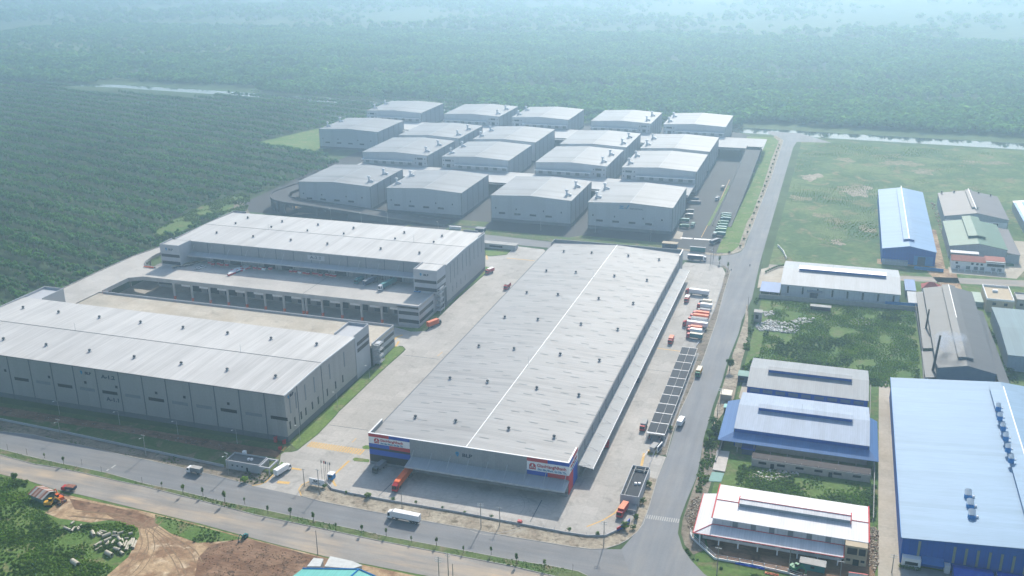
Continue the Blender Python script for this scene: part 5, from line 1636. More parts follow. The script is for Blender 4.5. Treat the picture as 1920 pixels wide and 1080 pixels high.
def semi_truck(label, loc, deg, cab, side, top, L=16.0, group=None, tractor=True, z=0.0, name=None):
    o = thing(name or ('semi_truck' if tractor else 'semi_trailer'), label, 'truck' if tractor else 'trailer', (loc[0], loc[1], z + 0.1), R(deg), group)
    x1 = L / 2
    tb = 2.7 if tractor else 0.0
    if tractor:
        cb = part(('scab', L), 'cab', lambda: cab_mb(x1 - 2.3, x1 - 0.12, 3.3), (cab, 'dark_steel'), o)
        part(('sglass', L), 'windscreen', lambda: glass_mb(x1 - 0.12, 3.3), ('glass',), cb)
        part(('sfair', L), 'roof_fairing', lambda: MB().solid([(x1 - 2.3, -1.1, 3.3), (x1 - .9, -1.0, 3.3), (x1 - .9, 1.0, 3.3), (x1 - 2.3, 1.1, 3.3), (x1 - 2.3, -1.1, 3.9), (x1 - 2.3, 1.1, 3.9)], [(0, 1, 4), (1, 2, 5, 4), (2, 3, 5), (3, 0, 4, 5), (0, 3, 2, 1)]), (cab,), cb)
    part(('sbox', L, tractor), 'cargo_box', lambda: box_mb(-x1, x1 - tb, 1.25, 4.0), (side, top, 'dark_steel'), o)
    part(('sch', L), 'chassis', lambda: MB().box(-x1 + .2, x1 - 0.8, -0.5, 0.5, 0.6, 1.2), ('dark_steel',), o)
    wheels(o, ((x1 - 1.3, x1 - 4.2) if tractor else ()) + (-x1 + 1.4, -x1 + 2.7, -x1 + 4.0), 1.0)
    return o


def flat_trailer(label, loc, deg, z, load):
    o = thing('flatbed_trailer', label, 'trailer', (loc[0], loc[1], z), R(deg), 'flatbed trailers parked on the upper court')
    b = MB(); b.box(-6.2, 6.2, -1.22, 1.22, 1.15, 1.4)
    for k in range(6): b.box(-6 + k * 2.3, -5.8 + k * 2.3, -1.22, 1.22, 0.95, 1.148)
    b.build('bed', load, o)
    part(('fch',), 'chassis', lambda: MB().box(-6, 5, -0.5, 0.5, 0.6, 0.94), ('dark_steel',), o)
    wheels(o, (-4.8, -3.5), 1.0)
    return o


def car(label, loc, deg, m, z=0.0, pickup=False, name='car'):
    o = thing(name, label, 'car', (loc[0], loc[1], z + 0.1), R(deg))
    b = MB()
    pr = [(-2.2, 0.35), (2.2, 0.35), (2.25, 0.7), (1.3, 0.95), (-2.15, 1.0), (-2.25, 0.7)]
    n = len(pr)
    b.solid([(x, -.88, q) for x, q in pr] + [(x, .88, q) for x, q in pr], [tuple(range(n)), tuple(range(n, 2 * n))[::-1]] + [(i, n + i, n + (i + 1) % n, (i + 1) % n) for i in range(n)])
    bd = b.build('body', m, o)
    b = MB()
    lo, hi = ((-0.4, 1.2), (0.0, 0.75)) if pickup else ((-2.0, 1.2), (-1.5, 0.5))
    b.solid([(lo[0], -.85, .98), (lo[1], -.85, .98), (lo[1], .85, .98), (lo[0], .85, .98), (hi[0], -.72, 1.5), (hi[1], -.72, 1.5), (hi[1], .72, 1.5), (hi[0], .72, 1.5)],
            [(4, 5, 6, 7), (0, 1, 5, 4), (1, 2, 6, 5), (2, 3, 7, 6), (3, 0, 4, 7)], [1, 0, 0, 0, 0])
    b.build('cabin', ['glass', m], bd)
    wheels(o, (-1.4, 1.4), 0.8, 0.34, 0.22)
    return o


SEMI, RIG = semi_truck, rigid_truck
# the front apron and roads
SEMI('orange articulated truck backed up to the front loading canopy', (21.0, -11.5), -90, 'red', 'orange', 'orange', 17.5)
RIG('grey box trailer truck parked under the glazed office corner', P(711, 876, 1.5), -100, 'dark_steel', 'louvre', 'concrete_dk', 8.0, 3.2)
SEMI('white heavy truck driving on the front road past the apron fence', P(757, 968, 2.0), 178, 'white', 'white', 'white', 14.5)
RIG('small silver box truck driving on the front road below the gatehouse', P(365, 882, 1.4), 178, 'white', 'louvre', 'concrete', 7.5, 3.2)
RIG('white box truck entering the yard gate beside the gatehouse', P(530, 881, 1.6), 76, 'white', 'white', 'white', 9.0, 3.6)
RIG('orange box truck stopped beside the lower office of the A-2.2 truck court', P(814, 606, 1.8), 66, 'dark_steel', 'orange', 'salmon', 10.5, 4.0)
RIG('maroon box truck with white top in the yard lane beside the grass strip', P(918, 508, 1.6), -112, 'red', 'red', 'white', 7.5, 3.4)
RIG('maroon box truck with pale roof close to the edge of the long roof', P(951, 537, 1.6), -95, 'red', 'red', 'concrete', 7.5, 3.4)
RIG('dark teal truck half hidden behind the long roof edge, nearest the orange truck', (-3.8, P(882, 613, 1.6)[1]), 180, 'teal', 'dark_steel', 'dark_steel', 7.0, 3.0)
RIG('white cab truck half hidden behind the long roof edge by the yard', (-3.8, P(896, 598, 1.6)[1]), 180, 'white', 'white', 'concrete', 7.0, 3.2)
RIG('black truck peeking out behind the long roof edge near the lawn', (-3.8, P(799, 698, 1.5)[1]), 180, 'dark_steel', 'dark_steel', 'louvre', 7.0, 3.0)
RIG('white truck peeking out behind the long roof edge', (-3.8, P(780, 720, 1.5)[1]), 180, 'white', 'white', 'white', 7.0, 3.0)
RIG('orange cab truck peeking out behind the long roof edge', (-3.8, P(760, 742, 1.5)[1]), 180, 'orange', 'steel', 'steel', 7.0, 3.0)
RIG('red box truck facing the camera beside the grey treatment tank', P(1167, 957, 1.7), -98, 'red', 'red', 'salmon', 8.5, 3.7)
RIG('red cab truck with pale roof beside the solar covered shelter', P(1207, 798, 1.6), -92, 'red', 'steel', 'concrete', 8.0, 3.5)
RIG('red truck with orange roof driving down the side yard', P(1258, 638, 1.6), -92, 'red', 'red', 'salmon', 7.5, 3.5)
RIG('small red and white truck driving near the far end of the side yard', P(1288, 561, 1.6), -92, 'red', 'red', 'white', 7.0, 3.4)
RIG('green cab truck with yellow box driving on the main road', P(1310, 698, 1.6), -93, 'green', 'yellow', 'cream', 8.5, 3.6)
RIG('white box van truck on the main road beside the solar shelter', P(1277, 790, 1.6), 84, 'white', 'white', 'white', 7.5, 3.3)
SEMI('dark truck with white roof turning at the street junction behind the long warehouse', P(1307, 484, 1.8), 0, 'white', 'navy', 'white', 13.5)
RIG('small crimson truck parked under the side canopy', P(1137, 833, 1.2), -80, 'red', 'red', 'red', 5.0, 2.4)
car('dark car leaving the shade of the side canopy', P(1196, 713, 0.8), -85, 'navy')
# row of parked trucks in the side yard, counted from the far end
ROWT = [((1307, 548), 15.5, 'red', 'white', 'white', 'long red cab truck with white trailer, alone at the far end of the parked row'),
        ((1323, 566), 8, 'louvre', 'cream', 'cream', 'short cream roofed truck, second from the far end of the parked row'),
        ((1321, 573), 9.5, 'red', 'white', 'white', 'red cab white box truck, third from the far end of the parked row'),
        ((1319, 583), 8.5, 'dark_steel', 'steel', 'louvre', 'grey roofed box truck, fourth from the far end of the parked row'),
        ((1314, 588), 10.5, 'red', 'orange', 'salmon', 'orange roofed truck, fifth from the far end of the parked row'),
        ((1311, 593.5), 11.5, 'red', 'orange', 'salmon', 'orange roofed truck, sixth from the far end of the parked row'),
        ((1308, 599.5), 12, 'red', 'white', 'concrete', 'white roofed truck, seventh from the far end of the parked row'),
        ((1303, 608.5), 15.0, 'red', 'white', 'white', 'longest white trailer truck with red cab in the middle of the parked row'),
        ((1302, 615), 9, 'red', 'orange', 'salmon', 'orange roofed truck, third from the near end of the parked row'),
        ((1302, 620.5), 9, 'red', 'white', 'white', 'white roofed truck, second from the near end of the parked row'),
        ((1302, 629), 9.5, 'red', 'teal', 'cream', 'teal sided truck with cream roof at the near end of the parked row')]
for (p, L, c, s_, t_, lb) in ROWT:
    f = SEMI if L > 12.5 else RIG
    o = f(lb, P(p[0], p[1], 2.0), 176, c, s_, t_, L, group='trucks parked in the side yard row')
# upper court
RIG('short teal truck on the upper court under the canopy', P(673, 526, DK + 1.6), -105, 'teal', 'teal', 'teal', 7.5, 3.4, z=DK)
SEMI('navy box trailer backed to the upper court docks', P(694, 527, DK + 2), -100, 'navy', 'navy', 'louvre', 13.0, None, False, DK)
RIG('dark box truck between the navy trailer and the white cab truck', P(710, 522, DK + 1.6), -100, 'navy', 'dark_steel', 'navy', 8.5, 3.5, z=DK)
SEMI('white cab truck with long teal trailer on the upper court', P(726, 533, DK + 2), -102, 'white', 'teal', 'teal', 17.0, None, True, DK)
car('blue pickup parked before the right office tower on the upper court', P(783, 546, DK + 0.8), 175, 'skyblue', DK, True, 'pickup')
for k, (px, py) in enumerate(((338, 497), (349, 495), (359, 494), (369, 492))):
    flat_trailer('pale flatbed trailer, %s from the left office tower of the upper court' % ORD[k], P(px, py, DK + 1), 62, DK, 'cream')
for px, py, lb in ((372, 503, 'white car, nearer of two beside the flatbed trailers'), (381, 500, 'white car, farther of two beside the flatbed trailers')):
    car(lb, P(px, py, DK + .7), 55, 'white', DK)
# estate vehicles
GT = [((1361, 403), 'teal', 'farthest teal box truck in the row along the estate lawn'), ((1361, 407), 'green', 'second teal green truck from the far end of the lawn side row'),
      ((1360, 411), 'teal', 'third teal truck from the far end of the lawn side row'), ((1356, 418), 'green', 'fourth teal green truck from the far end of the lawn side row'),
      ((1354, 423), 'green', 'middle green truck with pale roof in the lawn side row'), ((1352, 428), 'teal', 'teal truck third from the near end of the lawn side row'),
      ((1351, 432), 'green', 'green truck second from the near end of the lawn side row'), ((1350, 439), 'teal', 'nearest teal truck of the lawn side row')]
for k, (p, m, lb) in enumerate(GT):
    RIG(lb, P(p[0], p[1], 1.6), 178, m, m, 'mint' if k in (1, 3, 4) else m, 8.5, 3.4, 'teal trucks parked along the estate lawn')
for p, m, t_, d, L, lb in (((1283, 413), 'green', 'teal', 180, 8, 'green truck docked at the lettered warehouse side, farther one'), ((1283, 424), 'green', 'mint', 180, 8, 'green truck docked at the lettered warehouse side, nearer one'),
                        ((1299, 422), 'teal', 'mint', -95, 6.5, 'lone teal van truck driving in the estate lane'), ((1341, 452), 'navy', 'navy', 60, 11, 'dark coach parked at the estate gate by the lawn corner'),
                        ((1293, 396), 'dark_steel', 'louvre', 180, 7, 'black truck backed to the lettered warehouse, nearer of two'), ((1292, 404), 'dark_steel', 'steel', 180, 7, 'grey topped black truck by the lettered warehouse wall'),
                        ((1345, 372), 'white', 'concrete', -100, 6.5, 'white truck on the estate lane beside the dividing island'), ((1355, 352), 'dark_steel', 'dark_steel', -95, 7, 'black truck by the far crossing of the estate lane'),
                        ((1340, 440), 'navy', 'teal', -95, 6.0, 'dark van crossing the estate gate line')):
    RIG(lb, P(p[0], p[1], 1.6), d, m, m, t_, L, 3.2)
for p, lb in (((1301, 379), 'navy shipping container standing at the lettered warehouse corner'), ((1297, 372), 'dark shipping container behind the navy container')):
    o = thing('container', lb, 'container', (*P(*p, 1.3), 0.05), R(4))
    b = MB(); b.box(-6, 6, -1.2, 1.2, 0.15, 2.6)
    for k in range(20): b.box(-5.8 + k * 0.6, -5.5 + k * 0.6, -1.25, -1.203, 0.3, 2.5)
    b.build('body', 'navy', o)
    b = MB(); b.box(6.0, 6.05, -1.1, -0.02, 0.3, 2.5); b.box(6.0, 6.05, 0.02, 1.1, 0.3, 2.5); b.build('door', 'dark_steel', o)
# motorbike rider at the junction
mx, my = P(1406, 498, 0.6)
o = thing('motorcycle', 'dark motorcycle ridden across the street junction', 'motorcycle', (mx, my, 0.08), R(-75))
b = MB(); b.box(-0.7, 0.5, -0.14, 0.14, 0.45, 0.8); b.box(0.45, 0.6, -0.3, 0.3, 0.9, 1.0); b.tube((0.6, 0, 0.3), (0.45, 0, 1.0), 0.05, 0.05, 5); b.build('body', 'navy', o)
for x in (-0.62, 0.62): 
    q = bpy.data.objects.new('wheel', wheel_mesh(0.3, 0.12)); COL.objects.link(q); q.parent = o; q.location = (x, 0, 0.3)
# vehicles and machines of the dirt works
def skinned(name, verts, edges, radii, m, parent, loc=(0, 0, 0)):
    me = bpy.data.meshes.new(name)
    me.from_pydata(verts, edges, [])
    o = bpy.data.objects.new(name, me)
    COL.objects.link(o)
    o.location = loc
    o.modifiers.new('skin', 'SKIN')
    for v, r in zip(me.skin_vertices[0].data, radii): v.radius = (r, r)
    me.skin_vertices[0].data[0].use_root = True
    sb = o.modifiers.new('sub', 'SUBSURF'); sb.levels = sb.render_levels = 1
    me.materials.append(M[m])
    if parent: o.parent = parent
    return o


def person(label, loc, rz, top, seated=False):
    z = 0.0
    if seated:
        V = [(0, 0, .85), (0.02, 0, 1.1), (0.06, 0, 1.35), (0.08, 0, 1.5), (0.1, 0, 1.62), (0.1, 0, 1.72), (0.1, .2, 1.33), (.3, .26, 1.1), (.5, .26, 1.02), (0.1, -.2, 1.33), (.3, -.26, 1.1), (.5, -.26, 1.02), (0, .1, .82), (.4, .14, .78), (.3, .15, .36), (0, -.1, .82), (.4, -.14, .78), (.3, -.15, .36)]
    else:
        V = [(0, 0, .92), (0, 0, 1.12), (0, 0, 1.36), (0, 0, 1.5), (.01, 0, 1.6), (.01, 0, 1.7), (0, .2, 1.38), (.03, .26, 1.1), (.1, .27, .85), (0, -.2, 1.38), (.03, -.26, 1.1), (.1, -.27, .85), (0, .1, .88), (.04, .11, .48), (0, .12, .08), (0, -.1, .88), (-.04, -.11, .48), (-.08, -.12, .08)]
    E_ = [(0, 1), (1, 2), (2, 3), (3, 4), (4, 5), (2, 6), (6, 7), (7, 8), (2, 9), (9, 10), (10, 11), (0, 12), (12, 13), (13, 14), (0, 15), (15, 16), (16, 17)]
    rr = [.15, .14, .16, .06, .1, .09, .07, .05, .04, .07, .05, .04, .1, .07, .05, .1, .07, .05]
    o = skinned('person', V, E_, rr, top, None, loc)
    o.rotation_euler = (0, 0, rz)
    return tag(o, label, 'person')


person('person in dark clothes riding the motorcycle at the junction', (mx, my, 0.1), R(-75), 'navy', True)
person('person in a dark shirt standing in the shade of the front apron', (*P(948, 914, 0.9), 0.09), R(20), 'louvre')
person('person in white standing on the roadside by the long warehouse corner fence', (*P(1371, 506, 0.9), 0.06), R(90), 'navy')


def excavator(label, loc, deg, m, boom=True):
    o = thing('excavator', label, 'excavator', (*loc, 0.06), R(deg))
    b = MB()
    for s in (-1, 1):
        pr = [(-1.7, 0.35), (-1.4, 0), (1.4, 0), (1.7, 0.35), (1.5, 0.75), (-1.5, 0.75)]
        y0, y1 = sorted((s * 0.75, s * 1.25))
        b.solid([(x, y0, z) for x, z in pr] + [(x, y1, z) for x, z in pr], [tuple(range(6)), tuple(range(6, 12))[::-1]] + [(i, 6 + i, 6 + (i + 1) % 6, (i + 1) % 6) for i in range(6)])
    b.build('track', 'black', o)
    b = MB(); b.box(-1.9, 1.0, -1.15, 1.15, 0.85, 1.9); b.box(-1.9, -0.9, -1.1, 1.1, 1.9, 2.1); bd = b.build('body', m, o)
    b = MB(); b.box(-0.3, 1.1, 0.15, 1.1, 1.9, 3.0, 0); b.box(-0.35, 1.15, 0.1, 1.15, 3.0, 3.12, 1); b.build('cabin', ['glass', m], bd)
    bm = MB(); bm.tube((0.9, -0.3, 1.6), (3.0, -0.3, 4.2), 0.26, 0.22, 6); bm.tube((3.0, -0.3, 4.2), (5.0, -0.3, 2.4), 0.22, 0.18, 6)
    am = bm.build('boom', m, o)
    MB().tube((5.0, -0.3, 2.4), (4.6, -0.3, 0.7), 0.16, 0.14, 6).build('stick', m, am)
    b = MB(); b.solid([(4.2, -0.8, 0.7), (5.1, -0.8, 0.8), (4.9, -0.8, 0.0), (4.3, -0.8, 0.1), (4.2, 0.2, 0.7), (5.1, 0.2, 0.8), (4.9, 0.2, 0.0), (4.3, 0.2, 0.1)], [(0, 1, 2, 3), (7, 6, 5, 4), (0, 4, 5, 1), (1, 5, 6, 2), (2, 6, 7, 3), (3, 7, 4, 0)]); b.build('bucket', 'dark_steel', am)
    return o


excavator('small yellow excavator parked on the pale dirt near the tin shed', P(93, 946, 0.5), 20, 'yellow')
excavator('orange excavator standing by the dark scrap heap behind the yellow one', P(112, 936, 0.5), 160, 'orange')
excavator('blue and red excavator at the corner of the brown mud ground', P(459, 1007, 0.5), -100, 'teal').scale = (.7, .7, .7)
excavator('green excavator at work on the red soil beside the green site hut', P(1490, 1068, 0.5), -30, 'green')
RIG('old blue and red truck parked at the roadside by the tin shed', P(129, 916, 1.0), 185, 'red', 'navy', 'rust', 6.5, 2.4)
# ================================================================ street furniture, fences, small structures
M['mint_bright'] = plain('turquoise_sheet', (0.16, 0.45, 0.42), 0.6)
M['pale_slab2'] = plain('beige_slab', (0.50, 0.46, 0.42), 0.85)  # warm pale concrete tone
M['teal_faded'] = plain('faded_teal_sheet', (0.16, 0.25, 0.24), 0.8, 0.2)
M['rust_pale'] = plain('pale_rust_sheet', (0.40, 0.28, 0.24), 0.85, 0.25)


def util_pole(label, base, h, arms=2, m='timber', lamp=False, rz=0.0):
    o = thing('utility_pole', label, 'pole', (*base, 0), rz)
    MB().tube((0, 0, 0), (0, 0, h), 0.2, 0.13, 8).build('shaft', m, o)
    for k in range(arms):
        b = MB(); z = h - 0.4 - k * 0.9
        b.box(-1.2, 1.2, -0.08, 0.08, z, z + 0.16, 0)
        for x in (-1.1, -0.4, 0.4, 1.1): b.tube((x, 0, z + 0.16), (x, 0, z + 0.42), 0.07, 0.05, 6, 1)
        b.build('crossarm', ['steel', 'white'], o)
    if lamp:
        b = MB(); b.tube((0, 0, h - 1.5), (0, -1.8, h - 0.9), 0.05, 0.05, 5); b.box(-0.18, 0.18, -2.4, -1.7, h - 1.0, h - 0.84); b.build('lamp_arm', 'white', o)
    return o


POLES = [((1132, 1025), 11.5, 2, 'utility pole on the sandy corner verge by the junction', 0), ((902, 990), 11.5, 2, 'utility pole with double white crossarm on the front verge', 0), ((937, 985), 8.5, 1, 'shorter utility pole beside the double armed one on the front verge', 0),
         ((754, 954), 8.0, 0, 'plain pole behind the white heavy truck on the verge', 0), ((571, 911), 8.5, 1, 'thin pole at the corner of the entrance verge left of the name board', 0), ((599, 926), 12, 1, 'tall pole standing in front of the white name board', 0),
         ((114, 819), 9.5, 1, 'concrete pole on the brown verge, farthest from the gatehouse', 1), ((274, 855), 11, 1, 'concrete pole on the brown verge midway to the gatehouse', 1), ((429, 890), 11, 1, 'concrete pole right beside the gatehouse wall', 1),
         ((596, 1040), 11, 0, 'bare pole at the edge of the brown mud by the mint shed', 0), ((841, 1084), 11, 2, 'pole with crossarms at the bottom road edge', 0), ((824, 1100), 13, 3, 'pole carrying three insulator arms at the bottom edge', 0), ((850, 1100), 10, 0, 'thin bare pole behind the bottom edge poles', 0),
         ((1351, 757), 8.5, 2, 'dark pole by the tan box shed on the main road side', 0), ((1345, 781), 8, 0, 'bare pole beside the palms on the main road side', 0), ((1372, 678), 6, 0, 'thin pole by the sandy path north of the round tree', 0),
         ((1426, 509), 9.5, 0, 'thin pole at the mouth of the side street', 0), ((1402, 583), 9.5, 0, 'thin pole beside the ruined grey hut', 0), ((1332, 496), 11, 1, 'pole at the yard corner behind the dark junction truck', 0), ((1337, 489), 12, 0, 'leaning tall pole at the yard corner by the lawn', 0),
         ((1344, 1078), 12, 1, 'concrete pole outside the white site fence', 0), ((1479, 1070), 9.5, 0, 'grey pole beside the green site hut', 0), ((1575, 1082), 7, 1, 'short pole with a small arm before the tan office block', 0), ((1672, 1074), 8, 2, 'pole with transformer arms at the lane mouth by the blue factory', 0)]
for p, h, a, lb, lamp in POLES: util_pole(lb, P(*p), h, a, 'timber', bool(lamp), R(rnd.uniform(-15, 15)))


def street_lamp(label, base, h=8.0, rz=0.0, group=None):
    o = thing('street_lamp', label, 'street lamp', (*base, 0), rz, group)
    MB().tube((0, 0, 0), (0, 0, h), 0.11, 0.07, 6).build('post', 'steel', o)
    b = MB(); b.tube((0, 0, h), (-1.6, 0, h + 0.3), 0.05, 0.05, 5); b.build('arm', 'steel', o)
    MB().box(-2.3, -1.5, -0.2, 0.2, h + 0.24, h + 0.42).build('lamp_head', 'white', o)
    return o


for k, p in enumerate(((112, 777), (225, 797), (334, 815), (445, 832))):
    street_lamp('slim white headed lamp before the A-1.2 wall, %s counted towards the corner' % ORD[k], P(*p), 7.5, R(60), 'lamps before the A-1.2 wall')
for k, p in enumerate(((563, 826), (633, 762), (693, 711))):
    street_lamp('slim lamp on the flank lawn of the A-1.2 warehouse, %s from the street' % ORD[k], P(*p), 7.5, 0, 'lamps on the flank lawn')
for k, p in enumerate(((621, 412), (678, 420), (727, 418), (822, 437), (1014, 432), (1116, 437), (1220, 452))):
    street_lamp('thin tall lamp on the estate front verge, %s from the curved ramp' % (ORD + ['sixth', 'seventh'])[k], P(*p), 9.5, R(90), 'lamps on the estate front verge')


def wall_run(label, pts, h, t, m, cat='wall', name='boundary_wall', coping=None):
    b = MB(); parapet(b, pts, 0, h, t)
    o = b.build(name, m)
    tag(o, label, cat)
    if coping:
        c = MB(); parapet(c, pts, h, h + 0.12, t + 0.12); c.build('coping', coping, o)
    return o


def rail_fence(label, pts, h, step, m, base_h=0.0, base_m='concrete_dk', rails=2, post_r=0.06, rail_r=0.03):
    o = thing('fence', label, 'fence', (*pts[0], 0))
    ox, oy = pts[0]
    q = [(x - ox, y - oy) for x, y in pts]
    if base_h:
        b = MB(); parapet(b, q, 0, base_h, 0.25); b.build('base_wall', base_m, o)
    rb = MB()
    pm_ = MB().box(-post_r, post_r, -post_r, post_r, base_h * 0.5, h).mesh('post', [m])
    for (xa, ya), (xb, yb) in zip(q[:-1], q[1:]):
        L = math.hypot(xb - xa, yb - ya)
        for r in range(rails):
            z = base_h + (h - base_h) * (r + 1) / rails - 0.05
            rb.tube((xa, ya, z), (xb, yb, z), rail_r, rail_r, 4)
        n = max(1, int(L / step))
        for k in range(n):
            x, y = xa + (xb - xa) * k / n, ya + (yb - ya) * k / n
            q_ = bpy.data.objects.new('post', pm_)
            COL.objects.link(q_)
            q_.parent = o
            q_.location = (x, y, 0)
    rb.build('rails', m, o)
    return o


FR = PP([(612, 906), (622, 918), (655, 926), (730, 940), (855, 961), (960, 981), (1060, 1000), (1100, 1006), (1135, 1006), (1157, 996)])
rail_fence('low grey wall with slim posts along the front of the truck yard', FR, 2.1, 4.5, 'steel', 0.85, 'wall_light', 2, 0.05, 0.02)
rail_fence('slim post fence between the side yard and the main road verge', PP([(1185, 978), (1210, 893)]) + PP([(1226, 852), (1237, 827), (1245, 807), (1265, 760), (1290, 697), (1305, 650), (1312, 640), (1340, 580), (1356, 530)]), 1.9, 4.5, 'steel', 0.5, 'wall_light', 2, 0.05, 0.02)
o = wall_run('red, white and blue painted wall at the yard corner by the red truck', PP([(1157, 996), (1171, 989), (1181, 979)]), 1.9, 0.3, 'blue')
b = MB(); a_, c_ = PP([(1156.5, 997), (1163, 993.5)]); parapet(b, [a_, c_], 1.0, 1.95, 0.36); b.build('painted_band', 'red', o)
wall_run('long pale grey wall along the verge before the A-1.2 warehouse', [(-330, -13.5)] + PP([(0, 788), (100, 808), (250, 840), (420, 876)]), 1.25, 0.3, 'wall_light')
wall_run('block wall along the south side of the white walled hall', [(149, 266.4), (200, 268.6), (246, 270.4)], 2.8, 0.25, 'block')
wall_run('block wall between the weed plot and the lane beside the dark workshop', [(246, 270), (244.2, 205), (242.9, 158)], 2.4, 0.25, 'block')
o = wall_run('bright blue sheet hoarding beside the lavender sheet sheds', [(226, 271.5), (245.4, 273)], 4.0, 0.15, 'skyblue', 'hoarding', 'hoarding')
o = wall_run('bright blue sheet hoarding before the light blue gabled hall', [(247, 354.5), (266, 353)], 2.4, 0.15, 'skyblue', 'hoarding', 'hoarding')
wall_run('block wall on the far side of the white and red factory yard', [(157, 16.5), (214.5, 15.5)], 2.0, 0.25, 'block')
wall_run('thin concrete wall along the plot beside the sandy main road edge', PP([(1341, 868), (1352, 838), (1360, 808)]), 1.6, 0.25, 'concrete')
wall_run('grey wall between the bushes and the paved factory lane', [(216.2, 16), (217.2, 60)], 2.2, 0.25, 'concrete')
wall_run('low grey wall along the left side of the paved lane by the grey factory', [(215.6, 108), (216.4, 146)], 2.2, 0.25, 'concrete')
wall_run('winding white wall beside the side street entrance', PP([(1458, 462), (1468, 473), (1474, 486)]), 1.8, 0.3, 'white')
o = thing('outbuilding', 'long block outbuilding with small dark windows before the blue lean-to eaves', 'outbuilding')
x0, x1, y0 = 165.0, 215.2, 47.5
b = MB(); b.box(x0, x1, y0, y0 + 5.5, 0, 3.6); b.build('wall', 'block', o)
b = MB(); b.box(x0 - .2, x1 + .2, y0 + .4, y0 + 5.7, 3.603, 3.78); b.build('roof', 'rust_dark', o)
for k in range(6): MB().box(x0 + 3 + k * 8, x0 + 6.4 + k * 8, y0 - .1, y0 - .004, 1.6, 2.7).build('window', 'glass', o)
for x in (x0 + 8.2, x0 + 33): MB().box(x, x + 1.6, y0 - .1, y0 - .004, 0.1, 2.4).build('door', 'glass', o)
b = MB()
for k in range(8): b.box(x0 + k * 7.1, x0 + .25 + k * 7.1, y0 + .02, y0 + .3, 3.61, 4.5)
b.build('post_stubs', 'concrete', o)
# white zigzag site fence of the red trimmed factory
WF = PP([(1294, 1000), (1297, 1010), (1340, 1049), (1410, 1061), (1477, 1076)])
rail_fence('white rail fence on a low wall round the red soil factory yard', WF, 2.4, 4.2, 'white', 0.9, 'white', 2, 0.14, 0.07)
rail_fence('white rail fence behind the tan office block yard', PP([(1477, 1076), (1504, 1084)]), 2.2, 4, 'white', 0.6, 'white', 2, 0.14, 0.07)
wall_run('white gate wall with red coping at the bottom edge', PP([(1590, 1084), (1626, 1089)]), 2.6, 0.3, 'white', 'wall', 'boundary_wall', 'red_trim')
o = thing('site_hut', 'green site hut with pale roof on the red soil yard', 'hut', (*P(1523, 1066, 0), 0), R(-3))
b = MB(); b.box(-4.5, 4.5, -1.8, 1.8, 0, 2.9); b.build('wall', 'teal', o)
MB().box(-4.8, 4.8, -2.1, 2.1, 2.903, 3.05).build('roof', 'concrete', o)
MB().box(-0.6, 0.8, -1.9, -1.804, 1.2, 2.1).build('window', 'glass', o)
o = thing('water_tank', 'green upright water tank behind the corner of the white site fence', 'tank', (*P(1308, 1007, 0), 0))
b = MB(); b.tube((0, 0, 0), (0, 0, 3.2), 1.5, 1.5, 14); b.lathe((0, 0, 3.2), [(1.5, 0), (0.6, 0.5), (0.02, 0.6)], 14); b.build('body', 'teal', o)
MB().tube((0, 0, 3.75), (0, 0, 3.95), 0.4, 0.4, 10).build('lid', 'white', o)
for p, m, lb, s in (((1406, 1062), 'blue', 'crumpled blue tarpaulin outside the white rail fence', (11, 1.3)), ((1447, 1077), 'salmon', 'orange tarpaulin bundle outside the white rail fence', (5, 1.4)), ((1314, 898), 'orange', 'orange parasol cloth spread on the roadside stall', (2.4, 2.2))):
    x, y = P(*p)
    b = MB(); n = 9
    for i in range(n):
        for j in range(3):
            q = lambda a, c: (x + (a / n - .5) * s[0], y + (c / 3 - .5) * s[1] - (a / n - .5) * s[0] * 0.05, 0.25 + 0.55 * math.sin(a * 1.9 + c * 2.3) ** 2 * (1 if 0 < a < n and 0 < c < 3 else 0))
            b.face([q(i, j), q(i + 1, j), q(i + 1, j + 1), q(i, j + 1)])
    tag(b.build('tarpaulin', m), lb, 'tarpaulin')
# gatehouse at the street entrance
o = thing('gatehouse', 'grey flat roofed gatehouse with open frame at the yard entrance', 'gatehouse')
x0, x1, y0, y1 = -60.5, -43.5, -23.2, -15.6
b = MB(); b.box(x0, x1, y0, y1, 0, 3.6); b.build('wall', 'wall_light', o)
MB().box(x0 + .3, x1 - .3, y0 + .3, y1 - .3, 3.603, 3.7).build('roof', 'dark_steel', o)
b = MB(); parapet(b, [(x0 + .15, y0 + .15), (x1 - .15, y0 + .15), (x1 - .15, y1 - .15), (x0 + .15, y1 - .15)], 3.602, 4.4, 0.3, 0, True); b.build('parapet', 'wall_light', o)
for x in (-57.5, -55, -52.5): MB().box(x, x + .8, y0 - .1, y0 - .004, 1.9, 2.6).build('window', 'glass', o)
MB().box(-50, -49.2, y0 - .1, y0 - .004, 0.2, 2.2).build('door', 'glass', o)
b = MB()
for x in (-43.2, -38.4):
    for y in (-23.4, -16.2): b.box(x, x + .4, y, y + .4, 0, 3.4)
b.box(-43.3, -37.8, -23.5, -22.9, 3.402, 4.1); b.box(-43.3, -37.8, -16.3, -15.7, 3.402, 4.1); b.box(-38.5, -37.9, -22.88, -16.32, 3.402, 4.1); b.box(-43.3, -42.7, -22.88, -16.32, 3.402, 4.1)
b.build('gate_frame', 'wall_light', o)
MB().box(-56.5, -55, y1 - .2, y1 + 1.2, 0.0, 5.4).build('water_tank', 'white', o)
for p in ((0, 0), (1.4, .3)): MB().box(-51.5 + p[0], -50.6 + p[0], -19.8 + p[1], -18.6 + p[1], 3.705, 4.5).build('cooling_unit', 'white', o)
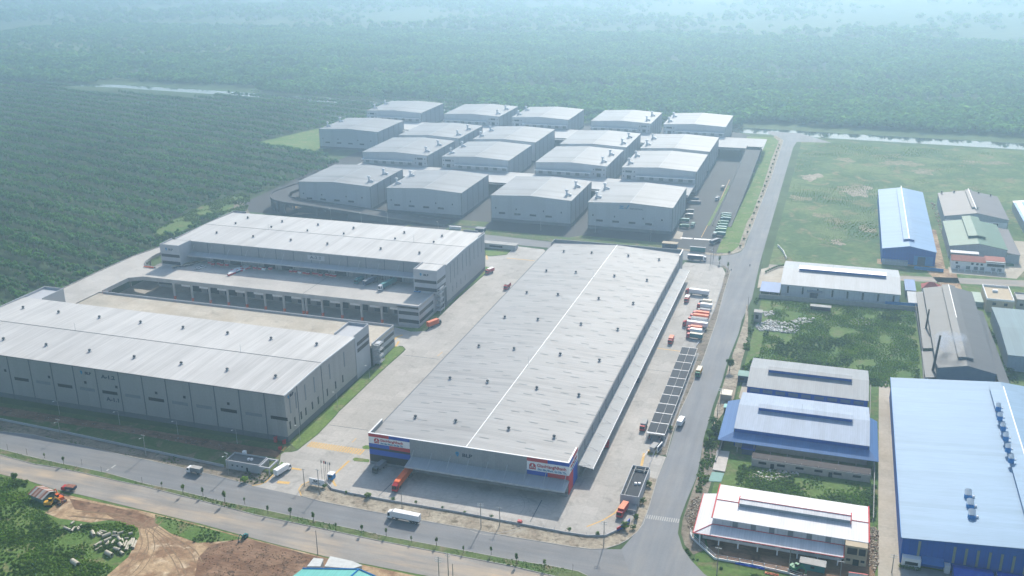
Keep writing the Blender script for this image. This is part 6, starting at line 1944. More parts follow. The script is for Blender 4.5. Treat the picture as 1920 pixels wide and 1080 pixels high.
# name board with lettering, flagpoles
bx, by = P(581, 909)[0], P(581, 909)[1]
o = thing('name_board', 'white company name board on the sandy corner of the entrance', 'sign', (bx, by, 0), R(-3))
MB().box(0, 7.4, -0.25, 0.25, 0.6, 3.6).build('board', 'white', o)
for x in (0.5, 6.6): MB().box(x, x + .4, -0.2, 0.2, 0, 0.597).build('post', 'concrete_dk', o)
lettering('BLP', 1.2, 'ink', o, (3.2, -0.28, 2.65), '-y', 'lettering', 2.0, 0, 0.03)
lettering('INDUSTRIAL PARK', 0.6, 'ink', o, (3.6, -0.28, 1.7), '-y', 'lettering', 4.4)
for k, p in enumerate(((604, 898), (609, 899), (612, 900), (616, 901), (620, 902))):
    f = thing('flagpole', 'slim flagpole behind the white name board, %s counted from the board' % ORD[k], 'flagpole', (*P(*p), 0.08), 0, 'flagpoles at the yard entrance')
    MB().tube((0, 0, 0), (0, 0, 9.5), 0.09, 0.05, 6).build('pole', 'dark_steel', f)
    b = MB()
    for i in range(3): b.face([(0.06 + i * .15, .05 * (i % 2), 9.2), (0.21 + i * .15, .05 * ((i + 1) % 2), 9.15), (0.2 + i * .14, .05 * ((i + 1) % 2), 7.9), (0.06 + i * .14, .05 * (i % 2), 7.8)])
    b.build('flag', ['louvre', 'red', 'navy', 'white', 'louvre'][k], f)
o = thing('guard_booth', 'small pale blue guard booth beside the flagpoles', 'booth', (*P(622, 897), 0.08))
b = MB(); b.box(-1.3, 1.3, -1.3, 1.3, 0, 2.5); b.build('wall', 'skyblue', o); MB().box(-1.5, 1.5, -1.5, 1.5, 2.503, 2.7).build('roof', 'white', o); MB().box(-.9, .9, -1.4, -1.304, 1.1, 2.0).build('window', 'glass', o)
# solar roofed parking shelter with ten bays
o = thing('parking_shelter', 'long motorbike shelter with ten dark panel bays beside the side yard', 'shelter')
M['panel'] = plain('dark_panel', (0.045, 0.052, 0.065), 0.7, 0.15, 0.8, 0, 0.08)
x0, x1, ys, ye = 115.3, 124.0, 59.5, 165.0
n = 10
for k in range(n):
    ya = ys + (ye - ys) * k / n; yb = ya + (ye - ys) / n - 1.5
    b = MB()
    for xa, xb in ((x0 + .2, (x0 + x1) / 2 - .12), ((x0 + x1) / 2 + .12, x1 - .2)):
        b.slab([(xa, ya, 3.7), (xb, ya, 3.7), (xb, yb, 3.95), (xa, yb, 3.95)], 0.08)
    b.build('roof_panel', 'panel', o)
b = MB()
for k in range(n + 1):
    y = ys + (ye - ys) * k / n - 1.35
    b.box(x0, x1, y, y + 1.2, 3.45, 3.6)
for x in (x0, (x0 + x1) / 2 - .1, x1 - .2): b.box(x, x + .2, ys - 1.4, ye, 3.2, 3.448)
b.build('frame', 'steel', o)
for k in range(n + 1):
    y = ys + (ye - ys) * k / n - .8
    for x in (x0 + .1, x1 - .3): MB().box(x, x + .2, y, y + .2, 0, 3.19).build('post', 'steel', o)
sheet('shelter_floor', rect(x0 - .5, x1 + 1, ys - 6, ye + 1), 0.1, 'concrete_dk')
for k, (x, y) in enumerate(((116.6, 59), (117.6, 58.2), (116.4, 60.6), (121.8, 58.4), (122.6, 59.2), (121.2, 60.4))):
    o = thing('motorcycle', 'parked motorcycle under the near end of the panel roofed shelter, %s' % ('yard side' if k < 3 else 'fence side'), 'motorcycle', (x, y, .1), R(80 + 9 * k), 'motorcycles at the near end of the shelter')
    b = MB(); b.box(-.7, .5, -.14, .14, .45, .8); b.box(.45, .6, -.3, .3, .9, 1.0); b.tube((.6, 0, .3), (.45, 0, 1.0), .05, .05, 5); b.build('body', ['red', 'navy', 'black'][k % 3], o)
    for w in (-.62, .62):
        q = bpy.data.objects.new('wheel', wheel_mesh(.3, .12)); COL.objects.link(q); q.parent = o; q.location = (w, 0, .3)
# side gate sign and booth
o = thing('name_board', 'white sign wall on the grass island at the side gate', 'sign', (*P(1232, 850), 0), R(78))
MB().box(0, 6, -0.2, 0.2, 0.2, 3.2).build('board', 'white', o); MB().box(0.4, 5.6, -0.3, -0.205, 0.8, 2.6).build('dark_panel', 'navy', o)
o = thing('guard_booth', 'long pale guard booth beside the side gate barrier', 'booth', (*P(1222, 849), 0.13), R(78))
b = MB(); b.box(0, 5, -1.1, 1.1, 0, 2.6); b.build('wall', 'wall_light', o); MB().box(-.2, 5.2, -1.3, 1.3, 2.603, 2.8).build('roof', 'concrete', o); MB().box(.5, 4.4, -1.2, -1.104, 1.1, 2.1).build('window', 'glass', o)
o = thing('gate_barrier', 'white barrier arm with yellow cabinet at the side gate', 'barrier', (*P(1216, 849), 0.09), R(-103))
MB().box(-.4, .4, -.4, .4, 0, 1.2).build('cabinet', 'yellow', o); MB().tube((0, 0, 1.05), (6.5, 0, 1.1), .12, .08, 6).build('arm', 'white', o)
# treatment tank
o = thing('treatment_tank', 'grey concrete treatment tank with open top beside the main road corner', 'tank')
x0, x1, y0, y1, h = 115.6, 123.4, -1.0, 24.5, 5.0
b = MB(); b.box(x0, x1, y0, y1, 0, h - 1.2); parapet(b, [(x0 + .15, y0 + .15), (x1 - .15, y0 + .15), (x1 - .15, y1 - .15), (x0 + .15, y1 - .15)], h - 1.2, h, .3, 0, True); b.build('wall', 'wall_light', o)
b = MB(); b.box(x0 + .35, x1 - .35, y0 + .35, y1 - .35, h - 1.197, h - 1.1); b.build('roof', 'panel', o)
b = MB(); b.box(x0 + 1.6, x0 + 1.85, y0 + .3, y1 - .3, h - 1.09, h - .1); b.box(x1 - 1.9, x1 - 1.65, y1 - 5, y1 - .3, h - 1.09, h - .1); b.box(x0 + 1.86, x1 - .3, y1 - 3.2, y1 - 2.9, h - 1.09, h - .1); b.build('inner_wall', 'concrete', o)
for dx, dy in ((0, 0), (1.5, .4)): MB().box(x1 - 4 + dx, x1 - 3 + dx, 10 + dy, 11 + dy, h - 1.09, h - .3).build('cooling_unit', 'white', o)
b = MB(); b.box(x0 + 4, x1 - .2, y0 - 5, y0 - .01, 0, 1.5); b.build('pump_pit', 'concrete_dk', o)
tag(MB().box(0, 1.7, 0, 1.3, 0, 1.5).build('fire_hydrant_cabinet', 'red'), 'red hydrant cabinet by the front yard fence', 'cabinet').location = (*P(970, 983), 0.09)
for p, lb, h in (((517, 829), 'red sculpture frame standing on the grass at the warehouse corner', 2.6), ((533, 832), 'dark red cabinet near the warehouse corner post', 1.8), ((525, 843), 'red hydrant box at the kerb of the entrance grass', 1.3)):
    b = MB(); b.box(-.7, .7, -.5, .5, 0, h); b.box(-.5, -.3, -.52, -.503, .3, h - .3); b.box(.3, .8, .2, .6, h, h + .4)
    tag(b.build('red_cabinet', 'red'), lb, 'cabinet').location = (*P(*p), 0.05)
# loading goods on the upper court
k = 0
cg = MB(); cg.box(-.65, .65, -.55, .55, 0.14, 1.25, 0); cg.box(-.7, .7, -.6, .6, 0, .14, 1); cg.box(-.66, .66, -.56, .56, 1.253, 1.3, 2)
CM = {m: cg.mesh('crate', [m, 'cream', t_]) for m, t_ in (('red', 'white'), ('white', 'red'), ('navy', 'white'))}
for r in range(4):
    for c in range(9):
        m = rnd.choice(['red', 'red', 'white', 'navy'])
        px = 430 + c * 4.4 + r * 1.6; py = 517 - c * 1.6 - r * 2.4
        cr = bpy.data.objects.new('goods_crate', CM[m]); COL.objects.link(cr)
        cr.location = (*P(px, py, DK), DK + .004); cr.rotation_euler = (0, 0, R(rnd.uniform(50, 75))); cr.scale = (1.45, 1.3, 1.1)
        tag(cr, 'red, white or navy goods crate in the block standing on the open upper court', 'crate', 'goods crates in the block on the upper court')
for i in range(34):
    m = rnd.choice(['red', 'red', 'red', 'white', 'navy', 'red'])
    x = -214 + i * 3.3 + rnd.uniform(-.8, .8)
    if 4 < i < 11 or 14 < i < 19 or i > 29: continue
    cr = bpy.data.objects.new('goods_crate', CM[m]); COL.objects.link(cr)
    cr.location = (x, 194.2 + rnd.uniform(-1.2, 1.2), DK + .004); cr.scale = (1.9, 1.4, 1.3)
    tag(cr, 'red, white or navy goods crate lined up under the upper court canopy', 'crate', 'goods crates under the upper court canopy')
# huts and sheds along the main road
def hut(name, label, p, w, d, h, wm, rm, rz=0, roof_t=.2, cat='hut', z=0.0, gab=0.0, win=True):
    o = thing(name, label, cat, (*P(*p), z), R(rz))
    b = MB(); b.box(-w / 2, w / 2, 0, d, 0, h); b.build('wall', wm, o)
    b = MB()
    if gab:
        b.slab([(-w / 2 - .3, -.3, h + .2), (w / 2 + .3, -.3, h + .2), (w / 2 + .3, d / 2, h + gab), (-w / 2 - .3, d / 2, h + gab)], roof_t); b.slab([(-w / 2 - .3, d / 2, h + gab), (w / 2 + .3, d / 2, h + gab), (w / 2 + .3, d + .3, h + .2), (-w / 2 - .3, d + .3, h + .2)], roof_t)
    else: b.box(-w / 2 - .3, w / 2 + .3, -.3, d + .3, h + .003, h + roof_t)
    b.build('roof', rm, o)
    if win: MB().box(-w * .3, w * .1, -.1, -.004, h * .35, h * .75).build('window', 'glass', o)
    return o


hut('gatehouse', 'open green roofed gate shelter by the grey factory', (1393, 717), 5.6, 6.5, 3.6, 'navy', 'mint', 0, .25, 'gatehouse')
hut('roadside_stall', 'tan box shed with pale slatted roof on the main road side', (1360, 751), 5.2, 6.0, 3.2, 'tan', 'cream', 0, .2, 'stall', win=False)
hut('kiosk', 'small turquoise roofed kiosk, left of the pair by the palms', (1362, 773), 2.6, 3.6, 2.6, 'concrete_dk', 'mint_bright', 0, .15, 'kiosk', win=False)
hut('kiosk', 'small turquoise roofed kiosk, right of the pair by the palms', (1372, 773), 2.4, 3.6, 2.6, 'concrete_dk', 'mint_bright', 0, .15, 'kiosk', win=False)
hut('ruined_hut', 'grey unfinished two storey hut beside the rubbish heaps', (1420, 604), 4.5, 4.5, 6.2, 'block', 'concrete', 0, .3, 'hut')
hut('lean_to', 'low grey shack with white plank roof in the weeds by the block wall', (1538, 583), 12, 3.5, 2.6, 'rust_dark', 'concrete', 0, .2, 'shack', win=False)
hut('lean_to', 'bright blue roofed shelter at the corner of the block outbuilding', (1402, 853), 5.6, 4.6, 2.8, 'navy', 'blue', 0, .2, 'shelter', win=False)
o = tag(MB().prism(PP([(1344, 832), (1368, 848), (1359, 886), (1336, 881)][:0] or [(1344, 846), (1368, 848), (1359, 886), (1336, 882)]), 0.02, 0.5).build('concrete_slab', 'pale_slab2'), 'pale rectangular concrete slab in the overgrown roadside plot', 'slab')
o = tag(MB().prism(PP([(1335, 885), (1358, 888), (1352, 904), (1328, 903)]), 0.02, 0.2).build('concrete_slab', 'mint'), 'greenish concrete pad beside the pale slab', 'slab')
hut('gatehouse', 'low blue grey gatehouse with parapet behind the A-2.2 warehouse lawn', (936, 467), 26, 6, 3.4, 'wall_light', 'concrete', -1, .5, 'gatehouse')
hut('guard_booth', 'brown guard booth at the estate entry by the crosswalk', (1255, 466), 11, 5, 3.6, 'navy', 'tan', 0, .4, 'booth')
hut('notice_wall', 'pale sign wall on the pavement corner by the estate gate', (1308, 472), 11, .8, 3.4, 'mint', 'wall_light', 0, .2, 'sign', win=False)
hut('guard_booth', 'small dark guard booth on the estate road beside the second front warehouse', (899, 436), 7, 5, 3.0, 'navy', 'louvre', 0, .3, 'booth')
hut('notice_wall', 'low white sign wall on the estate front verge', (853, 430), 10, .8, 2.2, 'white', 'white', 0, .2, 'sign', win=False)
# tin shed of the dirt works
o = thing('tin_shed', 'rusty striped tin roofed shed at the edge of the weeds', 'shed', (*P(80, 935), 0), R(-12))
b = MB(); b.box(-4, 4.6, -2.6, 3.4, 0, 2.6); b.build('wall', 'teal_faded', o)
b = MB()
for k in range(9):
    m = (0, 1, 0, 2, 0, 1, 2, 0, 1)[k]; xa, xb = -4.8 + k * 1.1, -3.72 + k * 1.1
    b.slab([(xa, -3.4, 2.7), (xb, -3.4, 2.7), (xb, .8, 4.4), (xa, .8, 4.4)], .08, m); b.slab([(xa, .8, 4.4), (xb, .8, 4.4), (xb, 4, 3.0), (xa, 4, 3.0)], .08, m)
b.build('roof', ['rust', 'concrete', 'rust_pale'], o)
# concrete pipes in the weeds
PIPES = [(690, 745, 705, 775, .75), (730, 755, 755, 775, .45), (745, 750, 770, 765, .45), (750, 740, 800, 750, .4), (765, 785, 830, 760, .7), (780, 820, 835, 795, .65), (795, 850, 820, 820, .6), (835, 840, 855, 812, .5), (850, 752, 875, 758, .6), (880, 762, 925, 748, .45), (840, 778, 895, 778, .4),
         (710, 855, 760, 825, .6), (715, 885, 765, 855, .35), (885, 790, 905, 815, .6), (895, 835, 915, 860, .75), (855, 872, 900, 888, .75), (905, 900, 925, 915, .6), (795, 900, 840, 925, .9), (540, 965, 585, 995, 1.0), (915, 800, 930, 850, .4), (935, 800, 965, 795, .4), (950, 815, 930, 860, .4),
         (965, 825, 940, 885, .45), (978, 815, 950, 885, .45), (990, 800, 975, 855, .45), (1005, 800, 985, 865, .5), (1022, 815, 1000, 870, .45), (965, 765, 995, 758, .6), (530, 690, 555, 670, .4), (535, 745, 560, 715, .5), (570, 715, 590, 735, .4), (585, 710, 600, 725, .35), (600, 705, 612, 695, .4), (480, 715, 530, 735, .5)]
PM = plain('pipe_concrete', (0.46, 0.42, 0.34), 0.85, 0.18, 0.8)
M['pipe'] = PM
NUM = ['topmost', 'second', 'third', 'fourth', 'fifth', 'sixth', 'seventh', 'eighth', 'ninth', 'tenth', 'eleventh', 'twelfth', 'thirteenth', 'fourteenth', 'fifteenth', 'sixteenth', 'seventeenth', 'eighteenth', 'nineteenth', 'twentieth', 'twenty-first', 'twenty-second', 'twenty-third', 'twenty-fourth', 'twenty-fifth', 'twenty-sixth', 'twenty-seventh', 'twenty-eighth', 'twenty-ninth', 'thirtieth', 'thirty-first', 'thirty-second', 'thirty-third', 'last']
for k, (xa, ya, xb, yb, r) in enumerate(sorted(PIPES, key=lambda q: -(q[0] + q[2]))):
    a = P(xa / 4, 810 + ya / 4, r); c = P(xb / 4, 810 + yb / 4, r)
    b = MB(); b.pipe((0, 0, 0), (c[0] - a[0], c[1] - a[1], 0), r, r * .18)
    lb = ('stout' if r > .65 else 'slender' if r < .46 else 'medium') + ' concrete pipe in the weeds, %s counting from the dirt track' % ('nearest' if k == 0 else 'farthest' if k == len(PIPES) - 1 else NUM[k])
    if (xa, ya) == (540, 965): lb = 'large concrete pipe lying alone on bare soil below the pile'
    tag(b.build('concrete_pipe', 'pipe'), lb, 'pipe', 'concrete pipes dumped in the weeds').location = (*a, r + .02)


def heap(label, polypx, n, m, s=(.3, 1.1), hz=.5, name='rubbish_heap', cat='rubbish'):
    pl = PP(polypx); xs = [p[0] for p in pl]; ys = [p[1] for p in pl]
    b = MB(); got = 0
    while got < n:
        x, y = rnd.uniform(min(xs), max(xs)), rnd.uniform(min(ys), max(ys))
        if not inside(pl, np.array([x]), np.array([y]))[0]: continue
        got += 1
        a, r, h = rnd.uniform(0, 6.28), rnd.uniform(*s), rnd.uniform(0, hz)
        q = [(x + r * rnd.uniform(.5, 1) * math.cos(a + k * 1.57), y + r * rnd.uniform(.4, 1) * math.sin(a + k * 1.57)) for k in range(4)]
        b.prism(q, 0.02, .12 + h, rnd.randrange(len(m)))
    o = b.build(name, m)
    return structure(o, 'stuff', label, cat)


heap('white rubbish spread in the weeds beside the ruined hut', [(1415, 612), (1440, 600), (1480, 607), (1502, 613), (1490, 626), (1450, 622), (1420, 620)], 420, ['rubbish', 'concrete', 'rubbish'], (.3, 1.2), .9)
heap('white rubbish in the weed plot below the plank roofed shack', [(1482, 603), (1500, 597), (1525, 598), (1520, 606), (1500, 610)], 200, ['rubbish', 'concrete'], (.3, 1.2), .8)
heap('white rubbish behind the ruined hut', [(1428, 585), (1450, 583), (1455, 590), (1435, 594)], 90, ['rubbish', 'concrete'], (.3, 1.0), .6)
heap('pale rubbish scattered on the far side of the weed plot', [(1585, 607), (1600, 597), (1635, 598), (1640, 608), (1610, 612)], 110, ['rubbish', 'rubble'], (.3, 1.0), .4)
heap('broken stone rubble along the verge outside the white factory', [(1300, 935), (1318, 930), (1330, 960), (1312, 1000), (1290, 990), (1285, 965)], 760, ['rubble', 'verge_dk', 'mud', 'verge'], (.12, .5), .35, 'rubble', 'rubble')
heap('sandy building rubble between the white factory and the paved lane', [(1632, 990), (1646, 985), (1648, 1060), (1640, 1075), (1628, 1060)], 620, ['rubble', 'tan', 'verge_dk', 'rubble', 'mud'], (.12, .5), .4, 'rubble', 'rubble')
heap('pale rubble strewn over the overgrown plot behind the white factory', [(1450, 880), (1500, 876), (1500, 892), (1440, 905), (1400, 900), (1395, 890)], 220, ['rubbish', 'rubble', 'tan'], (.25, 1.0), .5, 'rubble', 'rubble')
heap('dark scrap heap beside the orange excavator', [(100, 930), (118, 928), (124, 942), (112, 948), (102, 944)], 130, ['rust', 'rust_dark', 'dark_steel'], (.3, 1.2), 1.2, 'scrap_heap', 'scrap')
heap('rubble strewn along the gravel strip by the light blue gabled hall', [(1745, 380), (1752, 380), (1790, 470), (1800, 500), (1785, 500)], 200, ['rubble', 'rust', 'concrete'], (.3, 1.2), .6, 'rubble', 'rubble')
heap('loose stones on the brown strip before the A-1.2 wall', [(0, 765), (200, 797), (430, 835), (420, 845), (200, 806), (0, 777)], 260, ['concrete_dk', 'mud', 'verge_dk'], (.15, .45), .1, 'rubble', 'rubble')
heap('clods and felled sticks strewn over the brown mud', [(380, 1042), (400, 1022), (470, 1015), (560, 1038), (590, 1050), (560, 1090), (385, 1090)], 420, ['mud', 'mud', 'track_soil', 'mud'], (.1, .4), .2, 'debris', 'debris')
# ================================================================ vegetation
nr = np.random.RandomState(11)


def leaf_cloud(n, rx, ry, rz, cz, size, seed, lobes=5, core=True):
    """crown of many small tilted leaf clumps spread over several lobes"""
    r = np.random.RandomState(seed)
    b = MB()
    L = [(r.uniform(-.45, .45) * rx, r.uniform(-.45, .45) * ry, cz + r.uniform(-.35, .45) * rz, r.uniform(.45, .75)) for _ in range(lobes)]
    L[0] = (0, 0, cz, .8)
    for i in range(n):
        lx, ly, lz, k = L[r.randint(lobes)]
        d = r.normal(size=3); d /= np.linalg.norm(d)
        q = k * r.uniform(.55, 1.05) ** .6
        c = Vector((lx + d[0] * rx * q, ly + d[1] * ry * q, max(.1, lz + d[2] * rz * q)))
        nrm = Vector((d[0], d[1], d[2] + .7 + r.uniform(-.5, .5))).normalized()
        u = nrm.orthogonal().normalized()
        v = nrm.cross(u)
        a = r.uniform(0, 6.28)
        u, v = u * math.cos(a) + v * math.sin(a), v * math.cos(a) - u * math.sin(a)
        s = size * r.uniform(.6, 1.25)
        b.face([c + u * s * .9, c + v * s * .55 + u * s * .1, c - u * s * .8, c - v * s * .6])
    return b


PROTO = {}


def proto_coll(name, specs, mat, trunk=None):
    cl = bpy.data.collections.new(name)
    for i, (n, rx, ry, rz, cz, s) in enumerate(specs):
        b = leaf_cloud(n, rx, ry, rz, cz, s, 100 + i * 7 + len(PROTO) * 31)
        if trunk: b.tube((0, 0, 0), (0, 0, cz), .18, .1, 5, 1)
        o = bpy.data.objects.new('%s_source' % name, b.mesh('%s_source' % name, [mat, 'bark']))
        cl.objects.link(o)
    PROTO[name] = cl
    return cl


proto_coll('forest_crown', [(70, 2.7, 2.7, 2.0, 5.2, 1.25), (70, 2.4, 2.6, 2.3, 5.6, 1.2), (60, 3.0, 2.6, 1.8, 4.6, 1.3), (64, 2.2, 2.2, 2.6, 6.2, 1.15), (50, 3.2, 3.0, 1.5, 4.0, 1.4)], 'leaf_forest', True)
proto_coll('far_crown', [(34, 5.5, 5.2, 3.2, 5.0, 3.0), (34, 4.6, 5.5, 3.8, 5.6, 2.8), (28, 6.5, 6.0, 2.6, 4.2, 3.4)], 'leaf_forest')
proto_coll('bush_clump', [(46, 1.5, 1.4, .9, .7, .62), (40, 1.2, 1.3, 1.1, .9, .6), (36, 1.8, 1.5, .6, .5, .66), (30, 1.0, 1.0, .6, .45, .5)], 'leaf')
proto_coll('dark_bush', [(46, 1.6, 1.5, 1.1, .9, .62), (40, 1.3, 1.3, 1.4, 1.1, .6), (36, 1.8, 1.5, .8, .6, .66)], 'leaf_dk')
proto_coll('bright_bush', [(46, 1.5, 1.4, .8, .6, .6), (40, 1.2, 1.3, .9, .7, .58)], 'leaf_bright')


def scatter(name, label, cat, xs, ys, sc_, coll, z=0.0):
    me = bpy.data.meshes.new(name)
    n = len(xs)
    co = np.zeros((n, 3), np.float32)
    co[:, 0], co[:, 1], co[:, 2] = xs, ys, z
    me.vertices.add(n)
    me.vertices.foreach_set('co', co.ravel())
    a = me.attributes.new('size', 'FLOAT', 'POINT'); a.data.foreach_set('value', np.asarray(sc_, np.float32))
    a = me.attributes.new('turn', 'FLOAT_VECTOR', 'POINT')
    tv = np.zeros((n, 3), np.float32); tv[:, 2] = nr.uniform(0, 6.28, n)
    a.data.foreach_set('vector', tv.ravel())
    a = me.attributes.new('pick', 'INT', 'POINT'); a.data.foreach_set('value', nr.randint(0, 60, n).astype(np.int32))
    o = bpy.data.objects.new(name, me)
    COL.objects.link(o)
    g = bpy.data.node_groups.new(name + '_spread', 'GeometryNodeTree')
    g.interface.new_socket('Geometry', in_out='INPUT', socket_type='NodeSocketGeometry')
    g.interface.new_socket('Geometry', in_out='OUTPUT', socket_type='NodeSocketGeometry')
    gi, go = g.nodes.new('NodeGroupInput'), g.nodes.new('NodeGroupOutput')
    ip = g.nodes.new('GeometryNodeInstanceOnPoints')
    ci = g.nodes.new('GeometryNodeCollectionInfo')
    ci.inputs[0].default_value = PROTO[coll]
    ci.inputs['Separate Children'].default_value = True
    ci.inputs['Reset Children'].default_value = True
    ip.inputs['Pick Instance'].default_value = True
    def named(t, nm):
        q = g.nodes.new('GeometryNodeInputNamedAttribute'); q.data_type = t; q.inputs[0].default_value = nm
        return [s for s in q.outputs if s.enabled and s.name == 'Attribute'][0]
    g.links.new(gi.outputs[0], ip.inputs['Points'])
    g.links.new(ci.outputs[0], ip.inputs['Instance'])
    g.links.new(named('INT', 'pick'), ip.inputs['Instance Index'])
    g.links.new(named('FLOAT_VECTOR', 'turn'), ip.inputs['Rotation'])
    g.links.new(named('FLOAT', 'size'), ip.inputs['Scale'])
    g.links.new(ip.outputs[0], go.inputs[0])
    m = o.modifiers.new('spread', 'NODES'); m.node_group = g
    structure(o, 'stuff', label, cat)
    return o


def in_view(x, y, margin=.08):
    dx, dy = x - CAM.x, y - CAM.y
    f = dx * fw.x + dy * fw.y + (-CAM.z) * fw.z
    a = (dx * rt.x + dy * rt.y - CAM.z * rt.z) / f * F_PX / 960
    c = (dx * up.x + dy * up.y - CAM.z * up.z) / f * F_PX / 540
    return (f > 0) & (np.abs(a) < 1 + margin) & (c < 1 + margin * 1.5) & (c > -1.3)


def grid_pts(x0, x1, y0, y1, sx, sy, jit, ang=0.0):
    cx, cy = (x0 + x1) / 2, (y0 + y1) / 2
    d = math.hypot(x1 - x0, y1 - y0) / 2
    a = np.arange(-d, d, sx); b = np.arange(-d, d, sy)
    A, B = np.meshgrid(a, b)
    A = A + nr.uniform(-jit, jit, A.shape) * sx; B = B + nr.uniform(-jit, jit, B.shape) * sy
    X = cx + A * math.cos(ang) - B * math.sin(ang); Y = cy + A * math.sin(ang) + B * math.cos(ang)
    k = (X > x0) & (X < x1) & (Y > y0) & (Y < y1)
    return X[k], Y[k]


SITE = [(-340, -400), (-312, 90), (-288, 100), (-284, 200), (-283, 300), (-305, 340), (-316, 380), (-312, 430), (-300, 500), (-292, 540), (-365, 600), (-366, 690), (-372, 735), (-372, 824), (-200, 826), (80, 824), (150, 800), (920, 770), (920, -400)]
SITE_EDGE = EDGE_GRASS
LAWN_X = [(x, y) for x, y in LAWN]
CANAL_GAP = [(x, y) for x, y in [(-1129, 925), (-930, 925), (-690, 905), (-400, 880), (-400, 915), (-690, 955), (-930, 972), (-1129, 965)]]


def forest_keep(x, y, dens):
    k = in_view(x, y) & ~inside(SITE, x, y) & ~inside(LAWN_X, x, y) & ~inside(EDGE_GRASS, x, y) & ~inside(CANAL, x, y)
    g1, g2 = [(-960, 892), (-690, 872), (-655, 925), (-655, 990), (-700, 995), (-960, 1010)], [(78, 780), (920, 740), (920, 850), (377, 868), (227, 874), (78, 884)]
    k &= ~inside(g1, x, y) & ~inside(g2, x, y)
    for q in FIELDS: k &= ~inside(q, x, y) | (nr.uniform(0, 1, x.shape) < .3)
    return k & (nr.uniform(0, 1, x.shape) < dens)


ROWS = R(-16)
# planted rows near the estate
X, Y = grid_pts(-1250, -280, 60, 960, 3.8, 7.0, .2, ROWS)
n1, n2 = vnoise(X, Y, 60, 1), vnoise(X, Y, 17, 2)
u_ = X * math.cos(-ROWS) - Y * math.sin(-ROWS)
v_ = X * math.sin(-ROWS) + Y * math.cos(-ROWS)
ph = (v_ + 26 * vnoise(u_, v_, 240, 5) + 5 * vnoise(u_, v_, 40, 15)) / 25.0
ph = ph - np.floor(ph)
lane = (ph > .76) & (vnoise(X, Y, 110, 16) > .2)
dens = np.clip(.75 + .6 * n2 + .2 * n1, 0, 1) * np.where(lane, .06, 1.0)
k = forest_keep(X, Y, dens)
scatter('plantation_forest', 'dense green plantation forest in long rows left of the warehouses', 'forest', X[k], Y[k], ((.56 + .16 * n1 + .08 * nr.uniform(-1, 1, X.shape)) * (1.4 - 1.05 * ph) + .1)[k], 'forest_crown')
NPT = int(k.sum())
X, Y = grid_pts(-1750, 1000, 820, 1850, 8.0, 8.6, .42, ROWS)
n1, n2 = vnoise(X, Y, 90, 3), vnoise(X, Y, 26, 4)
near = (Y < 960) & (X < -280) & (X > -1250)
glade = (vnoise(X * .3, Y, 75, 33) > .63) & (Y > 1040)
dens = np.clip(.5 + .8 * n2 + .6 * (n1 - .35), 0, 1) * np.where(near, 0, 1) * np.where(glade, .45, 1.0)
k = forest_keep(X, Y, dens)
scatter('distant_forest', 'hazy mixed woodland beyond the canal', 'forest', X[k], Y[k], (.75 + .7 * n1 + .3 * nr.uniform(-1, 1, X.shape))[k], 'far_crown')
NPT += int(k.sum())
X, Y = grid_pts(-4600, 2600, 1850, 6200, 22, 24, .48, R(10))
n1, n2 = vnoise(X, Y, 240, 6), vnoise(X, Y, 60, 7)
dens = np.clip((n1 - .16) * 2.2, 0, 1) * np.clip(.45 + .9 * n2, 0, 1) * np.where(vnoise(X * .25, Y, 150, 34) > .62, .55, 1.0)
k = forest_keep(X, Y, dens)
scatter('horizon_woodland', 'far woodland belts fading into the haze', 'forest', X[k], Y[k], (1.2 + .9 * n1 + .5 * nr.uniform(-1, 1, X.shape))[k], 'far_crown')
NPT += int(k.sum())


def bushes(name, label, poly, sp, coll, s0, s1, thr=.35, ns=9, seed=1, z=0.0, cat='undergrowth'):
    xs = [p[0] for p in poly]; ys = [p[1] for p in poly]
    X, Y = grid_pts(min(xs), max(xs), min(ys), max(ys), sp, sp, .5)
    n = vnoise(X, Y, ns, seed) * .65 + vnoise(X, Y, ns * 3.1, seed + 9) * .35
    k = inside(poly, X, Y) & (n > thr) & in_view(X, Y, .2)
    s = s0 + (s1 - s0) * np.clip((n - thr) / .4, 0, 1) * nr.uniform(.6, 1.2, X.shape)
    if k.sum(): scatter(name, label, cat, X[k], Y[k], s[k], coll, z)


PLOT = [(157.5, 150), (157.5, 264), (243, 267), (241.5, 149)]
bushes('undergrowth', 'tangled green weeds filling the plot below the white walled hall', PLOT, 1.25, 'bright_bush', .3, .75, .30, 9, 3)
bushes('undergrowth', 'darker scrub patches in the weed plot below the white walled hall', PLOT, 1.9, 'dark_bush', .4, 1.3, .62, 12, 21)
PLOT2 = [(160, 18), (214, 17), (216, 45), (160, 46)]
bushes('undergrowth', 'bushes and weeds between the white factory and the block outbuilding', PLOT2, 1.3, 'bright_bush', .3, .8, .36, 8, 5)
bushes('undergrowth', 'dark shrubs between the white factory and the block outbuilding', PLOT2, 1.9, 'bush_clump', .6, 1.3, .62, 9, 31)
WASTE = PP([(-60, 880), (0, 893), (55, 906), (85, 930), (80, 958), (110, 985), (170, 985), (225, 980), (256, 990), (258, 1010), (238, 1045), (198, 1082), (120, 1130), (-80, 1130)])
bushes('undergrowth', 'lush bright weeds on the waste ground in the lower left corner', WASTE, 1.3, 'bright_bush', .25, .8, .40, 8, 7)
bushes('undergrowth', 'dark green bushes on the waste ground in the lower left corner', WASTE, 2.0, 'dark_bush', .5, 1.3, .70, 10, 41)
bushes('undergrowth', 'mid green weeds on the waste ground in the lower left corner', WASTE, 1.8, 'bush_clump', .3, .9, .5, 9, 45)
bushes('undergrowth', 'low weeds along the strip between mud and service road', PP([(320, 1000), (290, 980), (292, 966), (380, 988), (460, 1010), (420, 1015), (370, 1018)]), 1.4, 'bush_clump', .2, .6, .45, 5, 8)
FIELD_A = [(156, 338), (225, 342), (224, 545), (330, 560), (460, 600), (460, 765), (170, 792), (150, 700)]
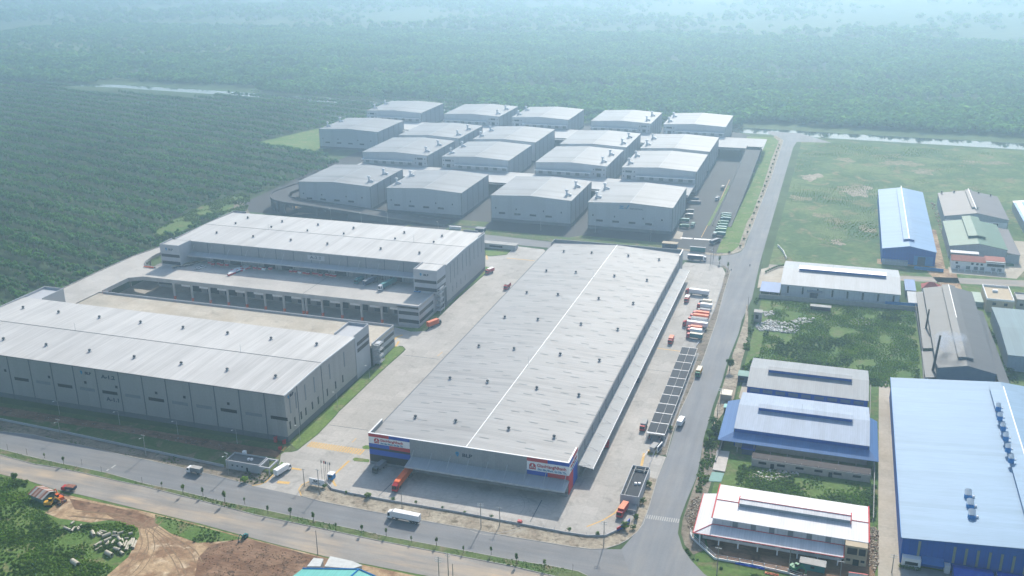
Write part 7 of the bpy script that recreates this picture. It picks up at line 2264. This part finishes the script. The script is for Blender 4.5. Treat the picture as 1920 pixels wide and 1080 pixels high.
bushes('undergrowth', 'scattered low scrub over the vacant field right of the main road', FIELD_A, 2.6, 'bright_bush', .15, .5, .46, 24, 12)
bushes('undergrowth', 'rough bushes on the slope between the plantation and the curved ramp', EDGE_GRASS, 2.4, 'bush_clump', .5, 1.4, .38, 12, 13)
ROADSIDE = PP([(1322, 825), (1316, 870), (1304, 915), (1310, 930), (1330, 900), (1345, 850), (1352, 815)])
bushes('undergrowth', 'leafy roadside bushes beside the pale slab plot', ROADSIDE, 1.4, 'bush_clump', .4, 1.0, .3, 6, 14)
bushes('undergrowth', 'bushes outside the white zigzag fence at the junction', PP([(1284, 1028), (1300, 1045), (1340, 1062), (1420, 1078), (1480, 1090), (1400, 1110), (1330, 1082), (1300, 1056)]), 1.3, 'dark_bush', .35, .9, .35, 6, 15)
bushes('undergrowth', 'shrubs along the main road by the palms', PP([(1337, 800), (1345, 775), (1368, 790), (1362, 830), (1352, 845), (1330, 830)]), 1.5, 'dark_bush', .5, 1.2, .35, 6, 16)
bushes('undergrowth', 'shrubs at the sandy main road edge above the gate shelter', PP([(1396, 690), (1425, 668), (1428, 690), (1402, 700)]), 1.5, 'bright_bush', .6, 1.3, .2, 6, 17)
bushes('undergrowth', 'low bushes along the main road edge by the weed plot', PP([(1395, 655), (1402, 625), (1412, 590), (1415, 560), (1422, 560), (1412, 620), (1402, 660)]), 1.5, 'bush_clump', .3, .9, .3, 6, 18)
bushes('undergrowth', 'hedge bushes between the paved lane and the white factory', [(214.6, 14), (217, 14), (217.4, 46), (215.2, 46)], 1.2, 'dark_bush', .3, .8, .3, 5, 19)
bushes('median_weeds', 'grass tufts and weeds on the median of the front road', MED_N + MED_S, 1.0, 'bush_clump', .1, .32, .42, 7, 20, .2)
bushes('verge_weeds', 'small weeds on the brown verge before the long pale wall', VERGE3, 1.7, 'dark_bush', .15, .6, .55, 8, 22)
bushes('undergrowth', 'bushes round the dark workshop and the teal roofed hall', [(283, 150), (290, 150), (290, 188), (283, 262)], 1.6, 'dark_bush', .4, 1.0, .35, 7, 24)


# individual trees: trunk with limbs and a crown of leaf clumps
TM = {}


def tree_parts(kind, seed):
    k = (kind, seed)
    if k in TM: return TM[k]
    r = np.random.RandomState(seed)
    b = MB()
    if kind == 'sapling':
        b.tube((0, 0, 0), (.05, .03, 1.6), .1, .07, 6); b.tube((.05, .03, 1.6), (0, 0, 3.0), .045, .025, 6)
        for a in (0.4, 2.3, 4.3): b.tube((.04, .02, 1.7 + a * .1), (.5 * math.cos(a), .5 * math.sin(a), 2.4 + a * .1), .025, .012, 4)
        b.tube((.2, 0, 0), (.2, 0, 1.5), .03, .03, 4)
        c = leaf_cloud(90, .7, .65, 1.35, 2.9, .34, seed, 4)
    elif kind == 'round':
        b.tube((0, 0, 0), (0, 0, 2.6), .22, .17, 7)
        for a in (0, 1.3, 2.5, 3.8, 5.1): b.tube((0, 0, 2.3), (1.3 * math.cos(a), 1.3 * math.sin(a), 4.4), .11, .05, 5)
        c = leaf_cloud(420, 2.3, 2.2, 1.9, 4.7, .5, seed, 8)
    elif kind == 'palm':
        b.tube((0, 0, 0), (.3, .1, 2.4), .2, .16, 7); b.tube((.3, .1, 2.4), (.4, .2, 4.6), .16, .13, 7)
        c = MB()
        for i in range(13):
            a = i * 2.4; el = r.uniform(.1, .9)
            p0 = Vector((.4, .2, 4.6)); pts = [p0 + Vector((math.cos(a) * t * 2.6, math.sin(a) * t * 2.6, el * t * 2.2 - t * t * 2.0)) for t in (0, .3, .6, .85, 1.05)]
            s = Vector((-math.sin(a), math.cos(a), 0))
            for p, q, w0, w1 in zip(pts[:-1], pts[1:], (.1, .42, .45, .3), (.42, .45, .3, .04)):
                c.face([p - s * w0 - Vector((0, 0, w0 * .4)), q - s * w1 - Vector((0, 0, w1 * .4)), q, p]); c.face([p, q, q + s * w1 - Vector((0, 0, w1 * .4)), p + s * w0 - Vector((0, 0, w0 * .4))])
    else:
        b.tube((0, 0, 0), (0, 0, .5), .06, .04, 5)
        for a in (0, 2, 4): b.tube((0, 0, .3), (.3 * math.cos(a), .3 * math.sin(a), .8), .03, .015, 4)
        c = leaf_cloud(70, .8, .75, .6, .75, .3, seed, 4)
    TM[k] = (b, c)
    return TM[k]


TMESH = {}


def tree(name, label, cat, base, kind, seed, leaf, s=1.0, z=0.0, group=None):
    o = thing(name, label, cat, (*base, z), R(rnd.uniform(0, 360)), group)
    o.scale = (s, s, s)
    k = (kind, seed, leaf)
    if k not in TMESH:
        b, c = tree_parts(kind, seed)
        TMESH[k] = (b.mesh('trunk', ['bark']), c.mesh('crown', [leaf]))
    for nm, me in zip(('trunk' if kind != 'shrub' else 'stem', 'crown' if kind != 'shrub' else 'foliage'), TMESH[k]):
        q = bpy.data.objects.new(nm, me)
        COL.objects.link(q)
        q.parent = o
    return o


NTH = ['first', 'second', 'third', 'fourth', 'fifth', 'sixth', 'seventh', 'eighth', 'ninth', 'tenth', 'eleventh', 'twelfth', 'thirteenth', 'fourteenth', 'fifteenth', 'sixteenth', 'seventeenth', 'eighteenth', 'nineteenth', 'twentieth', 'twenty-first', 'twenty-second', 'twenty-third', 'twenty-fourth', 'twenty-fifth', 'twenty-sixth']
SAP = [(1021, 1066, .95), (969, 1058, 1.15), (921, 1041, 1.0), (869, 1037, .8), (819, 1024, 1.0), (772, 1018, .75), (724, 1006, .9), (679, 1001, 1.1), (630, 995, .9), (588, 980, 1.25), (545, 971, 1.2), (503, 964, .95), (459, 946, .9), (422, 944, 1.55), (381, 931, 1.1), (344, 927, 1.2), (304, 915, .7), (120, 872, 1.15), (84, 860, .7)]
for k, (px, py, s) in enumerate(SAP):
    tree('median_tree', '%s sapling on the front road median, %s from the junction end' % ('tall leafy' if s > 1.12 else 'thin' if s < .86 else 'young', NTH[k]), 'tree', P(px, py), 'sapling', 300 + k % 5, 'leaf_dk' if k % 3 else 'leaf', s, .2, 'saplings on the front road median')
for k, (px, py) in enumerate(((1074, 1072), (267, 907), (191, 887), (154, 873), (51, 853), (15, 845))):
    o = thing('bare_sapling', 'bare leafless sapling stake on the median, %s from the junction end' % NTH[k], 'tree', (*P(px, py), .2), 0, 'bare saplings on the front road median')
    b = MB(); b.tube((0, 0, 0), (.05, 0, 3.2), .07, .04, 5); b.tube((.03, 0, 2.2), (.4, .1, 3.0), .03, .015, 4); b.tube((.03, 0, 2.5), (-.3, .2, 3.3), .03, .015, 4); b.build('trunk', 'bark', o)
VP_ = [(1121, 1004, 1.0), (1067, 996, .9), (921, 970, .7), (871, 963, .6), (830, 954, .7), (780, 944, .7), (737, 939, .9), (690, 933, 1.3), (649, 925, .7), (609, 915, 1.0)]
for k, (px, py, s) in enumerate(VP_):
    tree('verge_shrub', '%s shrub by the front yard fence, %s from the street corner' % ('bushy' if s > .85 else 'small', NTH[k]), 'shrub', P(px, py), 'shrub', 320 + k % 4, 'leaf', s * 1.5, .05, 'shrubs along the front yard fence')
for k, (px, py, s) in enumerate(((1216, 912, 1.3), (1205, 944, 1.2), (1191, 974, 1.3), (1187, 992, 1.0), (1171, 992, 1.6), (1256, 806, 1.2))):
    tree('verge_shrub', '%s shrub on the main road verge, %s counted down from the side gate' % ('large' if s > 1.25 else 'leafy', NTH[k]) if k < 5 else 'shrub on the main road verge beside the panel roofed shelter', 'shrub', P(px, py), 'shrub', 330 + k % 3, 'leaf_dk', s * 1.6, .05, 'shrubs on the main road verge')
n_ = 22
path = [(1346, 478), (1366, 476), (1383, 470), (1392, 458), (1402, 435), (1414, 402), (1434, 352), (1452, 300), (1462, 270)]
seg = [math.dist(P(*a), P(*c)) for a, c in zip(path[:-1], path[1:])]
tot = sum(seg)
for k in range(n_):
    d = tot * (k + .5) / n_; i = 0
    while d > seg[i]: d -= seg[i]; i += 1
    a, c = P(*path[i]), P(*path[i + 1]); f = d / seg[i]
    tree('pavement_shrub', 'low shrub in a planting pit of the estate pavement, %s from the junction' % NTH[k], 'shrub', (a[0] + (c[0] - a[0]) * f, a[1] + (c[1] - a[1]) * f), 'shrub', 340 + k % 4, 'leaf_dk', 1.3 + .5 * rnd.random(), .15, 'shrubs in the estate pavement')
for p, kd, s, lf, lb, nm in (((1368, 696), 'round', 1.15, 'leaf_dk', 'round dark green tree beside the green gate shelter', 'street_tree'), ((1330, 828), 'round', .95, 'leaf', 'bushy bright tree at the roadside below the palms', 'street_tree'),
                         ((1344, 812), 'round', .8, 'leaf_dk', 'dark bushy tree just behind the roadside palm', 'street_tree'), ((1336, 803), 'palm', 1.1, 'leaf_dk', 'palm tree at the main road edge near the turquoise kiosks', 'palm_tree'),
                         ((1349, 818), 'palm', .9, 'leaf', 'smaller palm tree by the wall of the blue skirted factory', 'palm_tree'), ((1410, 690), 'round', .9, 'leaf_bright', 'light green tree at the corner of the grey factory', 'street_tree'),
                         ((1427, 690), 'round', .8, 'leaf', 'second tree at the corner of the grey factory, nearer its roof', 'street_tree'), ((1365, 505), 'sapling', 1.4, 'leaf_dk', 'thin tree at the sandy yard corner by the junction', 'street_tree'),
                         ((1349, 495), 'sapling', 1.6, 'leaf_dk', 'thin tree just behind the dark junction truck corner', 'street_tree'), ((28, 905), 'round', .75, 'leaf', 'rounded tree in the weeds by the service road edge', 'street_tree'),
                         ((460, 904), 'shrub', 2.4, 'leaf_bright', 'bright bush before the gatehouse wall', 'verge_shrub')):
    tree(nm, lb, 'palm' if kd == 'palm' else 'tree' if kd != 'shrub' else 'shrub', P(*p), kd, 360, lf, s)
for k in range(9):
    f = k / 8
    tree('hedge_shrub', 'dark hedge shrub along the curved drive of the white walled hall, %s from the road' % NTH[k], 'shrub', P(1436 + 32 * f, 512 - 10 * math.sin(f * 1.6) - 2 * f), 'shrub', 350, 'leaf_dk', 1.5, .06, 'hedge shrubs on the curved drive')
for k in range(7):
    tree('hedge_shrub', 'small hedge shrub at the foot of the light blue factory wing, %s from the lane' % NTH[k], 'shrub', (225.6 + k * 1.1, -13.2), 'shrub', 351, 'leaf_dk', 1.1, .06, 'hedge shrubs by the gatehouse wing')
# ================================================================ smoke over the workshop
b = MB()
b.lathe((256, 181, 16), [(.1, -6), (6, -4.5), (9, -1), (9.5, 2), (7, 5), (.1, 6.5)], 14)
sm = b.build('smoke', [])
sm.scale = (1, 1, 1)
st_ = bpy.data.materials.new('pale_smoke')
st_.use_nodes = True
n_s = st_.node_tree.nodes
n_s.remove(n_s['Principled BSDF'])
pv_ = n_s.new('ShaderNodeVolumePrincipled')
pv_.inputs['Color'].default_value = (0.75, 0.85, 1.0, 1)
tc_ = n_s.new('ShaderNodeTexCoord')
nz_ = n_s.new('ShaderNodeTexNoise')
nz_.inputs['Scale'].default_value = 0.16
nz_.inputs['Detail'].default_value = 3
st_.node_tree.links.new(tc_.outputs['Object'], nz_.inputs['Vector'])
mr_ = n_s.new('ShaderNodeMapRange')
mr_.inputs[1].default_value, mr_.inputs[2].default_value, mr_.inputs[3].default_value, mr_.inputs[4].default_value = .46, .72, 0.0, 0.11
st_.node_tree.links.new(nz_.outputs['Fac'], mr_.inputs[0])
st_.node_tree.links.new(mr_.outputs[0], pv_.inputs['Density'])
st_.node_tree.links.new(pv_.outputs[0], n_s['Material Output'].inputs['Volume'])
sm.data.materials.append(st_)
structure(sm, 'stuff', 'thin pale blue smoke drifting from the tall stack over the dark workshop roof', 'smoke')

# ================================================================ haze
b = MB()
b.box(-11000, 11000, -2000, 15000, -1.0, 245.0)
hz = b.build('haze', [])
ht = bpy.data.materials.new('haze_air')
ht.use_nodes = True
hn = ht.node_tree.nodes
hn.remove(hn['Principled BSDF'])
pvn = hn.new('ShaderNodeVolumePrincipled')
pvn.inputs['Color'].default_value = (0.52, 0.765, 0.99, 1)
pvn.inputs['Density'].default_value = 0.00037
pvn.inputs['Anisotropy'].default_value = 0.74
ht.node_tree.links.new(pvn.outputs[0], hn['Material Output'].inputs['Volume'])
hz.data.materials.append(ht)
structure(hz, 'stuff')
